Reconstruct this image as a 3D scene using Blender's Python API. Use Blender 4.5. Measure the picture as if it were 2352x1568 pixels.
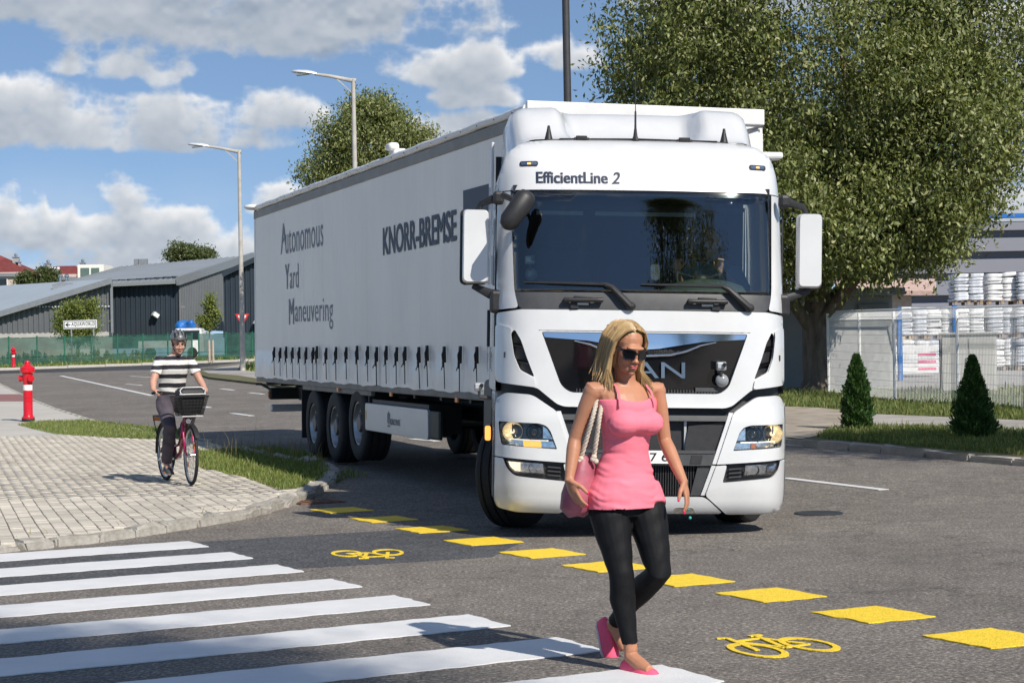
import bpy, bmesh, math, random
import numpy as np
from mathutils import Vector, Matrix, Euler
from mathutils.geometry import delaunay_2d_cdt

for o in list(bpy.data.objects): bpy.data.objects.remove(o)
random.seed(7); RNG = np.random.default_rng(7)
SC = bpy.context.scene
COL = SC.collection
R = math.radians

# ------------------------------------------------------------------ camera
FPX, CU, CV = 4250.0, 1176.0, 784.0          # focal length and centre on a 2352 x 1568 grid
CAM_H, PITCH, ROLL = 1.55, 0.00635, 0.019
C_F = Vector((0, math.cos(PITCH), math.sin(PITCH)))
_u0 = Vector((0, -math.sin(PITCH), math.cos(PITCH))); _r0 = Vector((1, 0, 0))
C_R = _r0 * math.cos(ROLL) - _u0 * math.sin(ROLL)
C_U = _u0 * math.cos(ROLL) + _r0 * math.sin(ROLL)
cam = bpy.data.cameras.new('camera'); cam.sensor_width = 36; cam.lens = 36 * FPX / 2352
SC.cycles.max_bounces = 7; SC.cycles.diffuse_bounces = 3; SC.cycles.glossy_bounces = 4; SC.cycles.transparent_max_bounces = 10; SC.cycles.transmission_bounces = 4
cam.clip_start = 0.1; cam.clip_end = 9000
camo = bpy.data.objects.new('camera', cam); COL.objects.link(camo)
m = Matrix((C_R, C_U, -C_F)).transposed().to_4x4(); m.translation = (0, 0, CAM_H)
camo.matrix_world = m
SC.camera = camo
CAMP = Vector((0, 0, CAM_H))

# ------------------------------------------------------------------ sky, sun, exposure
SUN = Vector((0.655, -0.97, 1.0)).normalized()
SUN_EL = math.asin(SUN.z); SUN_AZ = math.atan2(SUN.x, SUN.y)
sl = bpy.data.lights.new('sun', 'SUN'); sl.energy = 4.7; sl.angle = R(0.53); sl.color = (1.0, 0.94, 0.85)
slo = bpy.data.objects.new('sun', sl); COL.objects.link(slo)
slo.rotation_euler = SUN.to_track_quat('Z', 'Y').to_euler(); slo.location = (20, -30, 40)
SC.view_settings.view_transform = 'Standard'; SC.view_settings.look = 'None'
SC.view_settings.exposure = 0.22; SC.view_settings.gamma = 1.0
SC.view_settings.use_curve_mapping = False

def vnoise(h, w, cell, rng, wrap=False, cy=None):
    """smooth value noise, cell size in pixels"""
    cy = cy or cell; ny = int(h / cy) + 4; nx = max(3, int(round(w / cell))) if wrap else int(w / cell) + 4
    g = rng.uniform(-1, 1, (ny, nx)); y = np.arange(h) / cy; x = np.arange(w) * (nx / w if wrap else 1 / cell)
    iy = y.astype(int); ix = x.astype(int); fy = (y - iy)[:, None]; fx = (x - ix)[None]; fy = fy * fy * fy * (fy * (fy * 6 - 15) + 10); fx = fx * fx * fx * (fx * (fx * 6 - 15) + 10)
    x1 = (ix + 1) % nx if wrap else ix + 1; ix = ix % nx
    a = g[iy][:, ix]; b = g[iy][:, x1]; c = g[iy + 1][:, ix]; d = g[iy + 1][:, x1]
    return (a * (1 - fx) + b * fx) * (1 - fy) + (c * (1 - fx) + d * fx) * fy
def fbm(h, w, cell, oct_, rng, rough=.5, wrap=False, billow=False, asp=1.0):
    s = np.zeros((h, w)); a = 1.0; t = 0.0
    for _ in range(oct_):
        n = vnoise(h, w, cell, rng, wrap, cell * asp); s += a * ((1 - 2 * np.abs(n)) if billow else n); t += a; a *= rough; cell = max(2.0, cell / 2.03)
    return s / t
def light_clouds(D, up, k=.055, lean=.25):
    """thickness field -> (alpha, brightness): light comes from above, so undersides lie in the cloud's own shade"""
    T = np.clip(D, 0, 1.3); S = np.zeros_like(T); st = up / 14.0
    for i in range(1, 26):
        dy = int(round(i * st)); dx = int(round(i * st * lean)); w_ = np.exp(-i / 9.0)
        sh = np.zeros_like(T)
        if dy < T.shape[0]: sh[dy:] = T[:T.shape[0] - dy] if dy else T
        sh = np.roll(sh, -dx, 1); S += w_ * sh
    t = np.clip((D + .10) / .74, 0, 1); return t * t * (3 - 2 * t), np.exp(-k * 3.1 * S)
def clouds_in_view(sc=1.9):
    rng = np.random.default_rng(11); u0, v0, u1, v1 = -500.0, -520.0, 2850.0, 860.0
    w = int((u1 - u0) / sc); h = int((v1 - v0) / sc); U = (np.arange(w) * sc + u0)[None]; V = (np.arange(h) * sc + v0)[:, None]
    f1 = fbm(h, w, 150 / sc, 7, rng, .55, asp=.7); f2 = fbm(h, w, 60 / sc, 5, rng, .55, billow=True, asp=.85); f3 = fbm(h, w, 330 / sc, 4, rng, .5, asp=.5)
    Uw = U + 26 * fbm(h, w, 90 / sc, 4, rng, .5); Vw = V + 16 * fbm(h, w, 90 / sc, 4, rng, .5)
    B = [(60, -190, 1160, 124, 1.2, .55), (-560, -140, 420, 66, 1.2, .1), (420, -120, 900, 118, .9, .8), (-560, 172, 345, 338, 1.25, 0), (280, 208, 600, 345, 1.1, .12), (500, 198, 765, 300, 1.2, 0), (190, 262, 790, 350, .9, .15), (885, 84, 1210, 206, 1.35, 0), (1005, 184, 1205, 252, 1.0, 0), (262, 112, 462, 186, .55, .05), (142, 126, 228, 170, .45, .05), (940, 252, 1165, 335, 1.0, 0),
         (-560, 380, 130, 520, .85, .12), (190, 384, 390, 470, .85, 0), (-560, 440, 330, 560, 1.0, .08), (200, 430, 560, 560, 1.15, 0), (560, 392, 760, 500, 1.1, 0), (240, 505, 760, 640, 1.0, .1), (-560, 545, 300, 690, .75, .2), (560, 600, 1200, 760, .7, .1), (1235, 66, 1420, 165, 1.0, 0), (1500, -140, 2240, 70, 1.0, .2), (2080, 40, 2700, 330, 1.1, .05), (1380, 230, 2000, 420, .9, 0), (1900, 420, 2850, 600, .9, .1), (1200, 470, 1800, 640, .8, 0), (-560, -520, 400, -240, 1.0, .1), (900, -520, 1700, -200, 1.1, .15), (1900, -480, 2850, -180, 1.0, .1)]
    D = np.full((h, w), -2.0); G_ = np.zeros((h, w)); Wt = np.full((h, w), 1e-4)
    for (a, b, c, d, wt, gr) in B:
        uc = (a + c) / 2; vb = b + (d - b) * .70; dx = (Uw - uc) / ((c - a) / 2); dy = Vw - vb
        q = dx * dx + np.where(dy < 0, (dy / (vb - b)) ** 2, (dy / (d - vb)) ** 2)
        di = (1 - q) * wt; D = np.maximum(D, di) + .12 * np.exp(-((D - di) / .3) ** 2) * (np.minimum(D, di) > -.6)
        wi = np.clip(di + .35, 0, 2) ** 2; G_ += wi * gr; Wt += wi
    D = np.clip(D, -1.4, 1.0) * .86 + f1 * 1.0 + f2 * .34 + f3 * .12 - .02
    al, br = light_clouds(D, 74 / sc, .115)
    fl_ = fbm(h, w, 64 / sc, 3, rng, .5, asp=.8); gz_ = np.zeros_like(fl_); sft = int(16 / sc); gz_[sft:] = fl_[sft:] - fl_[:-sft]; gz_ = gz_ / (np.std(gz_) + 1e-6) * np.clip(.6 + f3, .2, 1)
    br = br * (1 - np.clip(G_ / Wt, 0, 1) * .62) + .065 * np.clip(gz_, -2.2, 2.2) + .20 * f1 + .2
    haze = np.clip((V - 330) / 420, 0, 1) * np.clip(.5 + f3 * 1.0, 0, 1) * .62
    br = np.where(al < haze, br * .4 + .42, br); al = np.maximum(al * .97, haze)
    return np.clip(al, 0, 1), np.clip(br, 0, 1), (u0, v0, u1, v1)
def clouds_all_round(h=512, w=2048):
    rng = np.random.default_rng(11); el = np.linspace(-8, 90, h)[::-1][:, None]
    f1 = fbm(h, w, 120, 7, rng, .55, True, asp=.55); f2 = fbm(h, w, 44, 5, rng, .55, True, True, .7); f3 = fbm(h, w, 300, 3, rng, .5, True, asp=.4)
    D = f1 * 1.1 + f2 * .3 + f3 * .7 - .27
    al, br = light_clouds(D, 34, .10); return al * np.clip(el / 3, 0, 1) * .97, np.clip(br + .10 * f2 + .1, 0, 1)
def build_world():
    w = bpy.data.worlds.new('World'); SC.world = w; w.use_nodes = True
    nt = w.node_tree; N = nt.nodes; L = nt.links; N.clear()
    def nd(t, **k):
        n = N.new(t)
        for a, b in k.items(): setattr(n, a, b)
        return n
    def M(op, a, b=0.0, c=0.0, clamp=False):
        n = nd('ShaderNodeMath', operation=op, use_clamp=clamp)
        for x, s_ in zip((a, b, c), n.inputs):
            if isinstance(x, (int, float)): s_.default_value = x
            else: L.new(x, s_)
        return n.outputs[0]
    def pic(name, al, br):
        h, w_ = al.shape; px = np.ones((h, w_, 4), np.float32); px[..., 0] = br[::-1]; px[..., 1] = al[::-1]; px[..., 2] = 0
        im = bpy.data.images.new(name, w_, h, alpha=False, float_buffer=False); im.colorspace_settings.name = 'Non-Color'
        im.pixels.foreach_set(px.ravel()); im.update(); im.pack(); return im
    tc = nd('ShaderNodeTexCoord'); sep = nd('ShaderNodeSeparateXYZ'); L.new(tc.outputs['Generated'], sep.inputs[0])
    az = M('ARCTAN2', sep.outputs[0], sep.outputs[1]); el = M('ARCSINE', sep.outputs[2])
    def tex(im, xa, xb, ya, yb, ext):
        """azimuth / elevation (radians) xa..xb, ya..yb fill the picture"""
        x = M('DIVIDE', M('SUBTRACT', az, xa), xb - xa); y = M('DIVIDE', M('SUBTRACT', el, ya), yb - ya)
        cb = nd('ShaderNodeCombineXYZ'); L.new(x, cb.inputs[0]); L.new(y, cb.inputs[1])
        t = nd('ShaderNodeTexImage', extension=ext, interpolation='Cubic' if ext == 'CLIP' else 'Linear'); t.image = im; L.new(cb.outputs[0], t.inputs[0])
        s_ = nd('ShaderNodeSeparateColor'); L.new(t.outputs[0], s_.inputs[0]); return s_.outputs[1], s_.outputs[0], x, y
    al, br, (u0, v0, u1, v1) = clouds_in_view(); a2, b2 = clouds_all_round()
    aA, bA, xA, yA = tex(pic('clouds_ahead', al, br), (u0 - CU) / FPX, (u1 - CU) / FPX, (811 - v1) / FPX, (811 - v0) / FPX, 'CLIP')
    aB, bB, _, _ = tex(pic('clouds_around', a2, b2), -math.pi, math.pi, R(-8), R(90), 'EXTEND')
    def edge(t, w_):
        return M('MULTIPLY', M('DIVIDE', t, w_, clamp=True), M('DIVIDE', M('SUBTRACT', 1.0, t), w_, clamp=True))
    def edge2(t, w_): return M('DIVIDE', M('SUBTRACT', 1.0, t), w_, clamp=True)
    k = M('MULTIPLY', edge(xA, .09), edge2(yA, .18))
    def mixv(f, a, b): return M('ADD', M('MULTIPLY', a, M('SUBTRACT', 1.0, f)), M('MULTIPLY', b, f))
    alpha = mixv(k, aB, aA); lit = mixv(k, bB, bA)
    alpha = M('MULTIPLY', alpha, M('DIVIDE', M('ADD', el, .01), .02, clamp=True))
    ccol = nd('ShaderNodeMix', data_type='RGBA'); L.new(lit, ccol.inputs[0])
    ccol.inputs[6].default_value = (0.27, 0.34, 0.44, 1); ccol.inputs[7].default_value = (0.90, 0.905, 0.91, 1)
    sky = nd('ShaderNodeTexSky', sky_type='NISHITA'); sky.sun_disc = False
    sky.sun_elevation = SUN_EL; sky.sun_rotation = SUN_AZ; sky.altitude = 0; sky.air_density = 1.0; sky.dust_density = 0.0; sky.ozone_density = 3.0
    # the air near the horizon is clear here: look up the sky a few degrees higher
    va = nd('ShaderNodeVectorMath', operation='ADD'); va.inputs[1].default_value = (0, 0, .13); L.new(tc.outputs['Generated'], va.inputs[0])
    vn = nd('ShaderNodeVectorMath', operation='NORMALIZE'); L.new(va.outputs[0], vn.inputs[0]); L.new(vn.outputs[0], sky.inputs[0])
    bg = nd('ShaderNodeBackground'); L.new(sky.outputs[0], bg.inputs[0]); bg.inputs[1].default_value = 0.10
    bc = nd('ShaderNodeBackground'); L.new(ccol.outputs[2], bc.inputs[0]); bc.inputs[1].default_value = 0.86
    mx = nd('ShaderNodeMixShader'); L.new(alpha, mx.inputs[0]); L.new(bg.outputs[0], mx.inputs[1]); L.new(bc.outputs[0], mx.inputs[2])
    out = nd('ShaderNodeOutputWorld'); L.new(mx.outputs[0], out.inputs[0])
    w.cycles.sampling_method = 'MANUAL'; w.cycles.sample_map_resolution = 512
build_world()

# ------------------------------------------------------------------ helpers
def terrain(y):
    t = (min(y, 135.0) - 24.0) / 3.0
    return 0.0155 * 3.0 * (math.log1p(math.exp(t)) if t < 30 else t)
def ray(u, v): return C_F + C_R * ((u - CU) / FPX) + C_U * ((CV - v) / FPX)
def P(u, v, y):
    d = ray(u, v); return CAMP + d * (y / d.y)
def G(u, v, dz=0.0):
    d = ray(u, v); t = 2.0; pt = None
    while t < 600:
        q = CAMP + d * t
        if q.z <= terrain(q.y) + dz: break
        t += 0.5
    lo, hi = t - 0.5, t
    for _ in range(30):
        mi = (lo + hi) / 2; q = CAMP + d * mi
        if q.z <= terrain(q.y) + dz: hi = mi
        else: lo = mi
    return CAMP + d * hi
def gz(p, dz=0.0): return Vector((p[0], p[1], terrain(p[1]) + dz))

def tag(o, label=None, cat=None, group=None, kind=None):
    if label: o['label'] = label
    if cat: o['category'] = cat
    if group: o['group'] = group
    if kind: o['kind'] = kind
    return o
def empty(name, loc, rz=0.0, label=None, cat=None, group=None):
    o = bpy.data.objects.new(name, None); COL.objects.link(o); o.location = loc; o.rotation_euler = (0, 0, rz)
    o.empty_display_size = 0.2
    return tag(o, label, cat, group)
def link(name, me, mats=None, parent=None):
    o = bpy.data.objects.new(name, me); COL.objects.link(o)
    if mats is not None and len(me.materials) == 0:
        for m_ in (mats if isinstance(mats, (list, tuple)) else [mats]): me.materials.append(m_)
    if parent: o.parent = parent
    return o
def copy_tree(o, parent=None):
    c = o.copy(); COL.objects.link(c); c.parent = parent
    for ch in o.children: copy_tree(ch, c)
    return c
def smooth(me, ang=None):
    me.polygons.foreach_set('use_smooth', [True] * len(me.polygons))
    if ang is not None: me.set_sharp_from_angle(angle=R(ang))
    me.update()

class MB:
    def __init__(s): s.v = []; s.f = []; s.mi = []; s.cur = 0
    def add(s, vs, fs):
        b = len(s.v); s.v += [tuple(q) for q in vs]; s.f += [tuple(i + b for i in f) for f in fs]; s.mi += [s.cur] * len(fs); return s
    def box(s, c, d, rot=None, taper=1.0):
        vs = []
        for z in (-.5, .5):
            k = 1.0 if z < 0 else taper
            for x, y in ((-.5, -.5), (.5, -.5), (.5, .5), (-.5, .5)): vs.append(Vector((x * d[0] * k, y * d[1] * k, z * d[2])))
        if rot is not None:
            M_ = rot if isinstance(rot, Matrix) else Euler(rot).to_matrix()
            vs = [M_ @ q for q in vs]
        c = Vector(c); return s.add([q + c for q in vs], [(3, 2, 1, 0), (4, 5, 6, 7), (0, 1, 5, 4), (1, 2, 6, 5), (2, 3, 7, 6), (3, 0, 4, 7)])
    def beam(s, p, q, w, h, up=(0, 0, 1)):
        p, q = Vector(p), Vector(q); d = (q - p); L_ = d.length; d.normalize()
        x = d.cross(Vector(up));
        if x.length < 1e-4: x = d.cross(Vector((1, 0, 0)))
        x.normalize(); z = x.cross(d)
        M_ = Matrix((x, d, z)).transposed(); return s.box((p + q) / 2, (w, L_, h), M_)
    def tube(s, pts, rad, n=8, cap=True, flat=None, closed=False):
        """swept tube; rad number or list of r or (rx, ry); flat: reference direction for rx"""
        pts = [Vector(q) for q in pts]; k = len(pts)
        rs = rad if isinstance(rad, (list, tuple)) and not (len(rad) == 2 and k != 2 and not isinstance(rad[0], (list, tuple)) and False) else [rad] * k
        T = []
        for i in range(k):
            a = pts[(i - 1) % k] if closed or i > 0 else pts[0]; b = pts[(i + 1) % k] if closed or i < k - 1 else pts[-1]
            t = b - a; t.normalize() if t.length > 0 else None; T.append(t)
        ref = Vector(flat) if flat is not None else (Vector((0, 0, 1)) if abs(T[0].z) < .9 else Vector((1, 0, 0)))
        vs = []
        x = None
        for i in range(k):
            t = T[i]
            if flat is not None: x = ref - t * ref.dot(t)
            elif x is None: x = ref - t * ref.dot(t)
            else: x = x - t * x.dot(t)
            if x.length < 1e-6: x = t.orthogonal()
            x.normalize(); y = t.cross(x)
            r = rs[i]; rx, ry = (r if isinstance(r, (list, tuple)) else (r, r))
            for j in range(n):
                a = 2 * math.pi * j / n; vs.append(pts[i] + x * (rx * math.cos(a)) + y * (ry * math.sin(a)))
        fs = []
        for i in range(k if closed else k - 1):
            for j in range(n):
                a = i * n + j; b = i * n + (j + 1) % n; i2 = (i + 1) % k
                fs.append((a, b, i2 * n + (j + 1) % n, i2 * n + j))
        if cap and not closed:
            fs.append(tuple(range(n - 1, -1, -1))); fs.append(tuple((k - 1) * n + j for j in range(n)))
        return s.add(vs, fs)
    def lathe(s, prof, n=24, axis='Z', c=(0, 0, 0), a0=0, a1=2 * math.pi):
        full = abs(a1 - a0 - 2 * math.pi) < 1e-6; m_ = n if full else n + 1; vs = []
        for r, h in prof:
            for j in range(m_):
                a = a0 + (a1 - a0) * j / n; x, y = r * math.cos(a), r * math.sin(a)
                q = {'Z': (x, y, h), 'X': (h, x, y), 'Y': (x, h, y)}[axis]
                vs.append((q[0] + c[0], q[1] + c[1], q[2] + c[2]))
        fs = []
        for i in range(len(prof) - 1):
            for j in range(n):
                j2 = (j + 1) % m_
                fs.append((i * m_ + j, i * m_ + j2, (i + 1) * m_ + j2, (i + 1) * m_ + j))
        return s.add(vs, fs)
    def sphere(s, c, r, n=12, m_=8):
        rx, ry, rz = r if isinstance(r, (list, tuple)) else (r, r, r); vs = []; fs = []
        for i in range(m_ + 1):
            th = math.pi * i / m_
            for j in range(n):
                a = 2 * math.pi * j / n
                vs.append((c[0] + rx * math.sin(th) * math.cos(a), c[1] + ry * math.sin(th) * math.sin(a), c[2] + rz * math.cos(th)))
        for i in range(m_):
            for j in range(n): fs.append((i * n + j, (i + 1) * n + j, (i + 1) * n + (j + 1) % n, i * n + (j + 1) % n))
        return s.add(vs, fs)
    def loft(s, rings, closed=True, cap=True):
        n = len(rings[0]); vs = [q for r_ in rings for q in r_]; fs = []
        for i in range(len(rings) - 1):
            for j in range(n if closed else n - 1):
                fs.append((i * n + j, i * n + (j + 1) % n, (i + 1) * n + (j + 1) % n, (i + 1) * n + j))
        if cap and closed: fs.append(tuple(range(n - 1, -1, -1))); fs.append(tuple((len(rings) - 1) * n + j for j in range(n)))
        return s.add(vs, fs)
    def prism(s, poly, a, b, f):
        """poly 2D; f(x, y, h) -> 3D; h from a to b"""
        n = len(poly); vs = [f(x, y, a) for x, y in poly] + [f(x, y, b) for x, y in poly]
        fs = [tuple(range(n - 1, -1, -1)), tuple(range(n, 2 * n))] + [(j, (j + 1) % n, n + (j + 1) % n, n + j) for j in range(n)]
        return s.add(vs, fs)
    def mesh(s, name, sm=None, bevel=0.0, seg=2, weld=False):
        me = bpy.data.meshes.new(name); me.from_pydata(s.v, [], s.f); me.update()
        if any(s.mi): me.polygons.foreach_set('material_index', s.mi)
        bm = bmesh.new(); bm.from_mesh(me)
        if weld: bmesh.ops.remove_doubles(bm, verts=bm.verts, dist=1e-5)
        bmesh.ops.recalc_face_normals(bm, faces=bm.faces)
        if bevel > 0:
            es = [e for e in bm.edges if len(e.link_faces) == 2 and e.calc_face_angle(0) > R(35)]
            bmesh.ops.bevel(bm, geom=es, offset=bevel, segments=seg, affect='EDGES', profile=.5, clamp_overlap=True)
        bm.to_mesh(me); bm.free()
        if sm is not None: smooth(me, sm)
        return me
    def build(s, name, mat, parent=None, sm=None, bevel=0.0, seg=2, weld=False):
        return link(name, s.mesh(name, sm, bevel, seg, weld), mat, parent)

def cdt(poly, holes=(), step=0.0, grid=None):
    """triangulate a polygon with holes, with inner grid points -> (pts2d, tris, loops)"""
    pts = []; edges = []; loops = []
    for lp in [poly] + list(holes):
        dense = []
        for i in range(len(lp)):
            a = Vector(lp[i]); b = Vector(lp[(i + 1) % len(lp)]); k = max(1, int((b - a).length / step)) if step else 1
            for j in range(k): dense.append(a + (b - a) * j / k)
        b0 = len(pts); pts += dense; n = len(dense)
        edges += [(b0 + i, b0 + (i + 1) % n) for i in range(n)]; loops.append((b0, n))
    if step:
        xs = [q[0] for q in poly]; ys = [q[1] for q in poly]; g = grid or step
        gx = np.arange(min(xs) + g * .37, max(xs), g); gy = np.arange(min(ys) + g * .41, max(ys), g)
        L_ = [np.array([tuple(q) for q in pts[b0:b0 + n]]) for b0, n in loops]
        X, Y = np.meshgrid(gx, gy); X = X.ravel(); Y = Y.ravel()
        ins = inside(L_[0], X, Y)
        for h in L_[1:]: ins &= ~inside(h, X, Y)
        X = X[ins]; Y = Y[ins]
        if len(X):
            allb = np.concatenate(L_)
            keep = np.array([np.min((allb[:, 0] - x) ** 2 + (allb[:, 1] - y) ** 2) > (g * .3) ** 2 for x, y in zip(X, Y)])
            pts += [Vector((x, y)) for x, y in zip(X[keep], Y[keep])]
    r_ = delaunay_2d_cdt([Vector((q[0], q[1])) for q in pts], edges, [], 1, 1e-6)
    P2, tr = r_[0], r_[2]
    if holes:
        cx = np.array([sum(P2[i].x for i in t) / len(t) for t in tr]); cy = np.array([sum(P2[i].y for i in t) / len(t) for t in tr])
        ok = np.ones(len(tr), bool)
        for h in holes: ok &= ~inside(h, cx, cy)
        tr = [t for t, k in zip(tr, ok) if k]
    return P2, tr, r_[1], r_[3]
def inside(poly, X, Y):
    c = np.zeros(len(X), bool); n = len(poly); j = n - 1
    for i in range(n):
        xi, yi = poly[i][0], poly[i][1]; xj, yj = poly[j][0], poly[j][1]
        t = ((yi > Y) != (yj > Y)) & (X < (xj - xi) * (Y - yi) / ((yj - yi) or 1e-12) + xi)
        c ^= t; j = i
    return c
def patch_mesh(name, poly, f, d0, d1, holes=(), step=.05, sm=40):
    """sheet with thickness: f(x, y, d) -> 3D, front face at d0, rim back to d1"""
    pts, tris, _, _ = cdt(poly, holes, step)
    n = len(pts); vs = [f(q[0], q[1], d0) for q in pts]
    from collections import Counter
    ec = Counter(); eo = {}
    for t in tris:
        for i in range(len(t)):
            a, b = t[i], t[(i + 1) % len(t)]; k = (min(a, b), max(a, b)); ec[k] += 1; eo[k] = (a, b)
    fs = [tuple(t) for t in tris]; bd = {}
    for k, c in ec.items():
        if c == 1:
            a, b = eo[k]
            for q in (a, b):
                if q not in bd: bd[q] = len(vs); vs.append(f(pts[q][0], pts[q][1], d1))
            fs.append((b, a, bd[a], bd[b]))
    me = bpy.data.meshes.new(name); me.from_pydata([tuple(q) for q in vs], [], fs); me.update()
    bm = bmesh.new(); bm.from_mesh(me); bmesh.ops.recalc_face_normals(bm, faces=bm.faces)
    bm.to_mesh(me); bm.free()
    if sm is not None: smooth(me, sm)
    return me
def rounded(poly, r, n=4):
    out = []; k = len(poly); rr = r if isinstance(r, (list, tuple)) else [r] * k
    for i in range(k):
        p0, p1, p2 = Vector(poly[i - 1]), Vector(poly[i]), Vector(poly[(i + 1) % k])
        a = (p0 - p1); b = (p2 - p1); d = min(rr[i], a.length * .45, b.length * .45)
        if d < 1e-5: out.append(tuple(p1)); continue
        a.normalize(); b.normalize(); s_ = p1 + a * d; e = p1 + b * d
        for j in range(n + 1):
            t = j / n; q = s_ * (1 - t) ** 2 + p1 * 2 * t * (1 - t) + e * t * t; out.append((q.x, q.y))
    return out
def sheet(name, poly, dz, mat, step=0.0, skirt=0.0, parent=None, holes=(), jitter=0.0):
    """ground sheet following the terrain; poly in world x, y"""
    poly = [(q[0], q[1]) for q in poly]
    f = lambda x, y, d: Vector((x, y, terrain(y) + d))
    me = patch_mesh(name, poly, f, dz, dz - skirt if skirt else dz - .002, holes, step or 3.0, None)
    # keep normals up
    bm = bmesh.new(); bm.from_mesh(me)
    for fc in bm.faces:
        if abs(fc.normal.z) > .5 and fc.normal.z < 0: fc.normal_flip()
    bm.to_mesh(me); bm.free()
    me.polygons.foreach_set('use_smooth', [False] * len(me.polygons))
    return link(name, me, mat, parent)
def evaluated(o):
    dg = bpy.context.evaluated_depsgraph_get(); dg.update()
    return bpy.data.meshes.new_from_object(o.evaluated_get(dg))
def remesh(me, vox, sm_iter=4, sm_f=.5):
    o = bpy.data.objects.new('tmp', me); COL.objects.link(o)
    r_ = o.modifiers.new('r', 'REMESH'); r_.mode = 'VOXEL'; r_.voxel_size = vox; r_.adaptivity = 0
    if sm_iter:
        s_ = o.modifiers.new('s', 'SMOOTH'); s_.factor = sm_f; s_.iterations = sm_iter
    out = evaluated(o); bpy.data.objects.remove(o); smooth(out); return out
def text_polys(txt, size=1.0, bold=0.0, shear=0.0, spacing=1.0):
    cu = bpy.data.curves.new('t', 'FONT'); cu.body = txt; cu.size = size; cu.offset = bold; cu.shear = shear
    cu.space_character = spacing; cu.resolution_u = 4; cu.fill_mode = 'FRONT'; cu.extrude = 0
    o = bpy.data.objects.new('t', cu); COL.objects.link(o); me = evaluated(o)
    bpy.data.objects.remove(o); bpy.data.curves.remove(cu)
    vs = [Vector(v_.co) for v_ in me.vertices]; fs = [tuple(p_.vertices) for p_ in me.polygons]
    bpy.data.meshes.remove(me)
    x0 = min(q.x for q in vs); x1 = max(q.x for q in vs); y0 = min(q.y for q in vs); y1 = max(q.y for q in vs)
    return vs, fs, (x0, x1, y0, y1)
def text_mesh(name, txt, f, w=None, h=None, bold=0.0, shear=0.0, spacing=1.0):
    """flat lettering; f(s, t) maps metres right / up of the lower left corner to 3D; bold = stroke gain in em, laid on as thin films"""
    vs, fs, (x0, x1, y0, y1) = text_polys(txt, 1.0, 0.0, shear, spacing)
    x0 -= bold; x1 += bold; y0 -= bold * .5; y1 += bold * .5
    sx = w / (x1 - x0); sy = (h / (y1 - y0)) if h else sx
    o_ = Vector(f(0, 0)); nr = (Vector(f(.01, 0)) - o_).cross(Vector(f(0, .01)) - o_).normalized()
    V = []; Fc = []; k = 0
    for dx, dy in (((0, 0), (-1, .5), (1, .5), (-1, -.5), (1, -.5)) if bold > 0 else ((0, 0),)):
        b = len(V); V += [tuple(Vector(f((q.x + dx * bold - x0) * sx, (q.y + dy * bold - y0) * sy)) + nr * .0005 * k) for q in vs]; Fc += [tuple(i + b for i in t) for t in fs]; k += 1
    me = bpy.data.meshes.new(name); me.from_pydata(V, [], Fc); me.update(); return me

# ------------------------------------------------------------------ materials
MATS = {}
def mat(name, col, rough=.6, metal=0.0, var=.12, scale=6.0, bump=0.0, bscale=40.0, spec=.5, coat=0.0, emit=None, estr=0.0, trans=0.0, ior=1.45, alpha=1.0, col2=None, detail=4, coord='Object', stretch=None):
    if name in MATS: return MATS[name]
    m_ = bpy.data.materials.new(name); m_.use_nodes = True; nt = m_.node_tree; b = nt.nodes['Principled BSDF']
    b.inputs['Roughness'].default_value = rough; b.inputs['Metallic'].default_value = metal
    b.inputs['Specular IOR Level'].default_value = spec; b.inputs['Coat Weight'].default_value = coat; b.inputs['Coat Roughness'].default_value = .04
    b.inputs['Transmission Weight'].default_value = trans; b.inputs['IOR'].default_value = ior; b.inputs['Alpha'].default_value = alpha
    tc = nt.nodes.new('ShaderNodeTexCoord'); src = tc.outputs[coord]
    if stretch:
        mp = nt.nodes.new('ShaderNodeMapping'); mp.inputs['Scale'].default_value = stretch; nt.links.new(src, mp.inputs[0]); src = mp.outputs[0]
    n = nt.nodes.new('ShaderNodeTexNoise'); n.inputs['Scale'].default_value = scale; n.inputs['Detail'].default_value = detail; n.inputs['Roughness'].default_value = .6
    nt.links.new(src, n.inputs['Vector'])
    mr = nt.nodes.new('ShaderNodeMapRange'); mr.inputs[1].default_value = .3; mr.inputs[2].default_value = .7; nt.links.new(n.outputs[0], mr.inputs[0])
    mx = nt.nodes.new('ShaderNodeMix'); mx.data_type = 'RGBA'; nt.links.new(mr.outputs[0], mx.inputs[0])
    c1 = tuple(x * (1 - var) for x in col); c2 = col2 or tuple(min(1, x * (1 + var)) for x in col)
    mx.inputs[6].default_value = (*c1, 1); mx.inputs[7].default_value = (*c2, 1); nt.links.new(mx.outputs[2], b.inputs['Base Color'])
    if emit: b.inputs['Emission Color'].default_value = (*emit, 1); b.inputs['Emission Strength'].default_value = estr
    if bump:
        n2 = nt.nodes.new('ShaderNodeTexNoise'); n2.inputs['Scale'].default_value = bscale; n2.inputs['Detail'].default_value = 4; nt.links.new(src, n2.inputs['Vector'])
        bp = nt.nodes.new('ShaderNodeBump'); bp.inputs['Strength'].default_value = bump; bp.inputs['Distance'].default_value = .01
        nt.links.new(n2.outputs[0], bp.inputs['Height']); nt.links.new(bp.outputs[0], b.inputs['Normal'])
    MATS[name] = m_; return m_
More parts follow.
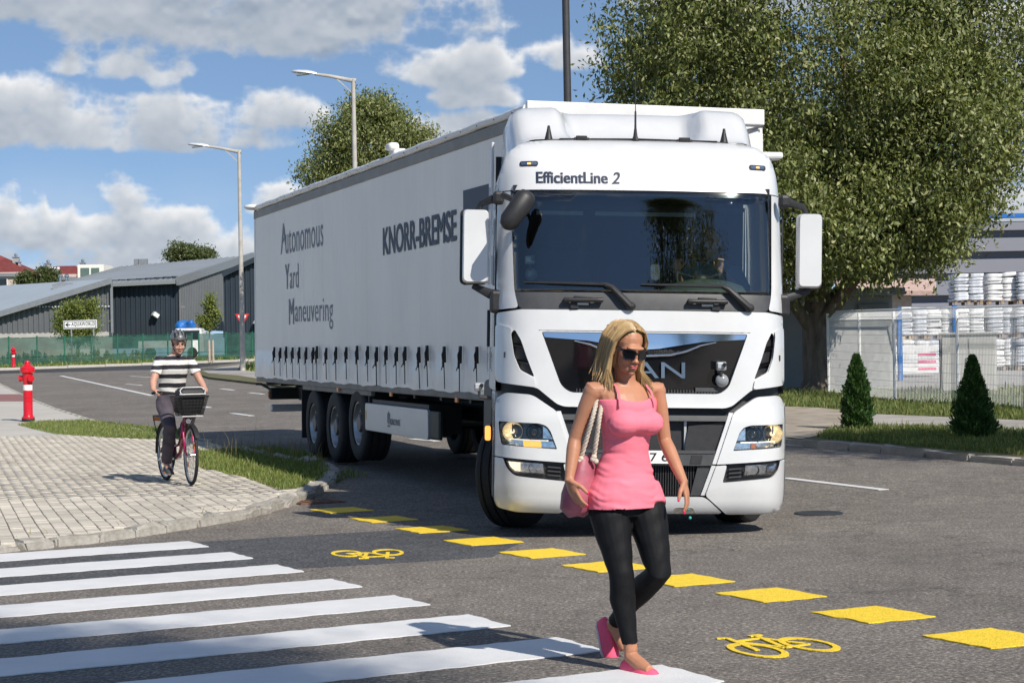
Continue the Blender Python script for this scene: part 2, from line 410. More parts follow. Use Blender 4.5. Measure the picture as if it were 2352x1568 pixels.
# ------------------------------------------------------------------ special materials
def asphalt(name, base, light, speck=.5, warm=(1, .97, .93)):
    m_ = bpy.data.materials.new(name); m_.use_nodes = True; nt = m_.node_tree; N = nt.nodes; L = nt.links; b = N['Principled BSDF']
    tc = N.new('ShaderNodeTexCoord')
    def noi(s, d, r=.6):
        n = N.new('ShaderNodeTexNoise'); n.inputs['Scale'].default_value = s; n.inputs['Detail'].default_value = d; n.inputs['Roughness'].default_value = r
        L.new(tc.outputs['Object'], n.inputs['Vector']); return n
    g = noi(38, 4, .8); big = noi(.55, 5, .6); mid = noi(4.5, 4, .6)
    ramp = N.new('ShaderNodeValToRGB'); e = ramp.color_ramp.elements
    e[0].position = .36; e[0].color = (*[base * .34 * w for w in warm], 1); e[1].position = .70; e[1].color = (*[light * w for w in warm], 1)
    k = e.new(.53); k.color = (*[base * w for w in warm], 1); L.new(g.outputs[0], ramp.inputs[0])
    vor = N.new('ShaderNodeTexVoronoi'); vor.inputs['Scale'].default_value = 42; L.new(tc.outputs['Object'], vor.inputs['Vector'])
    sp = N.new('ShaderNodeMapRange'); sp.inputs[1].default_value = .93; sp.inputs[2].default_value = .985; sp.inputs[4].default_value = speck
    sc_ = N.new('ShaderNodeSeparateColor'); L.new(vor.outputs['Color'], sc_.inputs[0]); L.new(sc_.outputs[0], sp.inputs[0])
    near = N.new('ShaderNodeMapRange'); near.inputs[1].default_value = .45; near.inputs[2].default_value = .2; L.new(vor.outputs['Distance'], near.inputs[0])
    mm = N.new('ShaderNodeMath'); mm.operation = 'MULTIPLY'; L.new(sp.outputs[0], mm.inputs[0]); L.new(near.outputs[0], mm.inputs[1])
    mx = N.new('ShaderNodeMix'); mx.data_type = 'RGBA'; L.new(mm.outputs[0], mx.inputs[0]); L.new(ramp.outputs[0], mx.inputs[6]); mx.inputs[7].default_value = (.42, .38, .33, 1)
    ad = N.new('ShaderNodeMath'); ad.operation = 'ADD'; L.new(big.outputs[0], ad.inputs[0]); L.new(mid.outputs[0], ad.inputs[1])
    vr = N.new('ShaderNodeMapRange'); vr.inputs[1].default_value = .7; vr.inputs[2].default_value = 1.3; vr.inputs[3].default_value = .70; vr.inputs[4].default_value = 1.22; L.new(ad.outputs[0], vr.inputs[0])
    ml = N.new('ShaderNodeMix'); ml.data_type = 'RGBA'; ml.blend_type = 'MULTIPLY'; ml.inputs[0].default_value = 1; L.new(mx.outputs[2], ml.inputs[6])
    cb = N.new('ShaderNodeCombineColor'); [L.new(vr.outputs[0], cb.inputs[i]) for i in range(3)]; L.new(cb.outputs[0], ml.inputs[7])
    # fine cracks, tar-dark
    ck = N.new('ShaderNodeTexVoronoi'); ck.feature = 'DISTANCE_TO_EDGE'; ck.inputs['Scale'].default_value = .22
    wd = noi(1.3, 4); wa = N.new('ShaderNodeVectorMath'); wa.operation = 'ADD'; L.new(tc.outputs['Object'], wa.inputs[0])
    ws = N.new('ShaderNodeVectorMath'); ws.operation = 'SCALE'; ws.inputs['Scale'].default_value = 1.6; L.new(wd.outputs['Color'], ws.inputs[0]); L.new(ws.outputs[0], wa.inputs[1]); L.new(wa.outputs[0], ck.inputs['Vector'])
    cr = N.new('ShaderNodeMapRange'); cr.inputs[1].default_value = .0; cr.inputs[2].default_value = .005; cr.inputs[3].default_value = .45; L.new(ck.outputs['Distance'], cr.inputs[0])
    m2 = N.new('ShaderNodeMix'); m2.data_type = 'RGBA'; m2.blend_type = 'MULTIPLY'; m2.inputs[0].default_value = .8; L.new(ml.outputs[2], m2.inputs[6])
    cb2 = N.new('ShaderNodeCombineColor'); [L.new(cr.outputs[0], cb2.inputs[i]) for i in range(3)]; L.new(cb2.outputs[0], m2.inputs[7])
    L.new(m2.outputs[2], b.inputs['Base Color']); b.inputs['Roughness'].default_value = .82; b.inputs['Specular IOR Level'].default_value = .35
    bp = N.new('ShaderNodeBump'); bp.inputs['Strength'].default_value = .6; bp.inputs['Distance'].default_value = .012; L.new(g.outputs[0], bp.inputs['Height']); L.new(bp.outputs[0], b.inputs['Normal'])
    return m_
def leaf_mat(name, c1, c2, c3, rough=.42, trans=.35, spec=.5):
    m_ = bpy.data.materials.new(name); m_.use_nodes = True; nt = m_.node_tree; N = nt.nodes; L = nt.links; b = N['Principled BSDF']; out = N['Material Output']
    ge = N.new('ShaderNodeNewGeometry'); ramp = N.new('ShaderNodeValToRGB'); e = ramp.color_ramp.elements
    e[0].color = (*c1, 1); e[1].color = (*c3, 1); e[1].position = .97; k = e.new(.6); k.color = (*c2, 1)
    L.new(ge.outputs['Random Per Island'], ramp.inputs[0])
    L.new(ramp.outputs[0], b.inputs['Base Color']); b.inputs['Roughness'].default_value = rough; b.inputs['Specular IOR Level'].default_value = spec
    tr = N.new('ShaderNodeBsdfTranslucent'); hs = N.new('ShaderNodeMix'); hs.data_type = 'RGBA'; hs.blend_type = 'MULTIPLY'; hs.inputs[0].default_value = 1
    L.new(ramp.outputs[0], hs.inputs[6]); hs.inputs[7].default_value = (1.0, .95, .4, 1); L.new(hs.outputs[2], tr.inputs[0])
    mx = N.new('ShaderNodeMixShader'); mx.inputs[0].default_value = trans; L.new(b.outputs[0], mx.inputs[1]); L.new(tr.outputs[0], mx.inputs[2]); L.new(mx.outputs[0], out.inputs[0])
    return m_
def grid_mesh_from_arrays(name, V, F, mat_):
    me = bpy.data.meshes.new(name); nv = len(V); nf = len(F); k = F.shape[1]
    me.vertices.add(nv); me.vertices.foreach_set('co', V.astype(np.float32).ravel())
    me.loops.add(nf * k); me.loops.foreach_set('vertex_index', F.astype(np.int32).ravel())
    me.polygons.add(nf); me.polygons.foreach_set('loop_start', np.arange(0, nf * k, k, dtype=np.int32)); me.polygons.foreach_set('loop_total', np.full(nf, k, dtype=np.int32))
    me.update(calc_edges=True); me.materials.append(mat_); return me
def terr_np(y):
    t = (np.minimum(y, 135) - 24) / 3; return .0155 * 3 * np.where(t > 30, t, np.log1p(np.exp(np.minimum(t, 30))))
def blades(name, polys, dens, h, mat_, dz, wid=.006, parent=None, lean=.5, clump=0.0, label=None, cat=None, seeds=0):
    Xs = []; Ys = []
    for poly in polys:
        pa = np.array([(q[0], q[1]) for q in poly]); x0, y0 = pa.min(0); x1, y1 = pa.max(0)
        n = int((x1 - x0) * (y1 - y0) * dens); X = RNG.uniform(x0, x1, n); Y = RNG.uniform(y0, y1, n)
        ok = inside(pa, X, Y)
        if clump:
            nz = np.sin(X * 3.1 + np.sin(Y * 2.3) * 2) * np.sin(Y * 2.7 + np.sin(X * 1.9) * 2) + np.sin(X * 9 + Y * 7) * .4
            ok &= RNG.uniform(-1.6, 1.2, n) < nz + (1 - clump) * 2
        Xs.append(X[ok]); Ys.append(Y[ok])
    X = np.concatenate(Xs); Y = np.concatenate(Ys); n = len(X); Z = terr_np(Y) + dz
    hh = h * RNG.lognormal(-.15, .38, n); a = RNG.uniform(0, 2 * np.pi, n); le = hh * lean * RNG.uniform(.1, 1.2, n); b = RNG.uniform(0, 2 * np.pi, n)
    wx = np.cos(a) * wid; wy = np.sin(a) * wid; lx = np.cos(b) * le; ly = np.sin(b) * le
    V = np.empty((n, 5, 3)); V[:, 0] = np.stack([X - wx, Y - wy, Z], 1); V[:, 1] = np.stack([X + wx, Y + wy, Z], 1)
    mx_, my_ = X + lx * .35, Y + ly * .35
    V[:, 2] = np.stack([mx_ + wx * .8, my_ + wy * .8, Z + hh * .6], 1); V[:, 3] = np.stack([mx_ - wx * .8, my_ - wy * .8, Z + hh * .6], 1)
    V[:, 4] = np.stack([X + lx, Y + ly, Z + hh], 1)
    base = (np.arange(n) * 5)[:, None]
    F = np.concatenate([base + [0, 1, 2], base + [0, 2, 3], base + [3, 2, 4]], 0)
    me = grid_mesh_from_arrays(name, V.reshape(-1, 3), F, mat_); o = link(name, me, None, parent)
    return tag(o, label, cat, kind='stuff')

M_ROAD = asphalt('asphalt_worn', .165, .44, .9, (1.10, .98, .85)); M_ROADNEW = asphalt('asphalt_new', .085, .22, .35, (.96, .98, 1.03)); M_ROADFAR = asphalt('asphalt_fresh', .055, .10, .2, (1, 1, 1))
M_SOIL = mat('soil_grass', (.095, .115, .035), .95, var=.35, scale=1.3, bump=.4, bscale=30, col2=(.17, .14, .075))
M_DIRT = mat('sandy_dirt', (.30, .245, .185), .95, var=.25, scale=2.2, bump=.5, bscale=60, col2=(.40, .35, .28))
M_PATH = mat('old_path_asphalt', (.34, .315, .28), .9, var=.2, scale=1.1, bump=.35, bscale=90)
M_PAVER = None
def paver_mat():
    m_ = mat('paver_concrete', (.52, .475, .40), .88, var=.12, scale=14, bump=.25, bscale=160); nt = m_.node_tree; N = nt.nodes; L = nt.links; b = N['Principled BSDF']
    src = b.inputs['Base Color'].links[0].from_socket
    ge = N.new('ShaderNodeNewGeometry'); oi = N.new('ShaderNodeObjectInfo'); ad = N.new('ShaderNodeMath'); ad.operation = 'ADD'; L.new(ge.outputs['Random Per Island'], ad.inputs[0]); L.new(oi.outputs['Random'], ad.inputs[1])
    fr = N.new('ShaderNodeMath'); fr.operation = 'FRACT'; L.new(ad.outputs[0], fr.inputs[0])
    mr = N.new('ShaderNodeMapRange'); mr.inputs[3].default_value = .84; mr.inputs[4].default_value = 1.12; L.new(fr.outputs[0], mr.inputs[0])
    tc = N.new('ShaderNodeTexCoord'); st = N.new('ShaderNodeTexNoise'); st.inputs['Scale'].default_value = .7; st.inputs['Detail'].default_value = 5
    gp = N.new('ShaderNodeNewGeometry'); L.new(gp.outputs['Position'], st.inputs['Vector'])
    m3 = N.new('ShaderNodeMapRange'); m3.inputs[1].default_value = .3; m3.inputs[2].default_value = .7; m3.inputs[3].default_value = .86; m3.inputs[4].default_value = 1.1; L.new(st.outputs[0], m3.inputs[0])
    mm = N.new('ShaderNodeMath'); mm.operation = 'MULTIPLY'; L.new(mr.outputs[0], mm.inputs[0]); L.new(m3.outputs[0], mm.inputs[1])
    cb = N.new('ShaderNodeCombineColor'); [L.new(mm.outputs[0], cb.inputs[i]) for i in range(3)]
    ml = N.new('ShaderNodeMix'); ml.data_type = 'RGBA'; ml.blend_type = 'MULTIPLY'; ml.inputs[0].default_value = 1; L.new(src, ml.inputs[6]); L.new(cb.outputs[0], ml.inputs[7]); L.new(ml.outputs[2], b.inputs['Base Color'])
    return m_
M_PAVER = paver_mat()
M_JOINT = mat('paver_joint_sand', (.21, .195, .165), .95, var=.25, scale=5)
M_KERB = mat('kerb_stone', (.33, .30, .255), .85, var=.22, scale=9, bump=.6, bscale=45, col2=(.45, .43, .39))
M_KERB2 = mat('kerb_grey', (.30, .28, .25), .85, var=.2, scale=5, bump=.5, bscale=45)
M_WHITE = mat('road_paint_white', (.67, .67, .665), .55, var=.06, scale=3, bump=.35, bscale=70)
M_WHITEW = mat('road_paint_worn', (.62, .62, .60), .7, var=.2, scale=8, bump=.4, bscale=70)
M_YEL = mat('road_paint_yellow', (.86, .60, .035), .6, var=.10, scale=18, bump=1.0, bscale=70)
M_GRASS = leaf_mat('grass_blades', (.10, .16, .03), (.20, .27, .06), (.36, .34, .14), .6, .4)
M_GRASSR = leaf_mat('lawn_blades', (.08, .135, .03), (.16, .21, .05), (.32, .30, .12), .6, .4)
M_DRY = leaf_mat('dry_weeds', (.20, .16, .08), (.34, .27, .14), (.16, .18, .06), .7, .3)
M_RED = mat('red_paving', (.24, .115, .105), .9, var=.15, scale=2)

# ------------------------------------------------------------------ ground, roads, pavements
gp_ = [(-1500, -400), (1500, -400), (1500, 10), (1500, 40), (1500, 135), (1500, 3500), (-1500, 3500), (-1500, 135), (-1500, 40), (-1500, 10)]
def strips(name, x0, x1, ys, dz, mat_, kind='structure'):
    b = MB(); 
    for i in range(len(ys) - 1):
        y0, y1 = ys[i], ys[i + 1]
        b.add([(x0, y0, terrain(y0) + dz), (x1, y0, terrain(y0) + dz), (x1, y1, terrain(y1) + dz), (x0, y1, terrain(y1) + dz)], [(0, 1, 2, 3)])
    return tag(b.build(name, mat_, weld=True), kind=kind)
YS = [-400, -60, 5] + [12 + i * 1.0 for i in range(29)] + [45, 60, 90, 120, 134, 135, 200, 900, 4000]
ground = strips('ground', -2500, 2500, YS, -.02, M_SOIL)
road = strips('road', -70, 45, [y for y in YS if -60 <= y <= 120], 0.0, M_ROAD)

def quad_on(name, pts, dz, mat_, parent=road, rough=0.0, thick=.004):
    """painted marking: slightly ragged outline, real 3-4 mm film"""
    n = len(pts); out = []
    for i in range(n):
        a = Vector(pts[i][:2]); b = Vector(pts[(i + 1) % n][:2]); k = max(1, int((b - a).length / .07)) if rough else 1
        nrm = Vector((-(b - a).y, (b - a).x)).normalized()
        for j in range(k):
            q = a + (b - a) * j / k
            if rough and j: q = q + nrm * random.uniform(-rough, rough)
            out.append((q.x, q.y))
    f = lambda x, y, h: Vector((x, y, terrain(y) + h))
    return link(name, patch_mesh(name, out, f, dz + thick, dz - .002, (), 1.0, None), mat_, parent)

# zebra crossing
ax = Vector((math.sin(R(27.8)), -math.cos(R(27.8)))); sd = Vector((math.cos(R(28.6)), math.sin(R(28.6))))
for i in range(9):
    c = Vector((-2.78, 15.72)) + ax * (1.068 * i)
    quad_on('crossing_stripe', [c - sd * 4.6, c, c + ax * .54, c + ax * .54 - sd * 4.6], .004, M_WHITE, rough=.012)
ysd = Vector((math.cos(R(26)), math.sin(R(26))))
for i, c in enumerate([(-1.74, 18.56), (-1.24, 17.46), (-.745, 16.37), (-.27, 15.26), (.2, 14.27), (.66, 13.32), (1.12, 12.45), (1.59, 11.62), (2.05, 10.69), (2.49, 9.75), (2.97, 8.83)]):
    c = Vector(c); a = ysd * .235; b = ax * .265
    quad_on('yellow_square', [c - a - b, c + a - b, c + a + b, c - a + b], .004, M_YEL, rough=.016)
# bicycle symbols, drawn as strokes
def bike_symbol(fw, rw, upv, name='bicycle_symbol'):
    fw, rw, upv = Vector(fw), Vector(rw), Vector(upv); e1 = rw - fw
    mp = lambda x, y: fw + e1 * x + upv * y
    W = .015
    b = MB()
    def stroke(p, q, w=W):
        p, q = mp(*p), mp(*q); d = (q - p).normalized(); n = Vector((-d.y, d.x)) * w
        pts = [p - n, q - n, q + n, p + n]; b.prism([(r_.x, r_.y) for r_ in pts], .003, .009, lambda x, y, h: (x, y, terrain(y) + h))
    def ring(cx, cy, r_, w=W):
        k = 22; rr = w / e1.length
        for i in range(k):
            a0, a1 = 2 * math.pi * i / k, 2 * math.pi * (i + 1) / k
            pts = [mp(cx + (r_ - rr) * math.cos(a0), cy + (r_ - rr) * math.sin(a0)), mp(cx + (r_ - rr) * math.cos(a1), cy + (r_ - rr) * math.sin(a1)), mp(cx + (r_ + rr) * math.cos(a1), cy + (r_ + rr) * math.sin(a1)), mp(cx + (r_ + rr) * math.cos(a0), cy + (r_ + rr) * math.sin(a0))]
            b.prism([(q.x, q.y) for q in pts], .003, .008 + .0004 * (i % 2), lambda x, y, h: (x, y, terrain(y) + h))
    ring(0, 0, .33); ring(1, 0, .33)
    stroke((0, 0), (.18, .62)); stroke((.14, .45), (.68, .47)); stroke((.14, .42), (.5, -.02)); stroke((.5, -.02), (.72, .6)); stroke((.5, -.02), (1, 0)); stroke((1, 0), (.67, .45))
    stroke((.02, .66), (.2, .62)); stroke((.6, .61), (.84, .61), W * 1.3)
    return b.build(name, M_YEL, road)
c4 = lambda x, y: (x * .4741 + 637.2, 1115.1 + y * .4741); c5 = lambda x, y: (x * .3566 + 1513.3, 1115.1 + y * .3566)
w2 = lambda q: Vector(G(*q)[:2])
f_, r_ = w2(c5(635, 1065)), w2(c5(965, 1026)); bike_symbol(f_, r_, (w2(c5(610, 972)) - (f_ + (r_ - f_) * .68)) / .6)
f_, r_ = w2(c4(535, 325)), w2(c4(335, 331)); bike_symbol(f_, r_, (w2(c4(505, 351)) - (f_ + (r_ - f_) * .3)) / .6)
# dark resurfaced strip, far fresh street, lane lines
dk = [G(u, v) for u, v in [(-700, 1352), (0, 1284), (480, 1243), (876, 1219), (1010, 1212), (1190, 1248), (1130, 1279), (803, 1299), (641, 1307), (0, 1343), (-700, 1420)]]
sheet('resurfaced_strip', dk, .0025, M_ROADNEW, 1.0, parent=road)
fs_ = [(-60, 60), (-40, 76), (-27, 91), (-19, 94.5), (-16, 94), (-15.6, 113), (-26, 99), (-60, 66)]
sheet('side_street', [(-62, 52), (-38, 75), (-25, 90), (-19.6, 92.5), (-16.2, 93.6), (-15.9, 112.5), (-19, 108), (-27.1, 98), (-62, 61)], .004, M_ROADFAR, 4.0, parent=road)
def line(p, q, w, mat_=M_WHITEW):
    p, q = Vector(p[:2]), Vector(q[:2]); d = (q - p).normalized(); n = Vector((-d.y, d.x)) * w / 2
    k = max(1, int((q - p).length / 6)); pts = [p + (q - p) * i / k - n for i in range(k + 1)] + [q + (p - q) * i / k + n for i in range(k + 1)]
    return quad_on('lane_line', pts, .004, mat_, rough=0)
for (a, b, w) in [((140, 863), (347, 908), .17), ((300, 864), (350, 866.5), .15), ((508, 893), (535, 896), .15), ((573, 902), (603, 905), .15), ((470, 934), (480, 936), .15), ((533, 949), (578, 955), .15), ((945, 1008), (1003, 1013), .15), ((1803, 1098), (2030, 1125), .13), ((1795, 1020.5), (1902, 1027), .13), ((290, 882), (325, 885), .12)]:
    line(G(*a), G(*b), w, M_WHITE if w == .13 else M_WHITEW)

# left pavement with setts at the edge
PV_D = [(0, 1248), (200, 1228), (400, 1200), (560, 1172), (640, 1150), (700, 1128), (742, 1106), (768, 1083), (752, 1066), (700, 1054), (620, 1043), (460, 1005), (350, 985), (237, 967), (127, 934), (74, 914), (0, 880)]
PVZ = .075
PV = [Vector(G(u, v, PVZ)[:2]) for u, v in PV_D]
PV = [Vector((-6.5, 11.6)), Vector((-5.0, 13.4))] + PV + [Vector((-30, 101)), Vector((-45, 95)), Vector((-40, 40)), Vector((-16, 8)), Vector((-9, 8))]
pavement = tag(sheet('pavement', PV, PVZ - .035, M_JOINT, 1.5, skirt=.15), kind='structure')
GA = [G(u, v, PVZ) for u, v in [(40, 975), (75, 968), (200, 965), (350, 980), (450, 990), (455, 1005), (360, 1007), (240, 1004), (130, 997), (75, 985)]]
GB = [G(u, v, PVZ) for u, v in [(448, 1036), (520, 1030), (620, 1026), (700, 1036), (745, 1060), (758, 1078), (740, 1100), (690, 1116), (650, 1124), (600, 1106), (540, 1090), (455, 1072)]]
# far part of the pavement is too far away to tell setts apart
far_pav = [q for q in [(-6.4, 33.2)] + [tuple(x) for x in PV if x.y > 33.3 and x.x < -5] + [(-26, 33)]]
mf = mat('far_paving', (.45, .425, .38), .9, var=.1, scale=.8, bump=.2, bscale=20)
sheet('far_paving', sorted([(-6.15, 33.0)] + [(-6.66, 34.3), (-8.32, 37.6), (-11.22, 45.3), (-13.45, 51.7), (-18.86, 68), (-29.5, 98)], key=lambda q: q[1]) + [(-44, 94), (-39, 41), (-24, 27.0)], PVZ - .004, mf, 3.0, parent=pavement)
sheet('red_band', [G(u, v, PVZ) for u, v in [(-300, 905), (50, 905), (84, 921), (-300, 921)]], PVZ + .002, M_RED, 2.0, parent=pavement)
def build_pavers():
    th = R(-17.5); e1 = Vector((-math.sin(th), -math.cos(th))); e1 = Vector((.30, -.954)).normalized(); e2 = Vector((e1.y, -e1.x)) * -1
    LX, WX, J = .24, .125, .007
    gy, gx = np.meshgrid(np.arange(-110, 190), np.arange(-40, 150), indexing='ij')
    o = Vector((-4.0, 18.0)); s = (gy.ravel() * WX); t = (gx.ravel() + (gy.ravel() % 2) * .5) * LX - 9
    X = o.x + e2.x * s + e1.x * t; Y = o.y + e2.y * s + e1.y * t
    inner = np.array([tuple(q) for q in PV]); ok = inside(inner, X, Y) & (Y < 33.5) & (Y > 11) & (X > -14.5)
    for dx, dy in ((.16, 0), (-.16, 0), (0, .16), (0, -.16)): ok &= inside(inner, X + dx, Y + dy)
    for g in (GA, GB): ok &= ~inside(np.array([(q.x, q.y) for q in g]), X, Y)
    X, Y = X[ok], Y[ok]
    infr = (np.abs(X / Y) < .285); order = np.argsort(np.where(infr, 0, 1000) + Y)
    me = MB().box((0, 0, -.02), (LX - .003, WX - J, .04), taper=1).mesh('paver', bevel=.004, seg=1)
    me.materials.append(M_PAVER); ang = math.atan2(e1.y, e1.x)
    for i in order[:300]:
        p_ = link('paver', me, None, pavement); p_.location = (X[i], Y[i], terrain(Y[i]) + PVZ + random.uniform(-.004, .003)); p_.rotation_euler = (random.gauss(0, .006), random.gauss(0, .006), ang + random.gauss(0, .006))
    rest = order[300:]; n = len(rest); hx, hy = (LX - .003) / 2, (WX - J) / 2
    V = np.empty((n, 8, 3)); zz = terr_np(Y[rest]) + PVZ + RNG.uniform(-.004, .003, n)
    for k, (a, b) in enumerate(((-1, -1), (1, -1), (1, 1), (-1, 1))):
        x = X[rest] + e1.x * a * hx + e2.x * b * hy; y = Y[rest] + e1.y * a * hx + e2.y * b * hy
        V[:, k] = np.stack([x, y, zz], 1); V[:, k + 4] = np.stack([x, y, zz - .03], 1)
    bs = (np.arange(n) * 8)[:, None]
    F = np.concatenate([bs + q for q in ([0, 1, 2, 3], [0, 4, 5, 1], [1, 5, 6, 2], [2, 6, 7, 3], [3, 7, 4, 0])], 0)
    me2 = grid_mesh_from_arrays('pavers', V.reshape(-1, 3), F, M_PAVER); bm = bmesh.new(); bm.from_mesh(me2); bmesh.ops.recalc_face_normals(bm, faces=bm.faces); bm.to_mesh(me2); bm.free()
    tag(link('pavers', me2, None, pavement), kind='stuff')
build_pavers()
def kerb_line(pts, piece, w, h, mat_, parent, dz, rough, name='kerb_stone', over=.02, jit=.02):
    pts = [Vector(q[:2]) for q in pts]; L_ = [0]
    for i in range(len(pts) - 1): L_.append(L_[-1] + (pts[i + 1] - pts[i]).length)
    def at(s):
        for i in range(len(pts) - 1):
            if s <= L_[i + 1] or i == len(pts) - 2:
                return pts[i] + (pts[i + 1] - pts[i]) * ((s - L_[i]) / max(1e-6, L_[i + 1] - L_[i]))
    s = 0
    while s < L_[-1] - piece * .4:
        l_ = piece * random.uniform(.75, 1.25) if rough else piece
        a, b = at(s), at(min(L_[-1], s + l_)); c = (a + b) / 2; d = (b - a)
        me = MB().box((0, 0, 0), (max(.1, d.length - .012), w, h)).mesh(name)
        bm = bmesh.new(); bm.from_mesh(me); bmesh.ops.subdivide_edges(bm, edges=bm.edges, cuts=1, use_grid_fill=True)
        if rough:
            for q in bm.verts: q.co += Vector((random.gauss(0, 1), random.gauss(0, 1), random.gauss(0, 1))) * rough
        bmesh.ops.bevel(bm, geom=[e for e in bm.edges if e.calc_face_angle(0) > .6], offset=.022 if rough else .03, segments=2, affect='EDGES', clamp_overlap=True)
        bm.to_mesh(me); bm.free(); smooth(me, 50)
        o = link(name, me, mat_, parent); o.location = (c.x, c.y, terrain(c.y) + dz - h / 2 + random.uniform(-1, .6) * jit * (1 if rough else .2)); o.rotation_euler = (0, 0, math.atan2(d.y, d.x) + random.gauss(0, .02 if rough else .003))
        s += l_
kp = PV[1:14]
kerb_line([G(u, v, PVZ) for u, v in [(-300, 1276), (0, 1246), (200, 1226), (400, 1198), (560, 1170), (640, 1148), (700, 1126), (740, 1105), (764, 1083), (752, 1068), (700, 1056), (620, 1045), (540, 1025)]], .42, .2, .26, M_KERB, pavement, PVZ + .008, .014)
kerb_line([(-5.05, 30.9), (-6.6, 34.1), (-8.3, 37.5), (-11.2, 45.3), (-13.4, 51.7), (-18.8, 68), (-29, 100)], 1.0, .16, .2, M_KERB, pavement, PVZ + .005, 0)

# right verge with path and lawn
VZ = .075
VG = [(9.8, 16.5), (8.1, 19.6), (6.39, 23.19), (5.93, 24.37), (5.32, 26.0), (4.58, 27.65), (4.19, 28.5), (.8, 37.5), (-4.9, 53), (-12, 73), (-14.6, 84), (-15.0, 90.5), (-14.6, 100), (-13.2, 114), (70, 114), (70, 16.5)]
verge = tag(sheet('verge', VG, VZ, M_SOIL, 2.0, skirt=.15), kind='structure')
kerb_line([(9.6, 16.9), (8.05, 19.7), (6.33, 23.17), (5.87, 24.35), (5.26, 25.98), (4.52, 27.63), (4.13, 28.48), (.8, 37.3)], .9, .17, .24, M_KERB2, verge, VZ + .018, .010)
kr = lambda x, y: (x * .3303 + 1752.3, 557.5 + y * .3303)
gv = lambda pts: [G(*kr(*q), VZ) for q in pts]
path = gv([(160, 1140), (380, 1150), (580, 1165), (760, 1190), (1050, 1203), (1350, 1215), (1816, 1235)]) + [Vector((14, 27)), Vector((16, 20)), Vector((12.6, 20.5))] + gv([(1816, 1305), (1400, 1290), (1050, 1275), (780, 1275), (480, 1290)]) + [Vector((4.9, 29.6, 0)), Vector((4.45, 28.6)), Vector((3.6, 30.4)), Vector((2.2, 34.2)), Vector((1.2, 39)), Vector((3.2, 41))]
sheet('path', path, VZ + .006, M_PATH, 1.2, parent=verge)
dirt = gv([(160, 1140), (380, 1148), (580, 1168), (650, 1200), (560, 1260), (430, 1310), (370, 1345)]) + [Vector((4.4, 28.3)), Vector((3.7, 30.3)), Vector((2.3, 34.1)), Vector((1.4, 38.6))]
sheet('sandy_ground', dirt, VZ + .011, M_DIRT, 1.2, parent=verge)
sheet('corner_pavement', [G(u, v, VZ) for u, v in [(462, 850), (478, 857), (545, 862), (660, 880), (700, 860), (640, 836), (600, 829), (560, 836), (520, 841)]], VZ + .006, M_PATH, 3.0, parent=verge)
yard = sheet('yard', [(9.5, 47), (60, 40), (60, 110), (2, 110), (5, 60)], VZ + .004, mat('yard_concrete', (.30, .29, .28), .9, var=.12, scale=.7), 3.0, parent=verge)
# far verge
FV = [(-90, 55), (-62, 61.3), (-27.1, 98.4), (-20.8, 105.6), (-18.6, 108.3), (-14.9, 113.4), (-5, 124), (60, 124), (60, 330), (-200, 330), (-200, 55)]
fverge = tag(sheet('far_verge', FV, .12, mat('far_lawn', (.105, .145, .04), .95, var=.3, scale=.5, bump=.5, bscale=6, col2=(.17, .18, .07)), 6.0, skirt=.15), kind='structure')
kerb_line([(-62, 61.2), (-27.1, 98.3), (-20.8, 105.5), (-18.6, 108.2), (-14.9, 113.3), (-5, 123.8)], 2.5, .25, .2, mat('kerb_pale', (.46, .43, .38), .85, var=.1), fverge, .14, 0)

# grass, weeds
GAp = GA; GBp = GB
blades('grass', [GAp], 1600, .045, M_GRASS, PVZ - .02, .007, label='strip of short green grass beside the red hydrant on the pavement', cat='grass', clump=.35)
blades('grass', [GBp], 1300, .05, M_GRASS, PVZ - .02, .007, label='patch of grass in the paving behind the front wheel of the bicycle', cat='grass', clump=.45)
gb2 = [G(u, v, PVZ) for u, v in [(470, 1034), (620, 1028), (700, 1038), (748, 1066), (740, 1085), (690, 1066), (600, 1054), (500, 1052)]]
blades('tall_weeds', [gb2], 45, .26, M_DRY, PVZ - .02, .004, lean=.4, label='thin dry grass stalks standing above the grass patch at the corner', cat='weeds')
sheet('bare_earth', [(q.x, q.y) for q in GA], PVZ - .022, M_SOIL, .6, parent=pavement)
sheet('bare_earth', [(q.x, q.y) for q in GB], PVZ - .022, M_DIRT, .6, parent=pavement)
edge = [G(u, v, .01) for u, v in [(0, 1254), (200, 1236), (400, 1208), (560, 1180), (560, 1176), (400, 1204), (200, 1231), (0, 1249)]]
blades('edge_weeds', [edge], 420, .07, M_DRY, 0.0, .006, lean=.8, clump=.75, label='dry tufts of weeds growing along the foot of the stone kerb', cat='weeds')
we2 = [G(u, v, .01) for u, v in [(735, 1112), (772, 1090), (800, 1080), (850, 1092), (790, 1100), (750, 1122)]]
blades('edge_weeds', [we2], 260, .08, M_GRASS, 0.0, .007, lean=.9, clump=.7, label='green weeds sprawling on the asphalt at the tip of the kerb corner', cat='weeds')
lawn1 = gv([(375, 1352), (480, 1292), (780, 1277), (1050, 1277), (1400, 1292), (1816, 1307)]) + [Vector((11.5, 22.5)), Vector((9.4, 18.6))] + gv([(1816, 1478), (1400, 1446), (1100, 1420), (900, 1402), (650, 1382), (450, 1366)])
blades('lawn', [lawn1], 900, .06, M_GRASSR, VZ, .008, label='grass strip along the right kerb around the two small conifers', cat='grass')
lawn2 = gv([(100, 1030), (480, 1040), (920, 1090), (1360, 1112), (1816, 1140)]) + [Vector((13.5, 31)), Vector((12, 28))] + gv([(1816, 1233), (1350, 1213), (1050, 1201), (760, 1188), (580, 1163), (380, 1148), (160, 1138)])
blades('lawn', [lawn2], 420, .09, M_GRASSR, VZ, .011, label='grass verge between the path and the white wire fence', cat='grass', clump=.3)
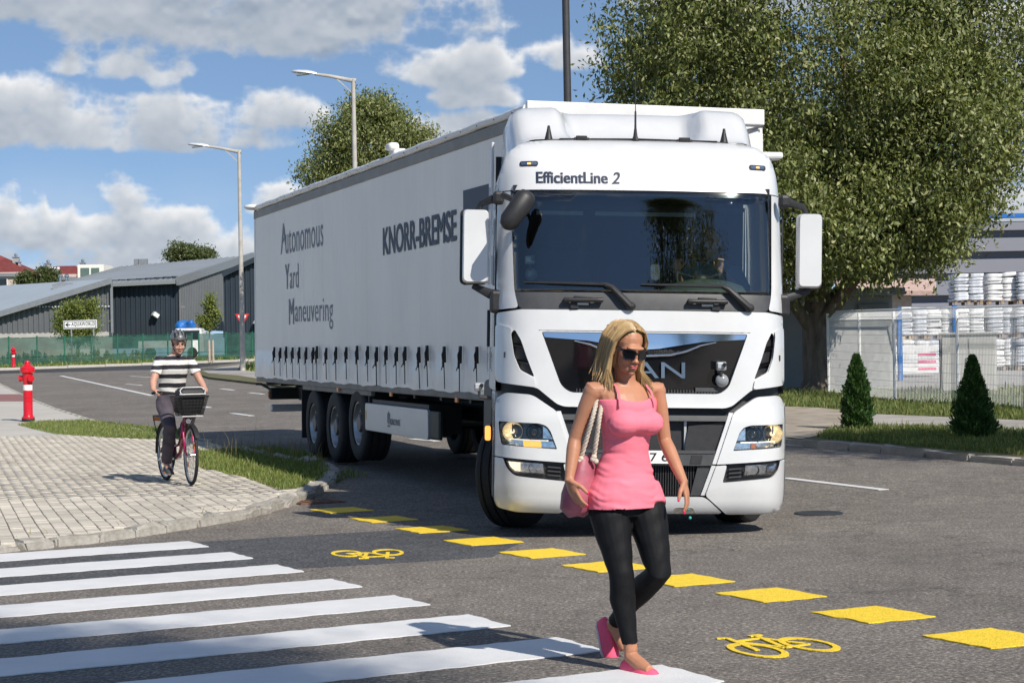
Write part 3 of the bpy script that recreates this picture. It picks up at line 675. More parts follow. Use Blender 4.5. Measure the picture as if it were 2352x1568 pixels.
lawn3 = [(8.2, 41), (9.4, 39), (10.6, 36.5), (22, 33), (24, 46), (12, 47), (8, 46.5)]
blades('lawn', [lawn3], 110, .10, M_GRASSR, VZ, .016, label='lawn inside the wire fence round the grey cabinet', cat='grass', clump=.3)
fl = [(-60, 63.5), (-27.3, 98.8), (-20.9, 106), (-18.7, 108.8), (-15, 114), (-8, 121), (-12, 121.5), (-24, 113), (-32, 104), (-60, 72)]
blades('grass', [fl], 22, .16, M_GRASS, .12, .03, label='grass verge in front of the green site fence', cat='grass')
wl = [G(u, v, VZ) for u, v in [(545, 850), (620, 856), (620, 836), (590, 838), (560, 842)]]
blades('grass', [wl], 26, .22, M_GRASS, VZ, .03, label='grass at the foot of the pale street lamp by the trailer', cat='grass')
# ------------------------------------------------------------------ trees and plants
M_BARK = mat('bark', (.13, .105, .08), .95, var=.45, scale=7, bump=1.0, bscale=18, stretch=(1, 1, .25))
M_BARKY = mat('bark_young', (.20, .17, .13), .9, var=.3, scale=12, bump=.5)
M_LEAF = leaf_mat('leaves_willow', (.085, .12, .03), (.185, .22, .062), (.42, .42, .20), .45, .33, .45)
M_LEAF2 = leaf_mat('leaves_far', (.05, .075, .022), (.09, .12, .035), (.15, .16, .06), .5, .3)
M_LEAF3 = leaf_mat('leaves_bright', (.12, .17, .03), (.21, .26, .055), (.30, .32, .09), .5, .4)
M_THUJA = leaf_mat('thuja_sprays', (.025, .07, .012), (.045, .115, .02), (.085, .15, .04), .6, .25)
def leaf_cloud(name, ells, n_clusters, per, spread, size, mat_, parent, shell=.5, droop=.3, gap=.25, asp=.42, taper=None):
    """leaves in clumps through the volume of some ellipsoids (cx, cy, cz, rx, ry, rz, weight)"""
    E = np.array(ells, float); w = E[:, 6] / E[:, 6].sum(); k = RNG.choice(len(E), n_clusters, p=w); e = E[k]
    d = RNG.normal(size=(n_clusters, 3)); d /= np.linalg.norm(d, axis=1)[:, None]
    r_ = (shell + (1 - shell) * RNG.uniform(0, 1, n_clusters)) ** .7
    r_ *= 1 + .13 * np.sin(d[:, 0] * 5 + k) * np.sin(d[:, 2] * 6 + d[:, 1] * 4) + .06 * RNG.normal(size=n_clusters)
    C = e[:, :3] + d * r_[:, None] * e[:, 3:6]
    if gap:
        nz = np.sin(C[:, 0] * 2.1 + 1) * np.sin(C[:, 1] * 1.9) * np.sin(C[:, 2] * 2.4 + 2) + .5 * np.sin(C[:, 0] * 4.7) * np.sin(C[:, 2] * 5.1 + C[:, 1] * 3)
        C = C[nz > np.quantile(nz, gap)]
    n = len(C); L_ = n * per
    P_ = np.repeat(C, per, 0) + RNG.normal(size=(L_, 3)) * spread * np.repeat(RNG.uniform(.5, 1.2, n), per)[:, None] * [1, 1, .8]
    ax_ = RNG.normal(size=(L_, 3)); ax_[:, 2] -= droop * 2; ax_ /= np.linalg.norm(ax_, axis=1)[:, None]
    nm = RNG.normal(size=(L_, 3)) + [.35, -.5, .9]; nm -= ax_ * np.sum(nm * ax_, 1)[:, None]; nm /= np.linalg.norm(nm, axis=1)[:, None]
    sd_ = np.cross(ax_, nm); s = size * RNG.uniform(.6, 1.3, L_)[:, None]
    V = np.empty((L_, 4, 3)); V[:, 0] = P_ - ax_ * s * .5; V[:, 1] = P_ + sd_ * s * asp * .5 + nm * s * .08; V[:, 2] = P_ + ax_ * s * .5; V[:, 3] = P_ - sd_ * s * asp * .5 + nm * s * .08
    F = (np.arange(L_) * 4)[:, None] + np.array([0, 1, 2, 3])
    o = link(name, grid_mesh_from_arrays(name, V.reshape(-1, 3), F, mat_), None, parent); return tag(o, kind=None), C
def limb(b, p, q, r0, r1, wob, n=7, seg=8):
    p, q = Vector(p), Vector(q); L_ = (q - p).length; pts = []; rs = []
    o1 = Vector((random.uniform(-1, 1), random.uniform(-1, 1), random.uniform(-.4, .4))) * wob * L_
    for i in range(n):
        t = i / (n - 1); pts.append(p.lerp(q, t) + o1 * math.sin(t * math.pi) + Vector((random.uniform(-1, 1), random.uniform(-1, 1), 0)) * r0 * .25 * (0 < i < n - 1)); rs.append(r0 + (r1 - r0) * t)
    b.tube(pts, rs, seg); return pts
def tree(name, base, ells, label, cat='tree', trunk_h=1.6, trunk_r=.35, limbs=6, mat_=None, ncl=900, per=50, spread=.32, size=.09, bark=None, group=None, gap=.25, droop=.3, shell=.45, twigs=30, lr=.45, lname='crown', limb_z=.35):
    root = empty(name, base, 0, label, cat, group); B0 = Vector(base)
    el = [(x - B0.x, y - B0.y, z - B0.z, a, b_, c, w) for (x, y, z, a, b_, c, w) in ells]
    cr, C = leaf_cloud(lname, el, ncl, per, spread, size, mat_ or M_LEAF, root, shell=shell, gap=gap, droop=droop)
    b = MB(); top = Vector((random.uniform(-.1, .1), 0, trunk_h)); rs = [trunk_r * 1.45, trunk_r * 1.1, trunk_r * .95, trunk_r * .98, trunk_r * .85]
    b.tube([(0, 0, -.15), (.02, 0, trunk_h * .18), (-.02, .02, trunk_h * .5), (0, 0, trunk_h * .85), tuple(top)], rs, 14)
    e0 = max(el, key=lambda e: e[6]); ends = []
    for i in range(limbs):
        a = 2 * math.pi * i / limbs + random.uniform(-.3, .3); e = el[i % len(el)]
        q = Vector((e[0] + math.cos(a) * e[3] * random.uniform(.35, .7), e[1] + math.sin(a) * e[4] * random.uniform(.3, .6), e[2] + e[5] * random.uniform(-limb_z, .6)))
        st = Vector((math.cos(a) * trunk_r * .5, math.sin(a) * trunk_r * .5, trunk_h * random.uniform(.8, 1.0)))
        pts = limb(b, st, q, trunk_r * lr * random.uniform(.8, 1.2), .03, .12); ends.append(pts)
    for i in range(twigs):
        pts = random.choice(ends); j = random.randint(2, 5); c = C[random.randrange(len(C))]
        s_ = pts[j]; q = Vector(c)
        if (q - s_).length < 4.5: limb(b, s_, q, .035, .006, .1, 5, 5)
    b.build('trunk', bark or M_BARK, root, 60); return root
def px_ell(u, v, y, ru, rv, ry, w): 
    c = P(u, v, y); k = y / FPX; return (c.x, c.y, c.z, ru * k, ry, rv * k, w)
YT = 46.5; tb = G(1878, 900, VZ); tb = gz((P(1878, 900, YT).x, YT), VZ)
tree('broadleaf_tree', tb, [px_ell(1850, 60, YT, 475, 430, 5.0, 1.0), px_ell(2130, 330, YT - 1.5, 200, 270, 3.2, .42), px_ell(1800, 480, YT - 1, 270, 215, 3.4, .40), px_ell(2020, 520, YT - 2, 225, 140, 2.8, .2), px_ell(2250, 60, YT, 300, 360, 4, .38), px_ell(1590, 190, YT, 225, 190, 3.4, .26)],
     'large broadleaf tree with a short thick trunk behind the truck', trunk_h=2.0, trunk_r=.36, limbs=8, ncl=3500, per=92, spread=.34, size=.14, shell=.40, gap=.22, droop=.55, twigs=60, lr=.55, limb_z=.6)
YB = 78; tb2 = gz((P(845, 380, YB).x, YB), VZ)
tree('broadleaf_tree', tb2, [px_ell(850, 345, YB, 120, 118, 2.3, 1.0), px_ell(775, 400, YB, 88, 80, 1.8, .4), px_ell(928, 350, YB, 72, 90, 1.6, .35), px_ell(860, 272, YB, 62, 55, 1.2, .22)],
     'round green tree rising behind the trailer beside the street lamp', trunk_h=4, trunk_r=.16, limbs=6, ncl=1500, per=44, spread=.30, size=.15, mat_=M_LEAF, shell=.4, droop=.5, twigs=20)
# trees that stand behind the camera: they throw the shade in the foreground and mirror in the windscreen
tree('broadleaf_tree', (13.9, -14.5, 0), [(13.9, -14.5, 14.5, 2.9, 2.9, 6.0, 1), (15.2, -14.0, 10, 2.0, 2.0, 2.6, .3), (12.4, -14.5, 12, 1.5, 1.5, 2.4, .25)], 'tall tree behind the camera mirrored in the windscreen', trunk_h=4, trunk_r=.25, limbs=7, ncl=1100, per=36, spread=.34, size=.17, gap=.12, shell=.2)
tree('broadleaf_tree', (8.8, -8.5, 0), [(8.55, -8.3, 17, 2.15, 2.1, 2.0, 1), (8.7, -8.5, 11.5, 2.3, 2.2, 4.4, 1.2)], 'slender tree behind the camera shading the zebra stripes', trunk_h=12, trunk_r=.2, limbs=6, ncl=1500, per=36, spread=.34, size=.17, gap=.1, shell=.15)
tree('broadleaf_tree', gz((12.0, 18.8), VZ), [(12.0, 18.8, 8.3, 2.6, 2.6, 1.9, 1)], 'street tree out of view on the right shading the grass strip', trunk_h=5, trunk_r=.18, limbs=6, ncl=620, per=34, spread=.34, size=.16, gap=.2, shell=.25)
YF = 255; tb3 = gz((P(440, 600, YF).x, YF), .1)
tree('far_tree', tb3, [px_ell(420, 590, YF, 38, 30, 2.5, 1), px_ell(465, 595, YF, 35, 24, 2.5, .8)], 'dark green tree behind the grey shed roof', mat_=M_LEAF2, trunk_h=6, trunk_r=.3, limbs=5, ncl=420, per=30, spread=.5, size=.42, twigs=5)
tb3 = gz((P(80, 640, 270).x, 270), .1)
tree('far_tree', tb3, [px_ell(62, 641, 270, 22, 16, 2, 1), px_ell(108, 637, 270, 26, 20, 2, 1)], 'dark trees in front of the red roofed houses', mat_=M_LEAF2, trunk_h=5, trunk_r=.3, limbs=4, ncl=300, per=30, spread=.4, size=.4, twigs=5)
YV = 118; tb4 = gz((P(178, 800, YV).x, YV), .1)
tree('shrub_tree', tb4, [px_ell(150, 735, YV, 24, 40, .8, 1), px_ell(176, 725, YV, 26, 42, .8, 1), px_ell(205, 735, YV, 21, 42, .8, .9), px_ell(213, 700, YV, 10, 20, .4, .2), px_ell(180, 770, YV, 40, 22, .8, .5)], 'bushy green shrub behind the direction sign', mat_=M_LEAF3, trunk_h=1, trunk_r=.08, limbs=5, ncl=420, per=30, spread=.22, size=.17, twigs=10, lr=.5)
YG = 104; tb5 = gz((P(483, 830, YG).x, YG), .12)
tree('sapling', tb5, [px_ell(482, 725, YG, 20, 34, .5, 1), px_ell(484, 695, YG, 10, 18, .3, .35), px_ell(470, 735, YG, 12, 14, .3, .3)], 'young yellowish green tree tied to two wooden stakes', mat_=M_LEAF3, trunk_h=2.2, trunk_r=.04, limbs=5, ncl=190, per=24, spread=.16, size=.15, bark=M_BARKY, twigs=12, lr=.5)
M_STAKE = mat('stake_wood', (.42, .36, .28), .85, var=.2, scale=5)
for i, u in enumerate((480.5, 489)):
    p_ = gz((P(u, 800, YG - .5).x, YG - .5), .12); tag(MB().tube([(0, 0, 0), (0, 0, 1.25)], .065, 8).build('wooden_stake', M_STAKE), ['left wooden stake beside the young tree', 'right wooden stake beside the young tree'][i], 'stake', 'stakes of the young tree').location = p_
def conifer(u, v, h_px, half_px, label):
    b = G(u, v, VZ); k = b.y / FPX; h = h_px * k; rb = half_px * k; root = empty('conifer', b, 0, label, 'conifer', 'small conifers on the grass strip')
    n = 15000; t = RNG.uniform(0, 1, n) ** 1.3; a = RNG.uniform(0, 2 * np.pi, n)
    prof = rb * np.interp(t, [0, .05, .15, .35, .6, .8, .93, 1], [.60, .88, 1.0, .88, .62, .37, .17, .04])
    lump = 1 + .30 * np.sin(a * 3 + t * 11 + u) * np.sin(t * 14 + a) + .14 * np.sin(a * 5 + t * 17) * np.sin(t * 23 + a * 2) + .08 * np.sin(a * 11 - t * 40)
    r_ = prof * lump * RNG.uniform(.45, 1.08, n); X = r_ * np.cos(a); Y = r_ * np.sin(a); Z = t * h
    d = np.stack([np.cos(a) * .5, np.sin(a) * .5, np.full(n, .9)], 1) + RNG.normal(size=(n, 3)) * .28; d /= np.linalg.norm(d, axis=1)[:, None]
    sd_ = np.cross(d, RNG.normal(size=(n, 3))); sd_ /= np.linalg.norm(sd_, axis=1)[:, None]; s = RNG.uniform(.03, .075, n)[:, None]; P_ = np.stack([X, Y, Z], 1)
    V = np.empty((n, 4, 3)); V[:, 0] = P_; V[:, 1] = P_ + d * s * .6 + sd_ * s * .22; V[:, 2] = P_ + d * s * 1.1; V[:, 3] = P_ + d * s * .6 - sd_ * s * .22
    link('foliage', grid_mesh_from_arrays('foliage', V.reshape(-1, 3), (np.arange(n) * 4)[:, None] + np.array([0, 1, 2, 3]), M_THUJA), None, root)
    MB().tube([(0, 0, -.05), (0, 0, h * .9)], [.035, .008], 7).build('stem', M_BARK, root)
conifer(1970, 986, 168, 33, 'small dark green conifer nearer the truck'); conifer(2237, 1006, 184, 42, 'small dark green conifer farther right on the grass strip')

# ------------------------------------------------------------------ sheds and houses on the left
def corrugated(name, parent, mat_, p0, p1, zb, zt, pitch=.35, dep=.06, t0=0, t1=1):
    """wall between two points with trapezoid ribs; zt is a list of (t, z) along it"""
    p0, p1 = Vector(p0[:2]), Vector(p1[:2]); d = p1 - p0; L_ = d.length; d.normalize(); nrm = Vector((d.y, -d.x))
    if nrm.y > 0: nrm = -nrm
    n = int(L_ / pitch); b = MB(); pr = []
    for i in range(n):
        s = i * pitch
        for ds, k in ((0, 0), (pitch * .35, 0), (pitch * .45, 1), (pitch * .9, 1)): pr.append((s + ds, k))
    pr.append((L_, 0)); ts = [q[0] for q in zt]; zs = [q[1] for q in zt]; vs = []; fs = []
    for i, (s, k) in enumerate(pr):
        q = p0 + d * s + nrm * dep * k; vs += [(q.x, q.y, zb), (q.x, q.y, float(np.interp(s / L_, ts, zs)))]
        if i: fs.append((2 * i - 2, 2 * i, 2 * i + 1, 2 * i - 1))
    b.add(vs, fs); return b.build(name, mat_, parent)
def slab(name, parent, mat_, pts, th, ribs=0, sm=None):
    """roof plane with thickness and standing seams"""
    pts = [Vector(q) for q in pts]; n = (pts[1] - pts[0]).cross(pts[2] - pts[0]).normalized(); n = n if n.z > 0 else -n
    b = MB(); m_ = len(pts); b.add([q for q in pts] + [q - n * th for q in pts], [tuple(range(m_)), tuple(range(2 * m_ - 1, m_ - 1, -1))] + [(i, m_ + i, m_ + (i + 1) % m_, (i + 1) % m_) for i in range(m_)])
    if ribs and m_ == 4:
        for i in range(ribs + 1):
            t = i / ribs; p = pts[0].lerp(pts[1], t); q = pts[3].lerp(pts[2], t); b.beam(p + n * .03, q + n * .03, .06, .07, n)
    return b.build(name, mat_, parent)
M_CLAD = mat('cladding_grey', (.135, .142, .15), .5, var=.08, scale=.6, metal=.15); M_CLADB = mat('cladding_navy', (.030, .042, .056), .5, var=.1, scale=.6, metal=.15)
M_ROOF = mat('roof_sheet_pale', (.40, .45, .48), .42, var=.06, scale=.3, metal=.2); M_ROOF2 = mat('roof_sheet_grey', (.29, .31, .32), .45, var=.08, scale=.3, metal=.2)
M_TRIM = mat('trim_grey', (.24, .255, .27), .45, metal=.2); M_CONC = mat('concrete_plinth', (.44, .42, .39), .9, var=.12, scale=.8); M_STEEL = mat('steel_flue', (.6, .6, .6), .25, metal=.9)
M_LAMPW = mat('white_fitting', (.7, .7, .7), .4)
Y1 = 148; a0 = P(-420, 840, Y1); a1 = P(255, 643.5, Y1); zb1 = P(255, 776, Y1).z
w1 = empty('metal_shed', gz((P(100, 770, Y1).x, Y1), .1), 0, 'low grey corrugated shed with pale sloping roof at the left edge', 'shed'); O1 = w1.location
def rel(o, q): return Vector(q) - o.location
tl = P(-240, 790, Y1)
corrugated('wall', w1, M_CLAD, rel(w1, tl), rel(w1, P(255, 700, Y1)), rel(w1, P(255, 761, Y1)).z, [(0, rel(w1, tl).z), (1, rel(w1, a1).z)], .42, .09)
pA, pB = rel(w1, P(-300, 770, Y1)), rel(w1, P(257, 768, Y1)); zc0, zc1 = rel(w1, P(255, 800, Y1)).z, rel(w1, P(255, 761, Y1)).z
MB().box(((pA.x + pB.x) / 2, .1, (zc0 + zc1) / 2), (pB.x - pA.x, .3, zc1 - zc0)).build('plinth', M_CONC, w1)
slab('roof', w1, M_ROOF, [rel(w1, P(-240, 785, Y1 - .5)), rel(w1, P(256, 641, Y1 - .5)), rel(w1, P(255, 640, Y1 + 4)), rel(w1, P(-260, 672, Y1 + 50))], .25)
MB().beam(rel(w1, P(-240, 792, Y1 - .7)), rel(w1, P(257, 644.5, Y1 - .7)), .12, .45).build('fascia', M_TRIM, w1)
MB().beam(rel(w1, P(256, 645, Y1 - .3)), rel(w1, P(258, 764, Y1 - .3)), .18, .18).build('corner_trim', M_TRIM, w1)
scr = MB().box((0, 0, 0), (.12, .08, .08)).mesh('screw'); scr.materials.append(M_LAMPW)
for i in range(26):
    link('screw', scr, None, w1).location = rel(w1, P(70 + i * 7.2, 704.5 - i * .05, Y1 - .25))
vent = empty('roof_vent', P(142, 648, Y1 + 22), 0, 'pair of small silver vents on the pale shed roof', 'vent')
for dx in (-.12, .45): MB().lathe([(.13, 0), (.13, .45), (.22, .5), (.22, .62), (.08, .75), (0, .76)], 12, c=(dx, 0, 0)).build('vent_pipe', M_STEEL, vent, 40)
Y2 = 156; w2_ = empty('metal_shed', gz((P(335, 770, Y2).x, Y2), .1), 0, 'grey roofed shed with dark navy front wall in the middle', 'shed'); r2 = lambda q: rel(w2_, q)
corrugated('front_wall', w2_, M_CLADB, r2(P(250, 700, Y2)), r2(P(411, 700, Y2)), r2(P(300, 800, Y2)).z, [(0, r2(P(256, 651, Y2)).z), (1, r2(P(409, 645, Y2)).z)], .42, .09)
gA, gB = r2(P(411, 700, Y2 - .2)), r2(P(581, 700, Y2 + 24))
corrugated('gable_wall', w2_, M_CLAD, gA, gB, r2(P(411, 757, Y2)).z, [(0, r2(P(411, 645, Y2 - .2)).z), (1, r2(P(580, 590, Y2 + 24)).z)], .5, .11)
slab('roof', w2_, M_ROOF2, [r2(P(120, 656, Y2 - 1)), r2(P(409, 643, Y2 - 1)), r2(P(580, 586, Y2 + 24)), r2(P(281, 612, Y2 + 32))], .3, 22)
MB().beam(r2(P(408, 645.5, Y2 - 1.1)), r2(P(581, 588, Y2 + 23.8)), .25, .7).build('verge_trim', M_TRIM, w2_)
for t in range(8):
    q = r2(P(263 + t * 20.5, 645 - t * 1.25, Y2 + 1.0)); b = MB(); b.box(q, (.85, .12, .16)); b.box(q + Vector((-.1, -.3, -.12)), (.5, .1, .12)); b.build('snow_guard', M_CLADB, w2_)
for u in (314, 329):
    q = r2(P(u, 605, Y2 + 33)); MB().box(q, (.5 if u < 320 else .9, .5, .9)).build('roof_outlet', M_TRIM, w2_)
for y_ in (651, 704.5):
    for i in range(22):
        t = i / 21; u = 417 + t * 96; link('screw', scr, None, w2_).location = r2(P(u, y_ + t * .5, Y2 - .2 + (u - 411) / 170 * 24.2 - .28))
MB().beam(r2(P(517, 757, Y2 + 14)), r2(P(517, 775, Y2 + 14)), .3, .3).build('downpipe', M_LAMPW, w2_)
MB().box(r2(P(357, 723, Y2 - .5)), (.5, .5, .35), (0, .6, .5)).build('wall_lamp', M_LAMPW, w2_)
Y3 = 134; w3 = empty('metal_shed', gz((P(570, 800, Y3).x, Y3), .1), 0, 'dark navy corrugated shed partly hidden by the trailer', 'shed'); r3 = lambda q: rel(w3, q)
corrugated('wall', w3, M_CLADB, r3(P(514, 700, Y3)), r3(P(720, 700, Y3)), 0.0, [(0, r3(P(514, 632, Y3)).z), (1, r3(P(720, 536, Y3)).z)], .36, .08)
MB().beam(r3(P(511, 631, Y3 - .3)), r3(P(720, 534, Y3 - .3)), .4, .35).build('verge_trim', M_CLADB, w3)
slab('roof', w3, M_CLADB, [r3(P(512, 632, Y3)), r3(P(720, 535, Y3)), r3(P(720, 535, Y3 + 30)), r3(P(512, 632, Y3 + 30))], .3)
wn = MB().box(r3(P(613, 676, Y3 - .15)), (.9, .25, 1.45)).build('window', M_CLADB, w3); MB().box(r3(P(614, 676, Y3 - .32)), (.62, .06, 1.3)).build('pane', mat('orange_panel', (.62, .28, .04), .5), wn)
MB().box(r3(P(592, 742, Y3 - .5)), (.5, .5, .35), (0, .6, .5)).build('wall_lamp', M_LAMPW, w3)
fl_ = empty('steel_flue', P(608.5, 600, Y3 + 6), 0, 'shiny steel flue pipe above the dark shed by the trailer edge', 'flue'); MB().lathe([(.11, -1), (.11, 1.95), (.14, 1.95), (.14, 2.05), (0, 2.06)], 12).build('pipe', M_STEEL, fl_, 40)
# houses
M_TILE = mat('red_roof_tiles', (.17, .035, .032), .75, var=.2, scale=1.5, bump=.8, bscale=4); M_RENDER = mat('house_render', (.56, .46, .40), .9, var=.08); M_CHIM = mat('chimney_grey', (.34, .32, .31), .85); M_GREENP = mat('green_glass_panel', (.11, .16, .14), .3, var=.15)
M_DARKWIN = mat('dark_glazing', (.02, .025, .03), .15); M_WHITEB = mat('white_facade', (.78, .76, .70), .8)
YH = 290
def house(lbl, eave_l, eave_r, ridge_l, ridge_r, wall_v, chims, ballcaps=True):
    root = empty('house', gz((P((eave_l[0] + eave_r[0]) / 2, 700, YH).x, YH), .1), 0, lbl, 'house', 'red roofed houses behind the sheds'); rr = lambda u, v, y=YH: rel(root, P(u, v, y))
    wl, wr = rr(eave_l[0] + 4, wall_v), rr(eave_r[0] - 4, wall_v); zt = rr(eave_l[0], eave_l[1]).z
    MB().box(((wl.x + wr.x) / 2, 6, zt / 2 + .2), (wr.x - wl.x, 11.6, zt)).build('wall', M_RENDER, root)
    E = [rr(*eave_l), rr(*eave_r), rr(eave_r[0], eave_r[1], YH) + Vector((0, 13, 0)), rr(*eave_l) + Vector((0, 13, 0))]; k1 = rr(*ridge_l) + Vector((0, 6, 0)); k2 = rr(*ridge_r) + Vector((0, 6, 0))
    rf = MB().add(E + [k1, k2], [(0, 1, 5, 4), (1, 2, 5), (2, 3, 4, 5), (3, 0, 4), (3, 2, 1, 0)]).build('roof', M_TILE, root)
    MB().beam(E[0] + Vector((0, -.1, -.2)), E[1] + Vector((0, -.1, -.2)), .3, .5).build('gutter', M_TRIM, root)
    for (u, v0, v1, wpx) in chims:
        c = rr(u, v1); h_ = rr(u, v0).z - c.z + 1.5; ch = MB().box((c.x, 4.5, c.z - 1.5 + h_ / 2), (wpx * YH / FPX, .8, h_)).build('chimney', M_CHIM, rf)
        if ballcaps and v1 - v0 > 10: MB().box((c.x, 4.5, rr(u, v0).z + .1), (wpx * YH / FPX + .15, 1, .15)).sphere((c.x, 4.5, rr(u, v0).z + .45), .28, 10, 6).build('cowl', M_STEEL, ch)
    for i in range(4):
        x = wl.x + (wr.x - wl.x) * (i + .5) / 4
        w_ = MB().box((x, .15, zt - 1.5), (1.3, .12, 1.6)).build('window', M_WHITEB, root); MB().box((x, .06, zt - 1.5), (1.1, .08, 1.4)).build('pane', M_DARKWIN, w_)
    return root
house('red roofed house at the far left edge with balcony', (-95, 630), (70, 628), (-40, 575), (-12, 588), 655, [(19, 589, 606, 13), (25, 600, 614, 10)])
h2_ = house('red roofed house with skylight between two chimneys', (68, 634), (178, 637), (108, 607), (153, 606), 655, [(94, 604, 618, 12), (175, 602, 616, 11), (84, 614, 622, 8)])
sk = rel(h2_, P(121, 617, YH)); MB().box((sk.x, 1.2, sk.z), (1.5, .15, .8), (R(-50), 0, 0)).build('skylight', M_LAMPW, h2_)
wb = empty('white_building', gz((P(208, 700, 262).x, 262), .1), 0, 'white box building with two green panels beside the red roofs', 'building'); rb_ = lambda u, v: rel(wb, P(u, v, 262))
q0, q1 = rb_(179, 660), rb_(238, 607); MB().box(((q0.x + q1.x) / 2, 3, (q1.z) / 2), (q1.x - q0.x, 6, q1.z)).build('wall', M_WHITEB, wb)
for ua, ub in ((185.5, 205), (210, 228)):
    a_, b_ = rb_(ua, 645), rb_(ub, 615); MB().box(((a_.x + b_.x) / 2, -.03, (a_.z + b_.z) / 2), (b_.x - a_.x, .1, b_.z - a_.z)).build('green_panel', M_GREENP, wb)

# ------------------------------------------------------------------ green site fence, signs, hydrants, lamps
M_GPOST = mat('green_post', (.02, .13, .075), .5)
def net_mat():
    m_ = mat('green_netting', (.018, .075, .055), .75, var=.3, scale=.9, col2=(.035, .125, .095), stretch=(1, 1, 2)); b = m_.node_tree.nodes['Principled BSDF']; b.inputs['Alpha'].default_value = .78; return m_
M_NET = net_mat()
def net_fence(A, B, n, h, label):
    A, B = Vector(A), Vector(B); root = empty('site_fence', A, 0, label, 'fence'); d = (B - A) / n
    for i in range(n + 1):
        q = d * i; MB().tube([q + Vector((0, 0, -.1)), q + Vector((0, 0, h + .06))], .045, 8).build('post', M_GPOST, root)
        if i < n:
            W_, H_ = 12, 5; vs = []; fs = []
            for a in range(W_ + 1):
                for c in range(H_ + 1):
                    t = a / W_; z = h * c / H_ - (math.sin(t * math.pi) * .06 * (c == H_)) * random.uniform(.3, 1.4)
                    p = q + d * t; vs.append((p.x, p.y + .05 * math.sin(a * 1.7 + i * 2) * math.sin(c * 1.3 + i) - .03, p.z + z))
            for a in range(W_):
                for c in range(H_): k = a * (H_ + 1) + c; fs.append((k, k + H_ + 1, k + H_ + 2, k + 1))
            pn = MB().add(vs, fs).build('netting_panel', M_NET, root, 180)
            for z in (.5, h * .98): MB().beam(q + Vector((0, -.06, z)), q + d + Vector((0, -.06, z)), .02, .02).build('rail', M_GPOST, root)
fa, fb = G(-14, 842, .12), G(352, 829.5, .12); net_fence(fa - (fb - fa) * .08, fb + (fb - fa) * .27, 8, 1.62, 'long green netting fence in front of the grey sheds')
fc = gz((P(457, 820, 112).x, 112), .12); fd = gz((P(640, 820, 116).x, 116), .12); net_fence(fc, fd, 3, 1.62, 'short run of green netting fence beside the young tree')
# things behind the netting
van = empty('site_vehicle', gz((P(440, 830, 124).x, 124), .12), 0, 'white site vehicle standing behind the green fence behind the cyclist', 'vehicle')
b = MB(); b.loft([[(x, y, z) for x, z in [(-.95, .35), (.95, .35), (.95, 1.2), (.75, 1.95), (-.9, 1.95), (-.95, 1.2)]] for y in (-.8, .8)]); b.build('cab', M_LAMPW, van, bevel=.05)
MB().box((.1, -.83, 1.5), (1.2, .04, .6)).build('window', M_DARKWIN, van); MB().box((-2.2, 0, .9), (2.4, 1.6, .5)).build('load_bed', M_LAMPW, van, bevel=.03)
for x in (-2.6, 0.2): MB().lathe([(0, -.12), (.32, -.12), (.36, -.05), (.36, .12), (0, .12)], 16, 'Y', (x, -.7, .36)).build('wheel', mat('rubber_far', (.02, .02, .02), .8), van)
tp = MB()
for i in range(14): tp.sphere((random.uniform(-.55, .55), random.uniform(-.25, .25), random.uniform(0, .45) * (1 - abs(i - 7) / 12)), (.24, .2, .22), 9, 6)
tpm = remesh(tp.mesh('t'), .1, 2); tpo = link('blue_tarpaulin', tpm, mat('blue_tarp', (.012, .13, .42), .5, var=.3, scale=3)); tpo.location = van.location + Vector((-.35, 0, 2.0)); tag(tpo, 'crumpled bright blue tarpaulin above the fence behind the cyclist', 'tarpaulin')
MB().add([], [])
# planting row
M_YELP = leaf_mat('yellow_shrub', (.30, .24, .05), (.42, .34, .06), (.16, .2, .04), .6, .3); M_REDP = leaf_mat('red_shrub', (.10, .035, .03), (.15, .05, .04), (.09, .07, .04), .6, .3)
protos = {}
for key, mt in (('y', M_YELP), ('r', M_REDP)):
    n = 90; a = RNG.uniform(0, 6.28, n); t = RNG.uniform(0, 1, n); r_ = .16 * RNG.uniform(.2, 1, n) * (1 - .4 * t); P_ = np.stack([r_ * np.cos(a), r_ * np.sin(a), t * .55], 1); d = np.stack([np.cos(a) * .3, np.sin(a) * .3, np.ones(n)], 1) + RNG.normal(size=(n, 3)) * .3; s = RNG.uniform(.08, .16, n)[:, None]; sd_ = np.cross(d, RNG.normal(size=(n, 3))); sd_ /= np.linalg.norm(sd_, axis=1)[:, None]
    V = np.empty((n, 4, 3)); V[:, 0] = P_; V[:, 1] = P_ + d * s * .5 + sd_ * s * .3; V[:, 2] = P_ + d * s; V[:, 3] = P_ + d * s * .5 - sd_ * s * .3
    protos[key] = grid_mesh_from_arrays('shrub', V.reshape(-1, 3), (np.arange(n) * 4)[:, None] + np.array([0, 1, 2, 3]), mt)
for i in range(34):
    u = 108 + i * 6.7 + random.uniform(-2, 2); p_ = G(u, 839 - .035 * u, .12) + Vector((0, .4, 0)); o = link('yellow_shrub', protos['y']); o.location = p_; o.scale = (random.uniform(.8, 1.3),) * 2 + (random.uniform(.5, 1.25),); o.rotation_euler.z = random.uniform(0, 6); tag(o, 'small yellow leaved shrub in the row before the green fence', 'shrub', 'yellow shrubs along the green fence')
for i in range(11):
    u = 4 + i * 9.5 + random.uniform(-2, 2); p_ = G(u, 840 - .035 * u, .12) + Vector((0, .4, 0)); o = link('red_shrub', protos['r']); o.location = p_; o.scale = (1.1, 1.1, random.uniform(.8, 1.2)); tag(o, 'small dark red shrub in the row beside the far hydrant', 'shrub', 'dark red shrubs along the green fence')
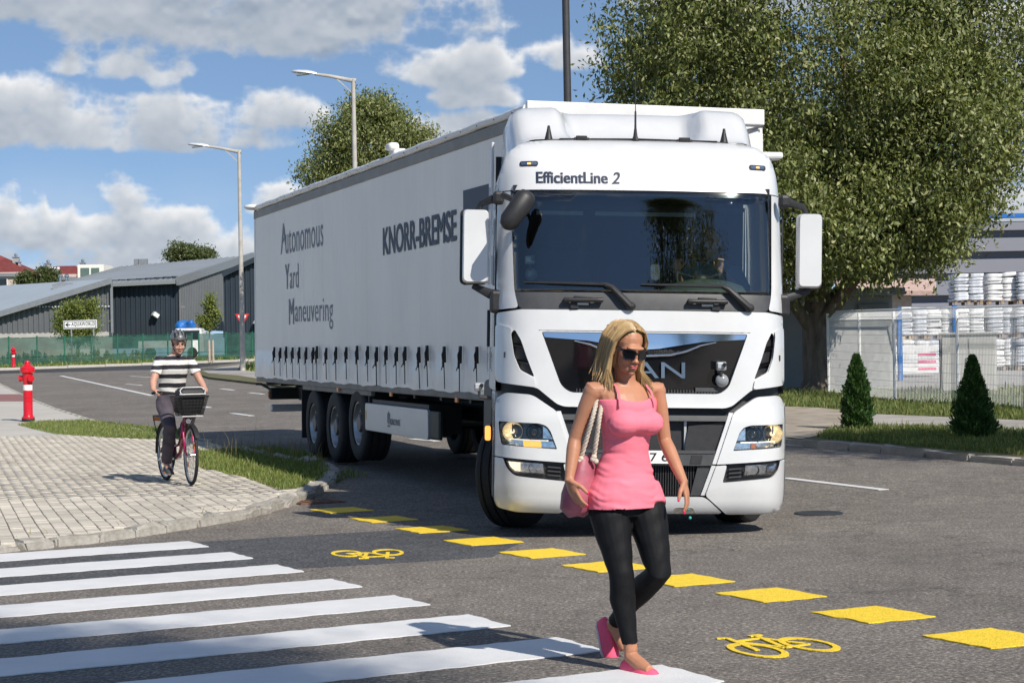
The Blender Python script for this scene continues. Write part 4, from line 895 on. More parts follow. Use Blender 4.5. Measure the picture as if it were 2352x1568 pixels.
# direction sign
M_SIGNW = mat('sign_white', (.80, .80, .78), .45, var=.03); M_SIGNG = mat('sign_grey', (.30, .31, .32), .5, metal=.3); M_BLACK = mat('black_print', (.012, .012, .014), .6)
sg_y = 109.0; s0 = P(184, 800, sg_y); sg = empty('direction_sign', gz((s0.x, sg_y), .12), 0, 'white direction sign with black arrow and lettering on two posts', 'sign'); rs_ = lambda u, v, dy=0: rel(sg, P(u, v, sg_y)) + Vector((0, dy, 0))
for u in (164, 215): q = rs_(u, 800); MB().tube([(q.x, .05, -.1), (q.x, .05, rs_(u, 738).z)], .05, 8).build('post', M_SIGNG, sg)
c0, c1 = rs_(146, 755.5), rs_(222.5, 734.5); ctr = ((c0.x + c1.x) / 2, 0, (c0.z + c1.z) / 2); W_, H_ = c1.x - c0.x, c1.z - c0.z
bd = MB().box(ctr, (W_, .05, H_), (0, -.012, 0)).build('board', M_SIGNW, sg, bevel=.01)
b = MB(); t_ = .05
for (cx, cz, sx, sz) in ((0, H_ / 2 - .06, W_ - .1, t_), (0, -H_ / 2 + .06, W_ - .1, t_), (-W_ / 2 + .06, 0, t_, H_ - .1), (W_ / 2 - .06, 0, t_, H_ - .1)): b.box((ctr[0] + cx, -.03, ctr[2] + cz), (sx, .012, sz))
b.build('border', M_SIGNG, sg)
link('lettering', text_mesh('lettering', 'AQUAWORLD', lambda s, t: (ctr[0] - W_ * .26 + s, -.032, ctr[2] - .115 + t), w=W_ * .70, h=.25, bold=.012, spacing=1.12), M_BLACK, sg)
b = MB(); ax0 = ctr[0] - W_ * .44; b.box((ax0 + .16, -.032, ctr[2]), (.26, .006, .055)); b.prism([(0, 0), (.14, .12), (.2, .12), (.09, 0), (.2, -.12), (.14, -.12)], -.035, -.029, lambda x, y, h: (ax0 + x, h, ctr[2] + y)); b.build('arrow', M_BLACK, sg)
# give way sign
ys = 95.0; yg = empty('give_way_sign', gz((P(557.5, 800, ys).x, ys), VZ), 0, 'give way triangle sign behind the pale street lamp', 'sign'); ry_ = lambda u, v: rel(yg, P(u, v, ys))
tri = lambda k: [(math.sin(a) * k, math.cos(a) * k) for a in (math.pi, math.pi * 5 / 3, math.pi / 3)]
zc = ry_(557, 730).z; MB().tube([(0, .06, -.1), (0, .06, zc + .2)], .035, 8).build('post', M_SIGNG, yg)
MB().prism(rounded(tri(.43), .06), -.02, .02, lambda x, y, h: (x, h, zc + y)).build('plate', mat('sign_red', (.55, .03, .03), .45), yg); MB().prism(rounded(tri(.27), .03), -.03, -.021, lambda x, y, h: (x, h, zc + y)).build('centre', M_SIGNW, yg)
# hydrants
M_HYD = mat('hydrant_red', (.58, .008, .02), .28, var=.08, coat=.4); M_HYDW = mat('hydrant_white', (.78, .78, .76), .4, var=.05)
def hydrant(u, v, h_px, label, rz):
    b0 = G(u, v, PVZ if v > 900 else .12); s = h_px * b0.y / FPX / 1.1; root = empty('fire_hydrant', b0, rz, label, 'hydrant', 'red hydrants'); root.scale = (s, s, s)
    MB().lathe([(0, 0), (.115, 0), (.12, .03), (.115, .05), (.08, .05)], 20).build('base_ring', mat('black_iron', (.02, .02, .02), .6), root, 35)
    MB().lathe([(.085, .045), (.115, .05), (.118, .075), (.098, .085), (.085, .12), (.083, .36), (.088, .365), (.088, .38), (.083, .385), (.083, .425), (.088, .43), (.088, .445), (.083, .45), (.083, .56)], 24).build('lower_barrel', M_HYD, root, 35)
    MB().lathe([(.0845, .56), (.0855, .565), (.0855, .655), (.0845, .66)], 24).build('white_band', M_HYDW, root, 35)
    up = MB().lathe([(.083, .66), (.088, .70), (.092, .84), (.098, .87), (.132, .885), (.136, .905), (.136, .935), (.128, .945), (.133, .95), (.132, .975), (.10, .995), (.075, 1.01), (.055, 1.03), (.05, 1.06), (.055, 1.065), (.055, 1.075), (.042, 1.095), (0, 1.1)], 28).build('upper_barrel', M_HYD, root, 35)
    for i in range(8):
        a = i * math.pi / 4; MB().lathe([(.012, .945), (.012, .985), (0, .986)], 6, c=(.112 * math.cos(a), .112 * math.sin(a), 0)).build('bolt', M_HYD, up)
    for sgn in (-1, 1):
        d = Vector((.45 * sgn, -.8 if sgn > 0 else -.5, -.1)).normalized() if sgn > 0 else Vector((-.9, .2, -.1)).normalized(); c = Vector((0, 0, .79))
        MB().tube([c, c + d * .13, c + d * .131, c + d * .15, c + d * .151, c + d * .135], [.052, .052, .062, .062, .045, .04], 18, cap=True).build('outlet', M_HYD, root, 35)
    return root
hydrant(65, 967, 139, 'red fire hydrant with white band on the left pavement', .2); hydrant(31, 844, 48, 'far red fire hydrant in front of the green fence', 2.0)
# street lamps
M_POLE = mat('lamp_pole_concrete', (.43, .405, .365), .8, var=.15, scale=3, bump=.2); M_HEAD = mat('lamp_head_alu', (.62, .64, .66), .35, metal=.3, var=.05); M_LENS = mat('lamp_lens', (.25, .3, .33), .15, coat=.3)
def lamp(base, top_z, arm, label, rz=0.0, r0=.12):
    root = empty('street_lamp', base, rz, label, 'street lamp', 'pale street lamps'); h = top_z - base[2]
    MB().tube([(0, 0, -.1), (0, 0, h)], [r0, r0 * .55], 14).build('pole', M_POLE, root, 40)
    MB().tube([(-.02, 0, h), (.12, 0, h), (.12, 0, h - .01)], .01, 4).build('cap', M_POLE, root)
    b = MB(); b.tube([(.1, 0, h - .06), (-.12, 0, h - .04), (-arm * .6, 0, h + .13), (-arm, 0, h + .22)], [(.085, .06), (.08, .06), (.06, .04), (.05, .035)], 10); b.beam((0, 0, h - .55), (-arm * .42, 0, h + .02), .04, .04); b.build('arm', M_POLE, root, 40)
    rings = []
    for t, w_, hz, ht in ((0, .06, .05, .05), (.12, .09, .06, .09), (.35, .15, .08, .12), (.75, .17, .10, .10), (.95, .12, .07, .06), (1.0, .03, .02, .02)):
        x = -arm + .1 - t * .95; z = h + .22 + t * .1; rings.append([(x, w_ * math.cos(a), z + (ht if math.sin(a) > 0 else hz * .4) * math.sin(a)) for a in [2 * math.pi * i / 12 for i in range(12)]])
    MB().loft(rings).build('lamp_head', M_HEAD, root, 50)
    MB().box((-arm - .42, 0, h + .215), (.5, .22, .06), (0, R(-6), 0)).build('lens', M_LENS, root, bevel=.02)
    return root
l1 = G(558, 851, VZ); lamp(l1, P(546, 346, l1.y).z, 1.45, 'pale street lamp on the corner left of the trailer', 0, .13)
y2l = 69; q2 = P(819, 600, y2l); lamp(gz((q2.x, y2l), VZ), P(818, 182, y2l).z, 1.45, 'taller looking street lamp rising behind the middle of the trailer', 0, .13)
lamp(gz((9.2, 20.76), VZ), 8.6, 1.4, 'street lamp out of view on the right verge', 2.0, .15)
pd = 43.0; qd = P(1303, 200, pd); dp = empty('dark_mast', gz((qd.x, pd), VZ), 0, 'dark slender mast above the roof of the truck', 'mast')
MB().tube([(0, 0, -.1), (0, 0, 14)], [.1, .078], 12).build('pole', mat('mast_dark', (.055, .055, .058), .55, metal=.3), dp, 40); MB().lathe([(.2, 0), (.2, .03), (.11, .06), (.1, .3)], 14).build('base_plate', M_BLACK, dp)

# ------------------------------------------------------------------ right: shed, wire fence, pallets, cabinet, grey hall
M_GREYWALL = mat('hall_panel_grey', (.20, .205, .235), .6, var=.05, scale=.4); M_BLUE = mat('blue_steel', (.01, .13, .42), .45, var=.1)
hall = empty('grey_hall', gz((P(2300, 700, 88).x, 88), .1), 0, 'large grey panelled hall behind the pallets at the right edge', 'building'); rh = lambda u, v: rel(hall, P(u, v, 88))
for i, (va, vb) in enumerate(((497, 533.5), (534.5, 581.5), (582.5, 630), (631, 680), (681, 735), (736, 800))):
    a_, b_ = rh(2060, vb), rh(2900, va); MB().box(((a_.x + b_.x) / 2, .1, (a_.z + b_.z) / 2), (b_.x - a_.x, .2, b_.z - a_.z - .012)).build('wall_panel', M_GREYWALL, hall)
a_, b_ = rh(2060, 840), rh(2900, 498); MB().box(((a_.x + b_.x) / 2, 8, (b_.z) / 2 - .3), (b_.x - a_.x - .05, 15, b_.z + .5)).build('core', M_GREYWALL, hall)
a_, b_ = rh(2055, 496), rh(2905, 489); MB().box(((a_.x + b_.x) / 2, .05, (a_.z + b_.z) / 2), (b_.x - a_.x, .5, b_.z - a_.z)).build('coping', M_BLUE, hall)
M_SHED = mat('kiosk_render_shaded', (.23, .24, .23), .85, var=.1, scale=1.2); M_SHEDD = mat('kiosk_door', (.14, .155, .15), .6, var=.08)  # kiosk wall grey is darkened, standing in for the big tree's shade
ks_y = 49.5; ks = empty('kiosk', gz((P(1930, 880, ks_y).x, ks_y), VZ), 0, 'small grey utility building behind the trunk of the big tree', 'building'); rk_ = lambda u, v: rel(ks, P(u, v, ks_y))
xa, xb = rk_(1755, 800).x, rk_(2052, 800).x; zt = rk_(1930, 680).z
MB().box(((xa + xb) / 2, 2, zt / 2), (xb - xa, 4, zt)).build('wall', M_SHED, ks, bevel=.02); MB().box(((xa + xb) / 2, 1.8, zt + .09), (xb - xa + .5, 4.6, .2)).build('roof', mat('kiosk_roof', (.17, .18, .175), .7), ks, bevel=.03)
xd0, xd1 = rk_(1972, 800).x, rk_(2043, 800).x; dr = MB().box(((xd0 + xd1) / 2, -.03, zt * .46), (xd1 - xd0, .08, zt * .9)).build('door', M_SHEDD, ks, bevel=.01); MB().box((xd0 + .12, -.1, zt * .45), (.04, .06, .18)).build('handle', M_BLACK, dr)
# tiled roof seen over the kiosk
tr_ = empty('tiled_roof_house', gz((P(2050, 700, 66).x, 66), VZ), 0, 'low house with pale red tiled roof behind the kiosk', 'house'); rt_ = lambda u, v, y=66: rel(tr_, P(u, v, y))
a_, b_ = rt_(1940, 700), rt_(2096, 666); MB().box(((a_.x + b_.x) / 2, 2.2, b_.z / 2), (b_.x - a_.x, 4, b_.z)).build('wall', mat('cream_render', (.62, .52, .40), .9), tr_)
slab('roof', tr_, mat('pale_red_tiles', (.52, .37, .31), .85, var=.2, scale=6), [rt_(1920, 668, 65.7), rt_(2150, 668, 65.7), rt_(2150, 640, 69), rt_(1920, 640, 69)], .15)
# wire fence: posts, rails and meshes of real rods
M_WIRE = mat('white_fence_paint', (.72, .72, .70), .5, var=.06)
wf = empty('wire_fence', gz((8.31, 40.25), VZ), 0, 'white wire mesh fence with bent top along the verge', 'fence')
fp = [(7.72, 45.2), (8.02, 42.7), (8.31, 40.25), (9.2, 38.25), (10.02, 36.0), (10.85, 33.7), (11.7, 31.4)]
FH = 1.9
for i, q in enumerate(fp):
    z = terrain(q[1]) + VZ; c = Vector((q[0], q[1], z)) - wf.location
    MB().box(c + Vector((0, 0, .97)), (.06, .06, 2.0)).build('post', M_WIRE, wf, bevel=.008)
    if i == len(fp) - 1: break
    n_ = fp[i + 1]; c2 = Vector((n_[0], n_[1], terrain(n_[1]) + VZ)) - wf.location; d = (c2 - c); L_ = Vector((d.x, d.y)).length; inn = Vector((-d.y, d.x, 0)).normalized(); inn = inn if inn.x > 0 else -inn
    b = MB(); k = int(L_ / .05)
    for j in range(k + 1):
        q_ = c.lerp(c2, j / k); b.beam(q_ + Vector((0, 0, .03)), q_ + Vector((0, 0, FH - .1)), .006, .006, inn); b.beam(q_ + Vector((0, 0, FH - .1)), q_ + Vector((0, 0, FH + .12)) + inn * .22, .0065, .0065, inn)
    for z in np.arange(.06, FH, .2): b.beam(c + Vector((0, 0, z)) - inn * .008, c2 + Vector((0, 0, z)) - inn * .008, .0075, .0075)
    tag(b.build('wire_mesh', M_WIRE, wf), kind='stuff')
    MB().tube([c + Vector((0, 0, FH + .12)) + inn * .22, c2 + Vector((0, 0, FH + .12)) + inn * .22], .018, 6).build('top_rail', M_WIRE, wf)
    MB().tube([c + Vector((0, 0, FH - .1)), c2 + Vector((0, 0, FH - .1))], .012, 6).build('rail', M_WIRE, wf)
# grey cabinet behind the fence
cb0 = gz((P(2226, 904, 44).x, 44), VZ); cabn = empty('utility_cabinet', cb0, R(-18), 'grey concrete utility cabinet with double doors inside the wire fence', 'cabinet')
M_CAB = mat('cabinet_concrete', (.42, .41, .38), .85, var=.12, scale=4, stretch=(1, 1, .2)); M_CABD = mat('cabinet_vent', (.05, .045, .04), .7)
MB().box((0, .3, .7), (1.25, .6, 1.4)).build('housing', M_CAB, cabn, bevel=.015); MB().box((0, .3, 1.43), (1.35, .7, .06)).build('lid', M_CAB, cabn, bevel=.01)
for x in (-.31, .31): dr = MB().box((x, -.012, .7), (.58, .03, 1.25)).build('door', M_CAB, cabn, bevel=.006); MB().box((x * .15, -.04, .75), (.03, .03, .2)).build('handle', M_BLACK, dr)
b = MB()
for i in range(5): b.box((-.66, .08 + i * .11, .7), (.05, .07, 1.2))
b.build('vent_slats', M_CABD, cabn)
# blue rack posts
for i, (u, y, v0, v1) in enumerate(((2068, 54, 705, 866), (2194, 54, 700, 800))):
    q = P(u, v1, y); z0 = terrain(y) + VZ; o = MB().box((0, 0, (P(u, v0, y).z - z0) / 2), (.13, .13, P(u, v0, y).z - z0)).build('rack_post', M_BLUE, None, bevel=.01); o.location = (q.x, y, z0)
    tag(o, ['blue steel post beside the kiosk behind the wire fence', 'blue steel post above the grey utility cabinet'][i], 'post')
# pallets of sacks
M_SACK = mat('white_sacks', (.72, .72, .72), .6, var=.12, scale=3, bump=.3, bscale=12, col2=(.80, .80, .80)); M_SACKB = mat('blue_print_sacks', (.48, .53, .62), .6, var=.25, scale=6, col2=(.75, .76, .78)); M_PAL = mat('pallet_wood', (.36, .25, .16), .85, var=.2, scale=4)
sk = MB(); sk.box((0, 0, 0), (.47, .96, .118)); skm = sk.mesh('sack'); bm = bmesh.new(); bm.from_mesh(skm); bmesh.ops.subdivide_edges(bm, edges=bm.edges, cuts=2, use_grid_fill=True)
for v_ in bm.verts: v_.co.z *= 1 - .35 * (abs(v_.co.x) / .235) ** 3; v_.co += Vector((random.gauss(0, .006), random.gauss(0, .006), random.gauss(0, .006)))
bm.to_mesh(skm); bm.free(); smooth(skm); skm.materials.append(M_SACK); skm2 = skm.copy(); skm2.materials.clear(); skm2.materials.append(M_SACKB)
palm = MB(); [palm.box((x, 0, .11), (.1, .96, .022)) for x in (-.42, -.21, 0, .21, .42)]; [palm.box((x, y, .05), (.1, .1, .1)) for x in (-.42, 0, .42) for y in (-.42, .42)]; palm = palm.mesh('pallet'); palm.materials.append(M_PAL)
yp = 62.0
cols = [(2092, 2, 0), (2156, 2, 0), (2221, 3, 0), (2297, 3, 0), (2364, 3, 1), (2432, 3, 0)]
tiers = ['bottom', 'middle', 'top']; where = ['behind the blue post', 'left of the grey cabinet', 'first full column from the left', 'second full column from the left', 'at the right edge', 'beyond the right edge']
for ci, (u, n, kind) in enumerate(cols):
    for t in range(n):
        q = P(u, 800, yp + (ci % 2) * .25); z0 = terrain(yp) + VZ + .01 + t * 1.1
        root = empty('pallet_load', (q.x + random.uniform(-.03, .03), q.y, z0), random.gauss(0, .03), '%s pallet of %s sacks, column %s' % (tiers[t], 'blue printed' if kind or (t + ci) % 3 == 1 else 'white', where[ci]), 'pallet', 'pallets of stacked sacks')
        link('pallet', palm, None, root)
        for l_ in range(8):
            for s_ in (-1, 1):
                o = link('sack', skm2 if kind or (t + ci) % 3 == 1 else skm, None, root); o.location = (s_ * .24 + random.gauss(0, .012), random.gauss(0, .012), .18 + l_ * .113); o.rotation_euler = (random.gauss(0, .03), random.gauss(0, .03), random.gauss(0, .02))
                if l_ == 7: o.scale = (1, 1, 1.25)
pk = empty('pink_crate_stack', gz((P(2100, 800, 57).x, 57), VZ), 0, 'low pale load with pink stripes behind the fence', 'load')
b = MB(); [b.box((0, 0, .2 + i * .22), (1.3, .8, .2)) for i in range(4)]; b.build('cartons', M_SACK, pk, bevel=.01); b = MB(); [b.box((.3, -.405, .25 + i * .22), (.55, .012, .07)) for i in range(3)]; b.build('pink_labels', mat('pink_label', (.75, .12, .25), .6), pk)
# manhole and drain in the road
mh = G(1880, 1179); b = MB(); b.lathe([(0, .006), (.17, .006), (.18, .012), (.22, .012), (.23, .004)], 28); o = b.build('manhole_cover', mat('iron_cover', (.07, .075, .085), .45, metal=.6, bump=.6, bscale=30), None, 30); o.location = (mh.x, mh.y, terrain(mh.y)); tag(o, 'round iron manhole cover on the road right of the truck', 'manhole')
dg = G(722, 1153); b = MB(); b.box((0, 0, .006), (.5, .5, .012)); [b.box((-.2 + i * .1, 0, .015), (.06, .42, .008)) for i in range(5)]; o = b.build('drain_grate', mat('rusty_iron', (.16, .085, .055), .8, var=.3, scale=8), None); o.location = (dg.x, dg.y, terrain(dg.y)); o.rotation_euler.z = R(28); tag(o, 'rusty square drain grate beside the kerb corner', 'drain')
# ------------------------------------------------------------------ semi trailer
M_TARP = mat('curtain_tarpaulin', (.79, .765, .71), .5, var=.05, scale=1.2, bump=.12, bscale=9, stretch=(1, 1, .35)); M_TARPL = mat('curtain_hem', (.74, .73, .70), .30, var=.10, scale=3, bump=.25, bscale=7)
M_RAILG = mat('roof_rail_grey', (.23, .225, .21), .6, var=.15, scale=2); M_TWHITE = mat('trailer_white', (.68, .68, .67), .45, var=.05, scale=2); M_NAVY = mat('navy_print', (.012, .022, .05), .5, var=.05); M_GREYP = mat('grey_print', (.13, .15, .175), .5, var=.05)
M_CHASS = mat('chassis_dark', (.018, .022, .02), .55, var=.3, scale=4); M_SIDER = mat('side_rail_grey', (.19, .18, .165), .6, var=.25, scale=3); M_RUB = mat('tyre_rubber', (.018, .018, .0185), .75, var=.25, scale=9, bump=.2, bscale=30); M_RIM = mat('steel_rim', (.42, .43, .44), .38, metal=.75, var=.12, scale=8); M_HUB = mat('hub_dark', (.10, .10, .11), .45, metal=.6)
M_BUCK = mat('black_buckle', (.014, .014, .015), .45); M_ALU = mat('side_guard_alu', (.50, .515, .53), .4, metal=.35, var=.05, scale=2); M_ORANGE = mat('orange_reflector', (.75, .22, .04), .3)
TL = 13.6; TW = 2.55
tr_root = empty('semi_trailer', (.135, 18.09, 0), 0, 'long grey curtain sided trailer with navy lettering behind the truck', 'trailer')
tr_root.rotation_euler = Euler((.0085, .010, R(19.05)), 'XYZ')
TM = Matrix.Translation(tr_root.location) @ tr_root.rotation_euler.to_matrix().to_4x4(); TMI = TM.inverted()
def side(u, v, x=0.0):
    o = TMI @ CAMP; d = TMI.to_3x3() @ ray(u, v); k = (x - o.x) / d.x; q = o + d * k; return q.y, q.z
c3 = lambda x, y: ((740 + x * .3954) / 1.2557, (380 + y * .3954) / 1.2557); c4b = lambda x, y: ((740 + x * .3231) / 1.2557, (950 + y * .3231) / 1.2557)
BK = [side(*c4b(x, 215))[0] for x in (185, 240, 293, 350, 410, 472, 535, 568, 652, 740, 832, 930, 1025, 1105, 1192, 1285, 1360, 1485, 1558, 1712, 1855, 2005)]
BK.append(.55); ZB, ZM, ZT = 1.18, 1.57, 3.76
def tarp():
    ts = set(np.round(np.arange(0.02, TL, .10), 3)) | set(np.round(np.array(BK), 3)); seams = np.arange(.62, TL - .2, .62)
    for s in seams: ts |= {round(s - .012, 3), round(s, 3), round(s + .012, 3)}
    ts = sorted(ts); zs = [ZB, ZB + .04, ZB + .1, ZB + .17, ZB + .24, ZB + .31, ZB + .37, ZM, 1.75, 1.9, 2.2, 2.6, 2.9, 3.2, 3.43, 3.6, ZT]
    vs = []; fs = []; mi = []; bk = np.array(BK)
    for t in ts:
        near = np.min(np.abs(bk - t)); sm_ = any(abs(t - s) < .004 for s in seams)
        for z in zs:
            low = max(0, 1 - (z - ZB) / .42); x = -.012
            x -= low * (.028 * min(1, near / .22) ** .7 - .012) * (1 + .5 * math.sin(t * 7.3 + z * 9)) * (0.35 + math.sin(min(1, (z - ZB) / .4) * math.pi) * .9)
            if t > .3 and z > ZM: x -= .0012 * math.sin(t * 1.7) * math.sin((z - ZM) * 1.4)
            if sm_ and z > ZB + .1: x -= .0025
            if z in (2.203, 2.23, 2.903, 2.93, 3.433, 3.455): x -= .002
            zz = z - .05 * (low > .98) - .012 * low * (low > .98) - (low * .010 * math.sin(t * 5.1 + .7) + low * .005 * math.sin(t * 13)) * (1 - low * .0)
            vs.append((x, t, zz))
    n = len(zs)
    b = MB()
    for i in range(len(ts) - 1):
        for j in range(n - 1): fs.append((i * n + j, i * n + j + 1, (i + 1) * n + j + 1, (i + 1) * n + j)); mi.append(1 if zs[j + 1] <= ZM else 0)
    b.add(vs, fs); b.mi = mi; b.build('curtain', [M_TARP, M_TARPL], tr_root, 180)
tarp()
MB().box((TW / 2, TL / 2, 2.5), (TW - .06, TL - .06, 2.6)).build('inner_body', M_TWHITE, tr_root)
MB().box((TW + .008, TL / 2, 2.48), (.012, TL, 2.58)).build('curtain', M_TARP, tr_root)
MB().box((.0, TL / 2, 3.82), (.05, TL, .125)).build('roof_rail', M_RAILG, tr_root, bevel=.01)
b = MB(); pts = [(.0 + .005 * math.sin(t * 3.3), t, 3.935 + .004 * math.sin(t * 5.7)) for t in np.linspace(-.02, TL, 120)]; b.tube(pts, [.046 + .003 * math.sin(t * 9) for t in range(120)], 8); b.build('roof_edge_roll', M_TWHITE, tr_root, 60)
MB().box((TW / 2, TL / 2, 3.955), (TW - .04, TL - .02, .05)).build('roof_sheet', M_TWHITE, tr_root)
b = MB()
for t in np.linspace(.3, TL - .3, 24): b.lathe([(.012, 0), (.012, .01), (0, .012)], 6, 'X', (-.05, t, 3.93))
tag(b.build('roof_rivets', M_RAILG, tr_root), kind='stuff')
# front wall of the box, above the cab
b = MB(); b.prism(rounded([(0, 1.2), (TW, 1.2), (TW, 3.99), (0, 4.0)], .03), -.02, .06, lambda x, z, h: (x, h, z)); b.build('front_wall', M_TWHITE, tr_root)
MB().box((TW / 2, -.03, 3.93), (TW + .02, .05, .16)).build('front_roof_rail', M_TWHITE, tr_root, bevel=.01); MB().box((TW / 2, -.03, 3.62), (TW - .1, .02, .42)).build('front_panel', M_TWHITE, tr_root, bevel=.01)
b = MB(); b.lathe([(.02, -.06), (.035, -.06), (.035, -.03), (.02, -.03)], 12, 'Y', (TW - .33, 0, 3.88)); b.build('ring', M_HUB, tr_root)
b = MB(); b.tube([(TW - .42, -.07, 3.72), (TW - .3, -.08, 3.76), (TW - .02, -.07, 3.84)], .012, 6); b.build('tilt_cord', M_HUB, tr_root)
# corner post, rear frame and doors
MB().box((.01, TL - .02, 2.5), (.05, .09, 2.75)).build('rear_post', M_TWHITE, tr_root, bevel=.008); MB().box((.02, TL - .05, 3.82), (.07, .14, .14)).build('corner_casting', mat('casting_green', (.03, .06, .05), .6), tr_root)
MB().box((TW / 2, TL + .03, 2.5), (TW, .06, 2.7)).build('rear_door', M_TWHITE, tr_root); MB().sphere((-.06, TL - .06, 3.95), (.14, .14, .05), 14, 8).build('corner_lamp', M_TWHITE, tr_root, 60)
rt, rz_ = side(892, 352); o = MB().loft([[(x, y, z) for (x, y) in rounded([(-.08, -.1), (.08, -.1), (.08, .1), (-.08, .1)], .04)] for z in (0, .05, .08)]).build('roof_antenna', M_TWHITE, tr_root, 50, ); o.location = (.12, rt, 3.985)
o = MB().box((0, 0, .03), (.14, .22, .10)).build('roof_antenna', M_TWHITE, tr_root, 50, bevel=.04); o.location = (.05, rt, 4.06)
# buckles with straps
bk_mesh = MB().box((-.028, 0, .0), (.03, .055, .20)).tube([(-.03, -.02, .08), (-.055, -.01, 0), (-.045, 0, -.08)], .012, 6).box((-.045, 0, -.12), (.02, .035, .08)).mesh('buckle', 30, .006)
st_mesh = MB().beam((-.035, 0, -.1), (-.03, .0, -.46), .008, .03, (0, 1, 0)).beam((-.045, 0, -.13), (-.05, .11, -.20), .006, .022, (0, 0, 1)).mesh('strap')
bk_mesh.materials.append(M_BUCK); st_mesh.materials.append(M_BUCK)
for i, t in enumerate(BK):
    o = link('buckle', bk_mesh, None, tr_root); o.location = (-.02, t, 1.53 + random.uniform(-.01, .01)); o.scale = (1, random.uniform(.8, 1), random.uniform(.82, .95)); o.rotation_euler = (random.gauss(0, .05), 0, 0); s_ = link('strap', st_mesh, None, o); s_.scale = (1, random.uniform(.4, 1.3) * (1 if random.random() < .9 else -1), .93)
# lettering
def put(name, txt, bl, br, tl, m_, bold=0.0, spacing=1.0, xoff=-.0172):
    """text between picture corners on the curtain"""
    t0, z0 = side(*bl); t1, z1 = side(*br); t2, z2 = side(*tl); w = t0 - t1; h = z2 - z0
    f = lambda s, t: (xoff, t0 - s, z0 + (z1 - z0) * s / w + t); return link(name, text_mesh(name, txt, f, w=w, h=h, bold=bold, spacing=spacing), m_, tr_root)
put('lettering', 'KNORR-BREMSE', c3(931, 905), c3(1469, 797), c3(931, 700), M_NAVY, .032, 1.0)
def word(txt, x0, yb0, x1, yb1, ycap, desc=0):
    put('lettering', txt[0], c3(x0, yb0), c3(x0 + (x1 - x0) * .11 + 6, yb0 - (yb0 - yb1) * .1), c3(x0, ycap), M_GREYP, .02); t = txt[1:]
    return t
# each grey word: heavy capital, light small letters
def lower(txt, bl, br, tl): put('lettering', txt, bl, br, tl, M_GREYP, 0, 1.05)
word('A', 184, 900, 490, 0, 716); lower('utonomous', c3(218, 893), c3(494, 832), c3(218, 722))
put('lettering', 'Y', c3(217, 1150), c3(246, 1146), c3(217, 968), M_GREYP, .02); lower('ard', c3(250, 1146), c3(313, 1138), c3(250, 972))
put('lettering', 'M', c3(244, 1406), c3(281, 1402), c3(244, 1220), M_GREYP, .02); lower('aneuvering', c3(288, 1440), c3(567, 1440), c3(288, 1228))
# logo square with ring
t0, z0 = side(*c3(1518, 600)); t1, z1 = side(*c3(1518, 430)); zl0, zl1 = z1 - 1.02, z1; f = lambda x, z, h: (h, t0 - x, z)
MB().prism([(0, zl0), (1.02, zl0), (1.02, zl1), (0, zl1)], -.0155, -.0172, f).build('logo_panel', M_NAVY, tr_root)
b = MB(); n = 30
for i in range(n):
    a0_, a1_ = 2 * math.pi * i / n, 2 * math.pi * (i + 1) / n
    if 4.0 < a0_ < 5.3: continue
    q = [(.5 + r_ * math.cos(a), (zl0 + zl1) / 2 + r_ * math.sin(a)) for r_, a in ((.20, a0_), (.29, a0_), (.29, a1_), (.20, a1_))]; b.prism(q, -.0175, -.0190, f)
b.prism([(.43, zl0 + .3), (.57, zl0 + .3), (.57, zl0 + .52), (.43, zl0 + .52)], -.0176, -.0193, f); b.build('logo_ring', mat('logo_white', (.6, .61, .61), .5), tr_root)
# underbody
MB().box((.03, TL / 2, 1.11), (.07, TL - .1, .13)).build('side_rail', M_SIDER, tr_root, bevel=.01); MB().box((TW - .03, TL / 2, 1.11), (.07, TL - .1, .13)).build('side_rail', M_SIDER, tr_root)
MB().box((TW / 2, TL / 2, 1.12), (TW - .2, TL - .2, .06)).build('floor', M_CHASS, tr_root)
for x in (.75, 1.8): MB().box((x, TL / 2 + .3, .92), (.14, TL - 1.0, .38)).build('chassis_beam', M_CHASS, tr_root)
for t in np.arange(1.0, TL, 1.1): MB().box((TW / 2, t, 1.05), (TW - .15, .08, .1)).build('cross_member', M_CHASS, tr_root)
def make_wheel(name, parent, r=.5, w=.36, loc=(0, 0, 0), rz=0.0, out=-1, twin=False):
    """road wheel: axis along x, outer face towards out"""
    root = bpy.data.objects.new(name, None); COL.objects.link(root); root.parent = parent; root.location = loc; root.rotation_euler = (0, 0, rz); root.empty_display_size = .1
    h = w / 2; pr = [(r * .56, -h * .80), (r * .60, -h * .97), (r * .80, -h * 1.0), (r * .95, -h * .93), (r * .985, -h * .84)]
    for g in (-.5, 0, .5): pr += [(r, h * (g - .19)), (r, h * (g - .06)), (r - .014, h * (g - .055)), (r - .014, h * (g + .055)), (r, h * (g + .06)), (r, h * (g + .19))]
    pr += [(q[0], -q[1]) for q in reversed(pr[:5])]
    MB().lathe(pr, 44, 'X').build('tyre', M_RUB, root, 35)
    s = out; rim = [(r * .57, s * h * .82), (r * .585, s * h * .86), (r * .55, s * h * .84), (r * .52, s * h * .55), (r * .47, s * h * .30), (r * .40, s * h * .26), (r * .34, s * h * .42), (r * .30, s * h * .46), (0, s * h * .46)]
    if out > 0: rim = [(a, b_) for a, b_ in rim]
    rm = MB().lathe(rim, 36, 'X').build('rim', M_RIM, root, 35)
    MB().lathe([(r * .24, s * h * .4), (r * .24, s * h * .75), (r * .2, s * h * .85), (0, s * h * .86)], 20, 'X').build('hub', M_HUB, root, 35)
    b = MB()
    for i in range(10):
        a = 2 * math.pi * i / 10; b.lathe([(.017, s * h * .40), (.017, s * h * .66), (0, s * h * .67)], 6, 'X', (0, r * .335 * math.cos(a), r * .335 * math.sin(a)))
    b.build('wheel_nuts', M_RIM, root)
    return root
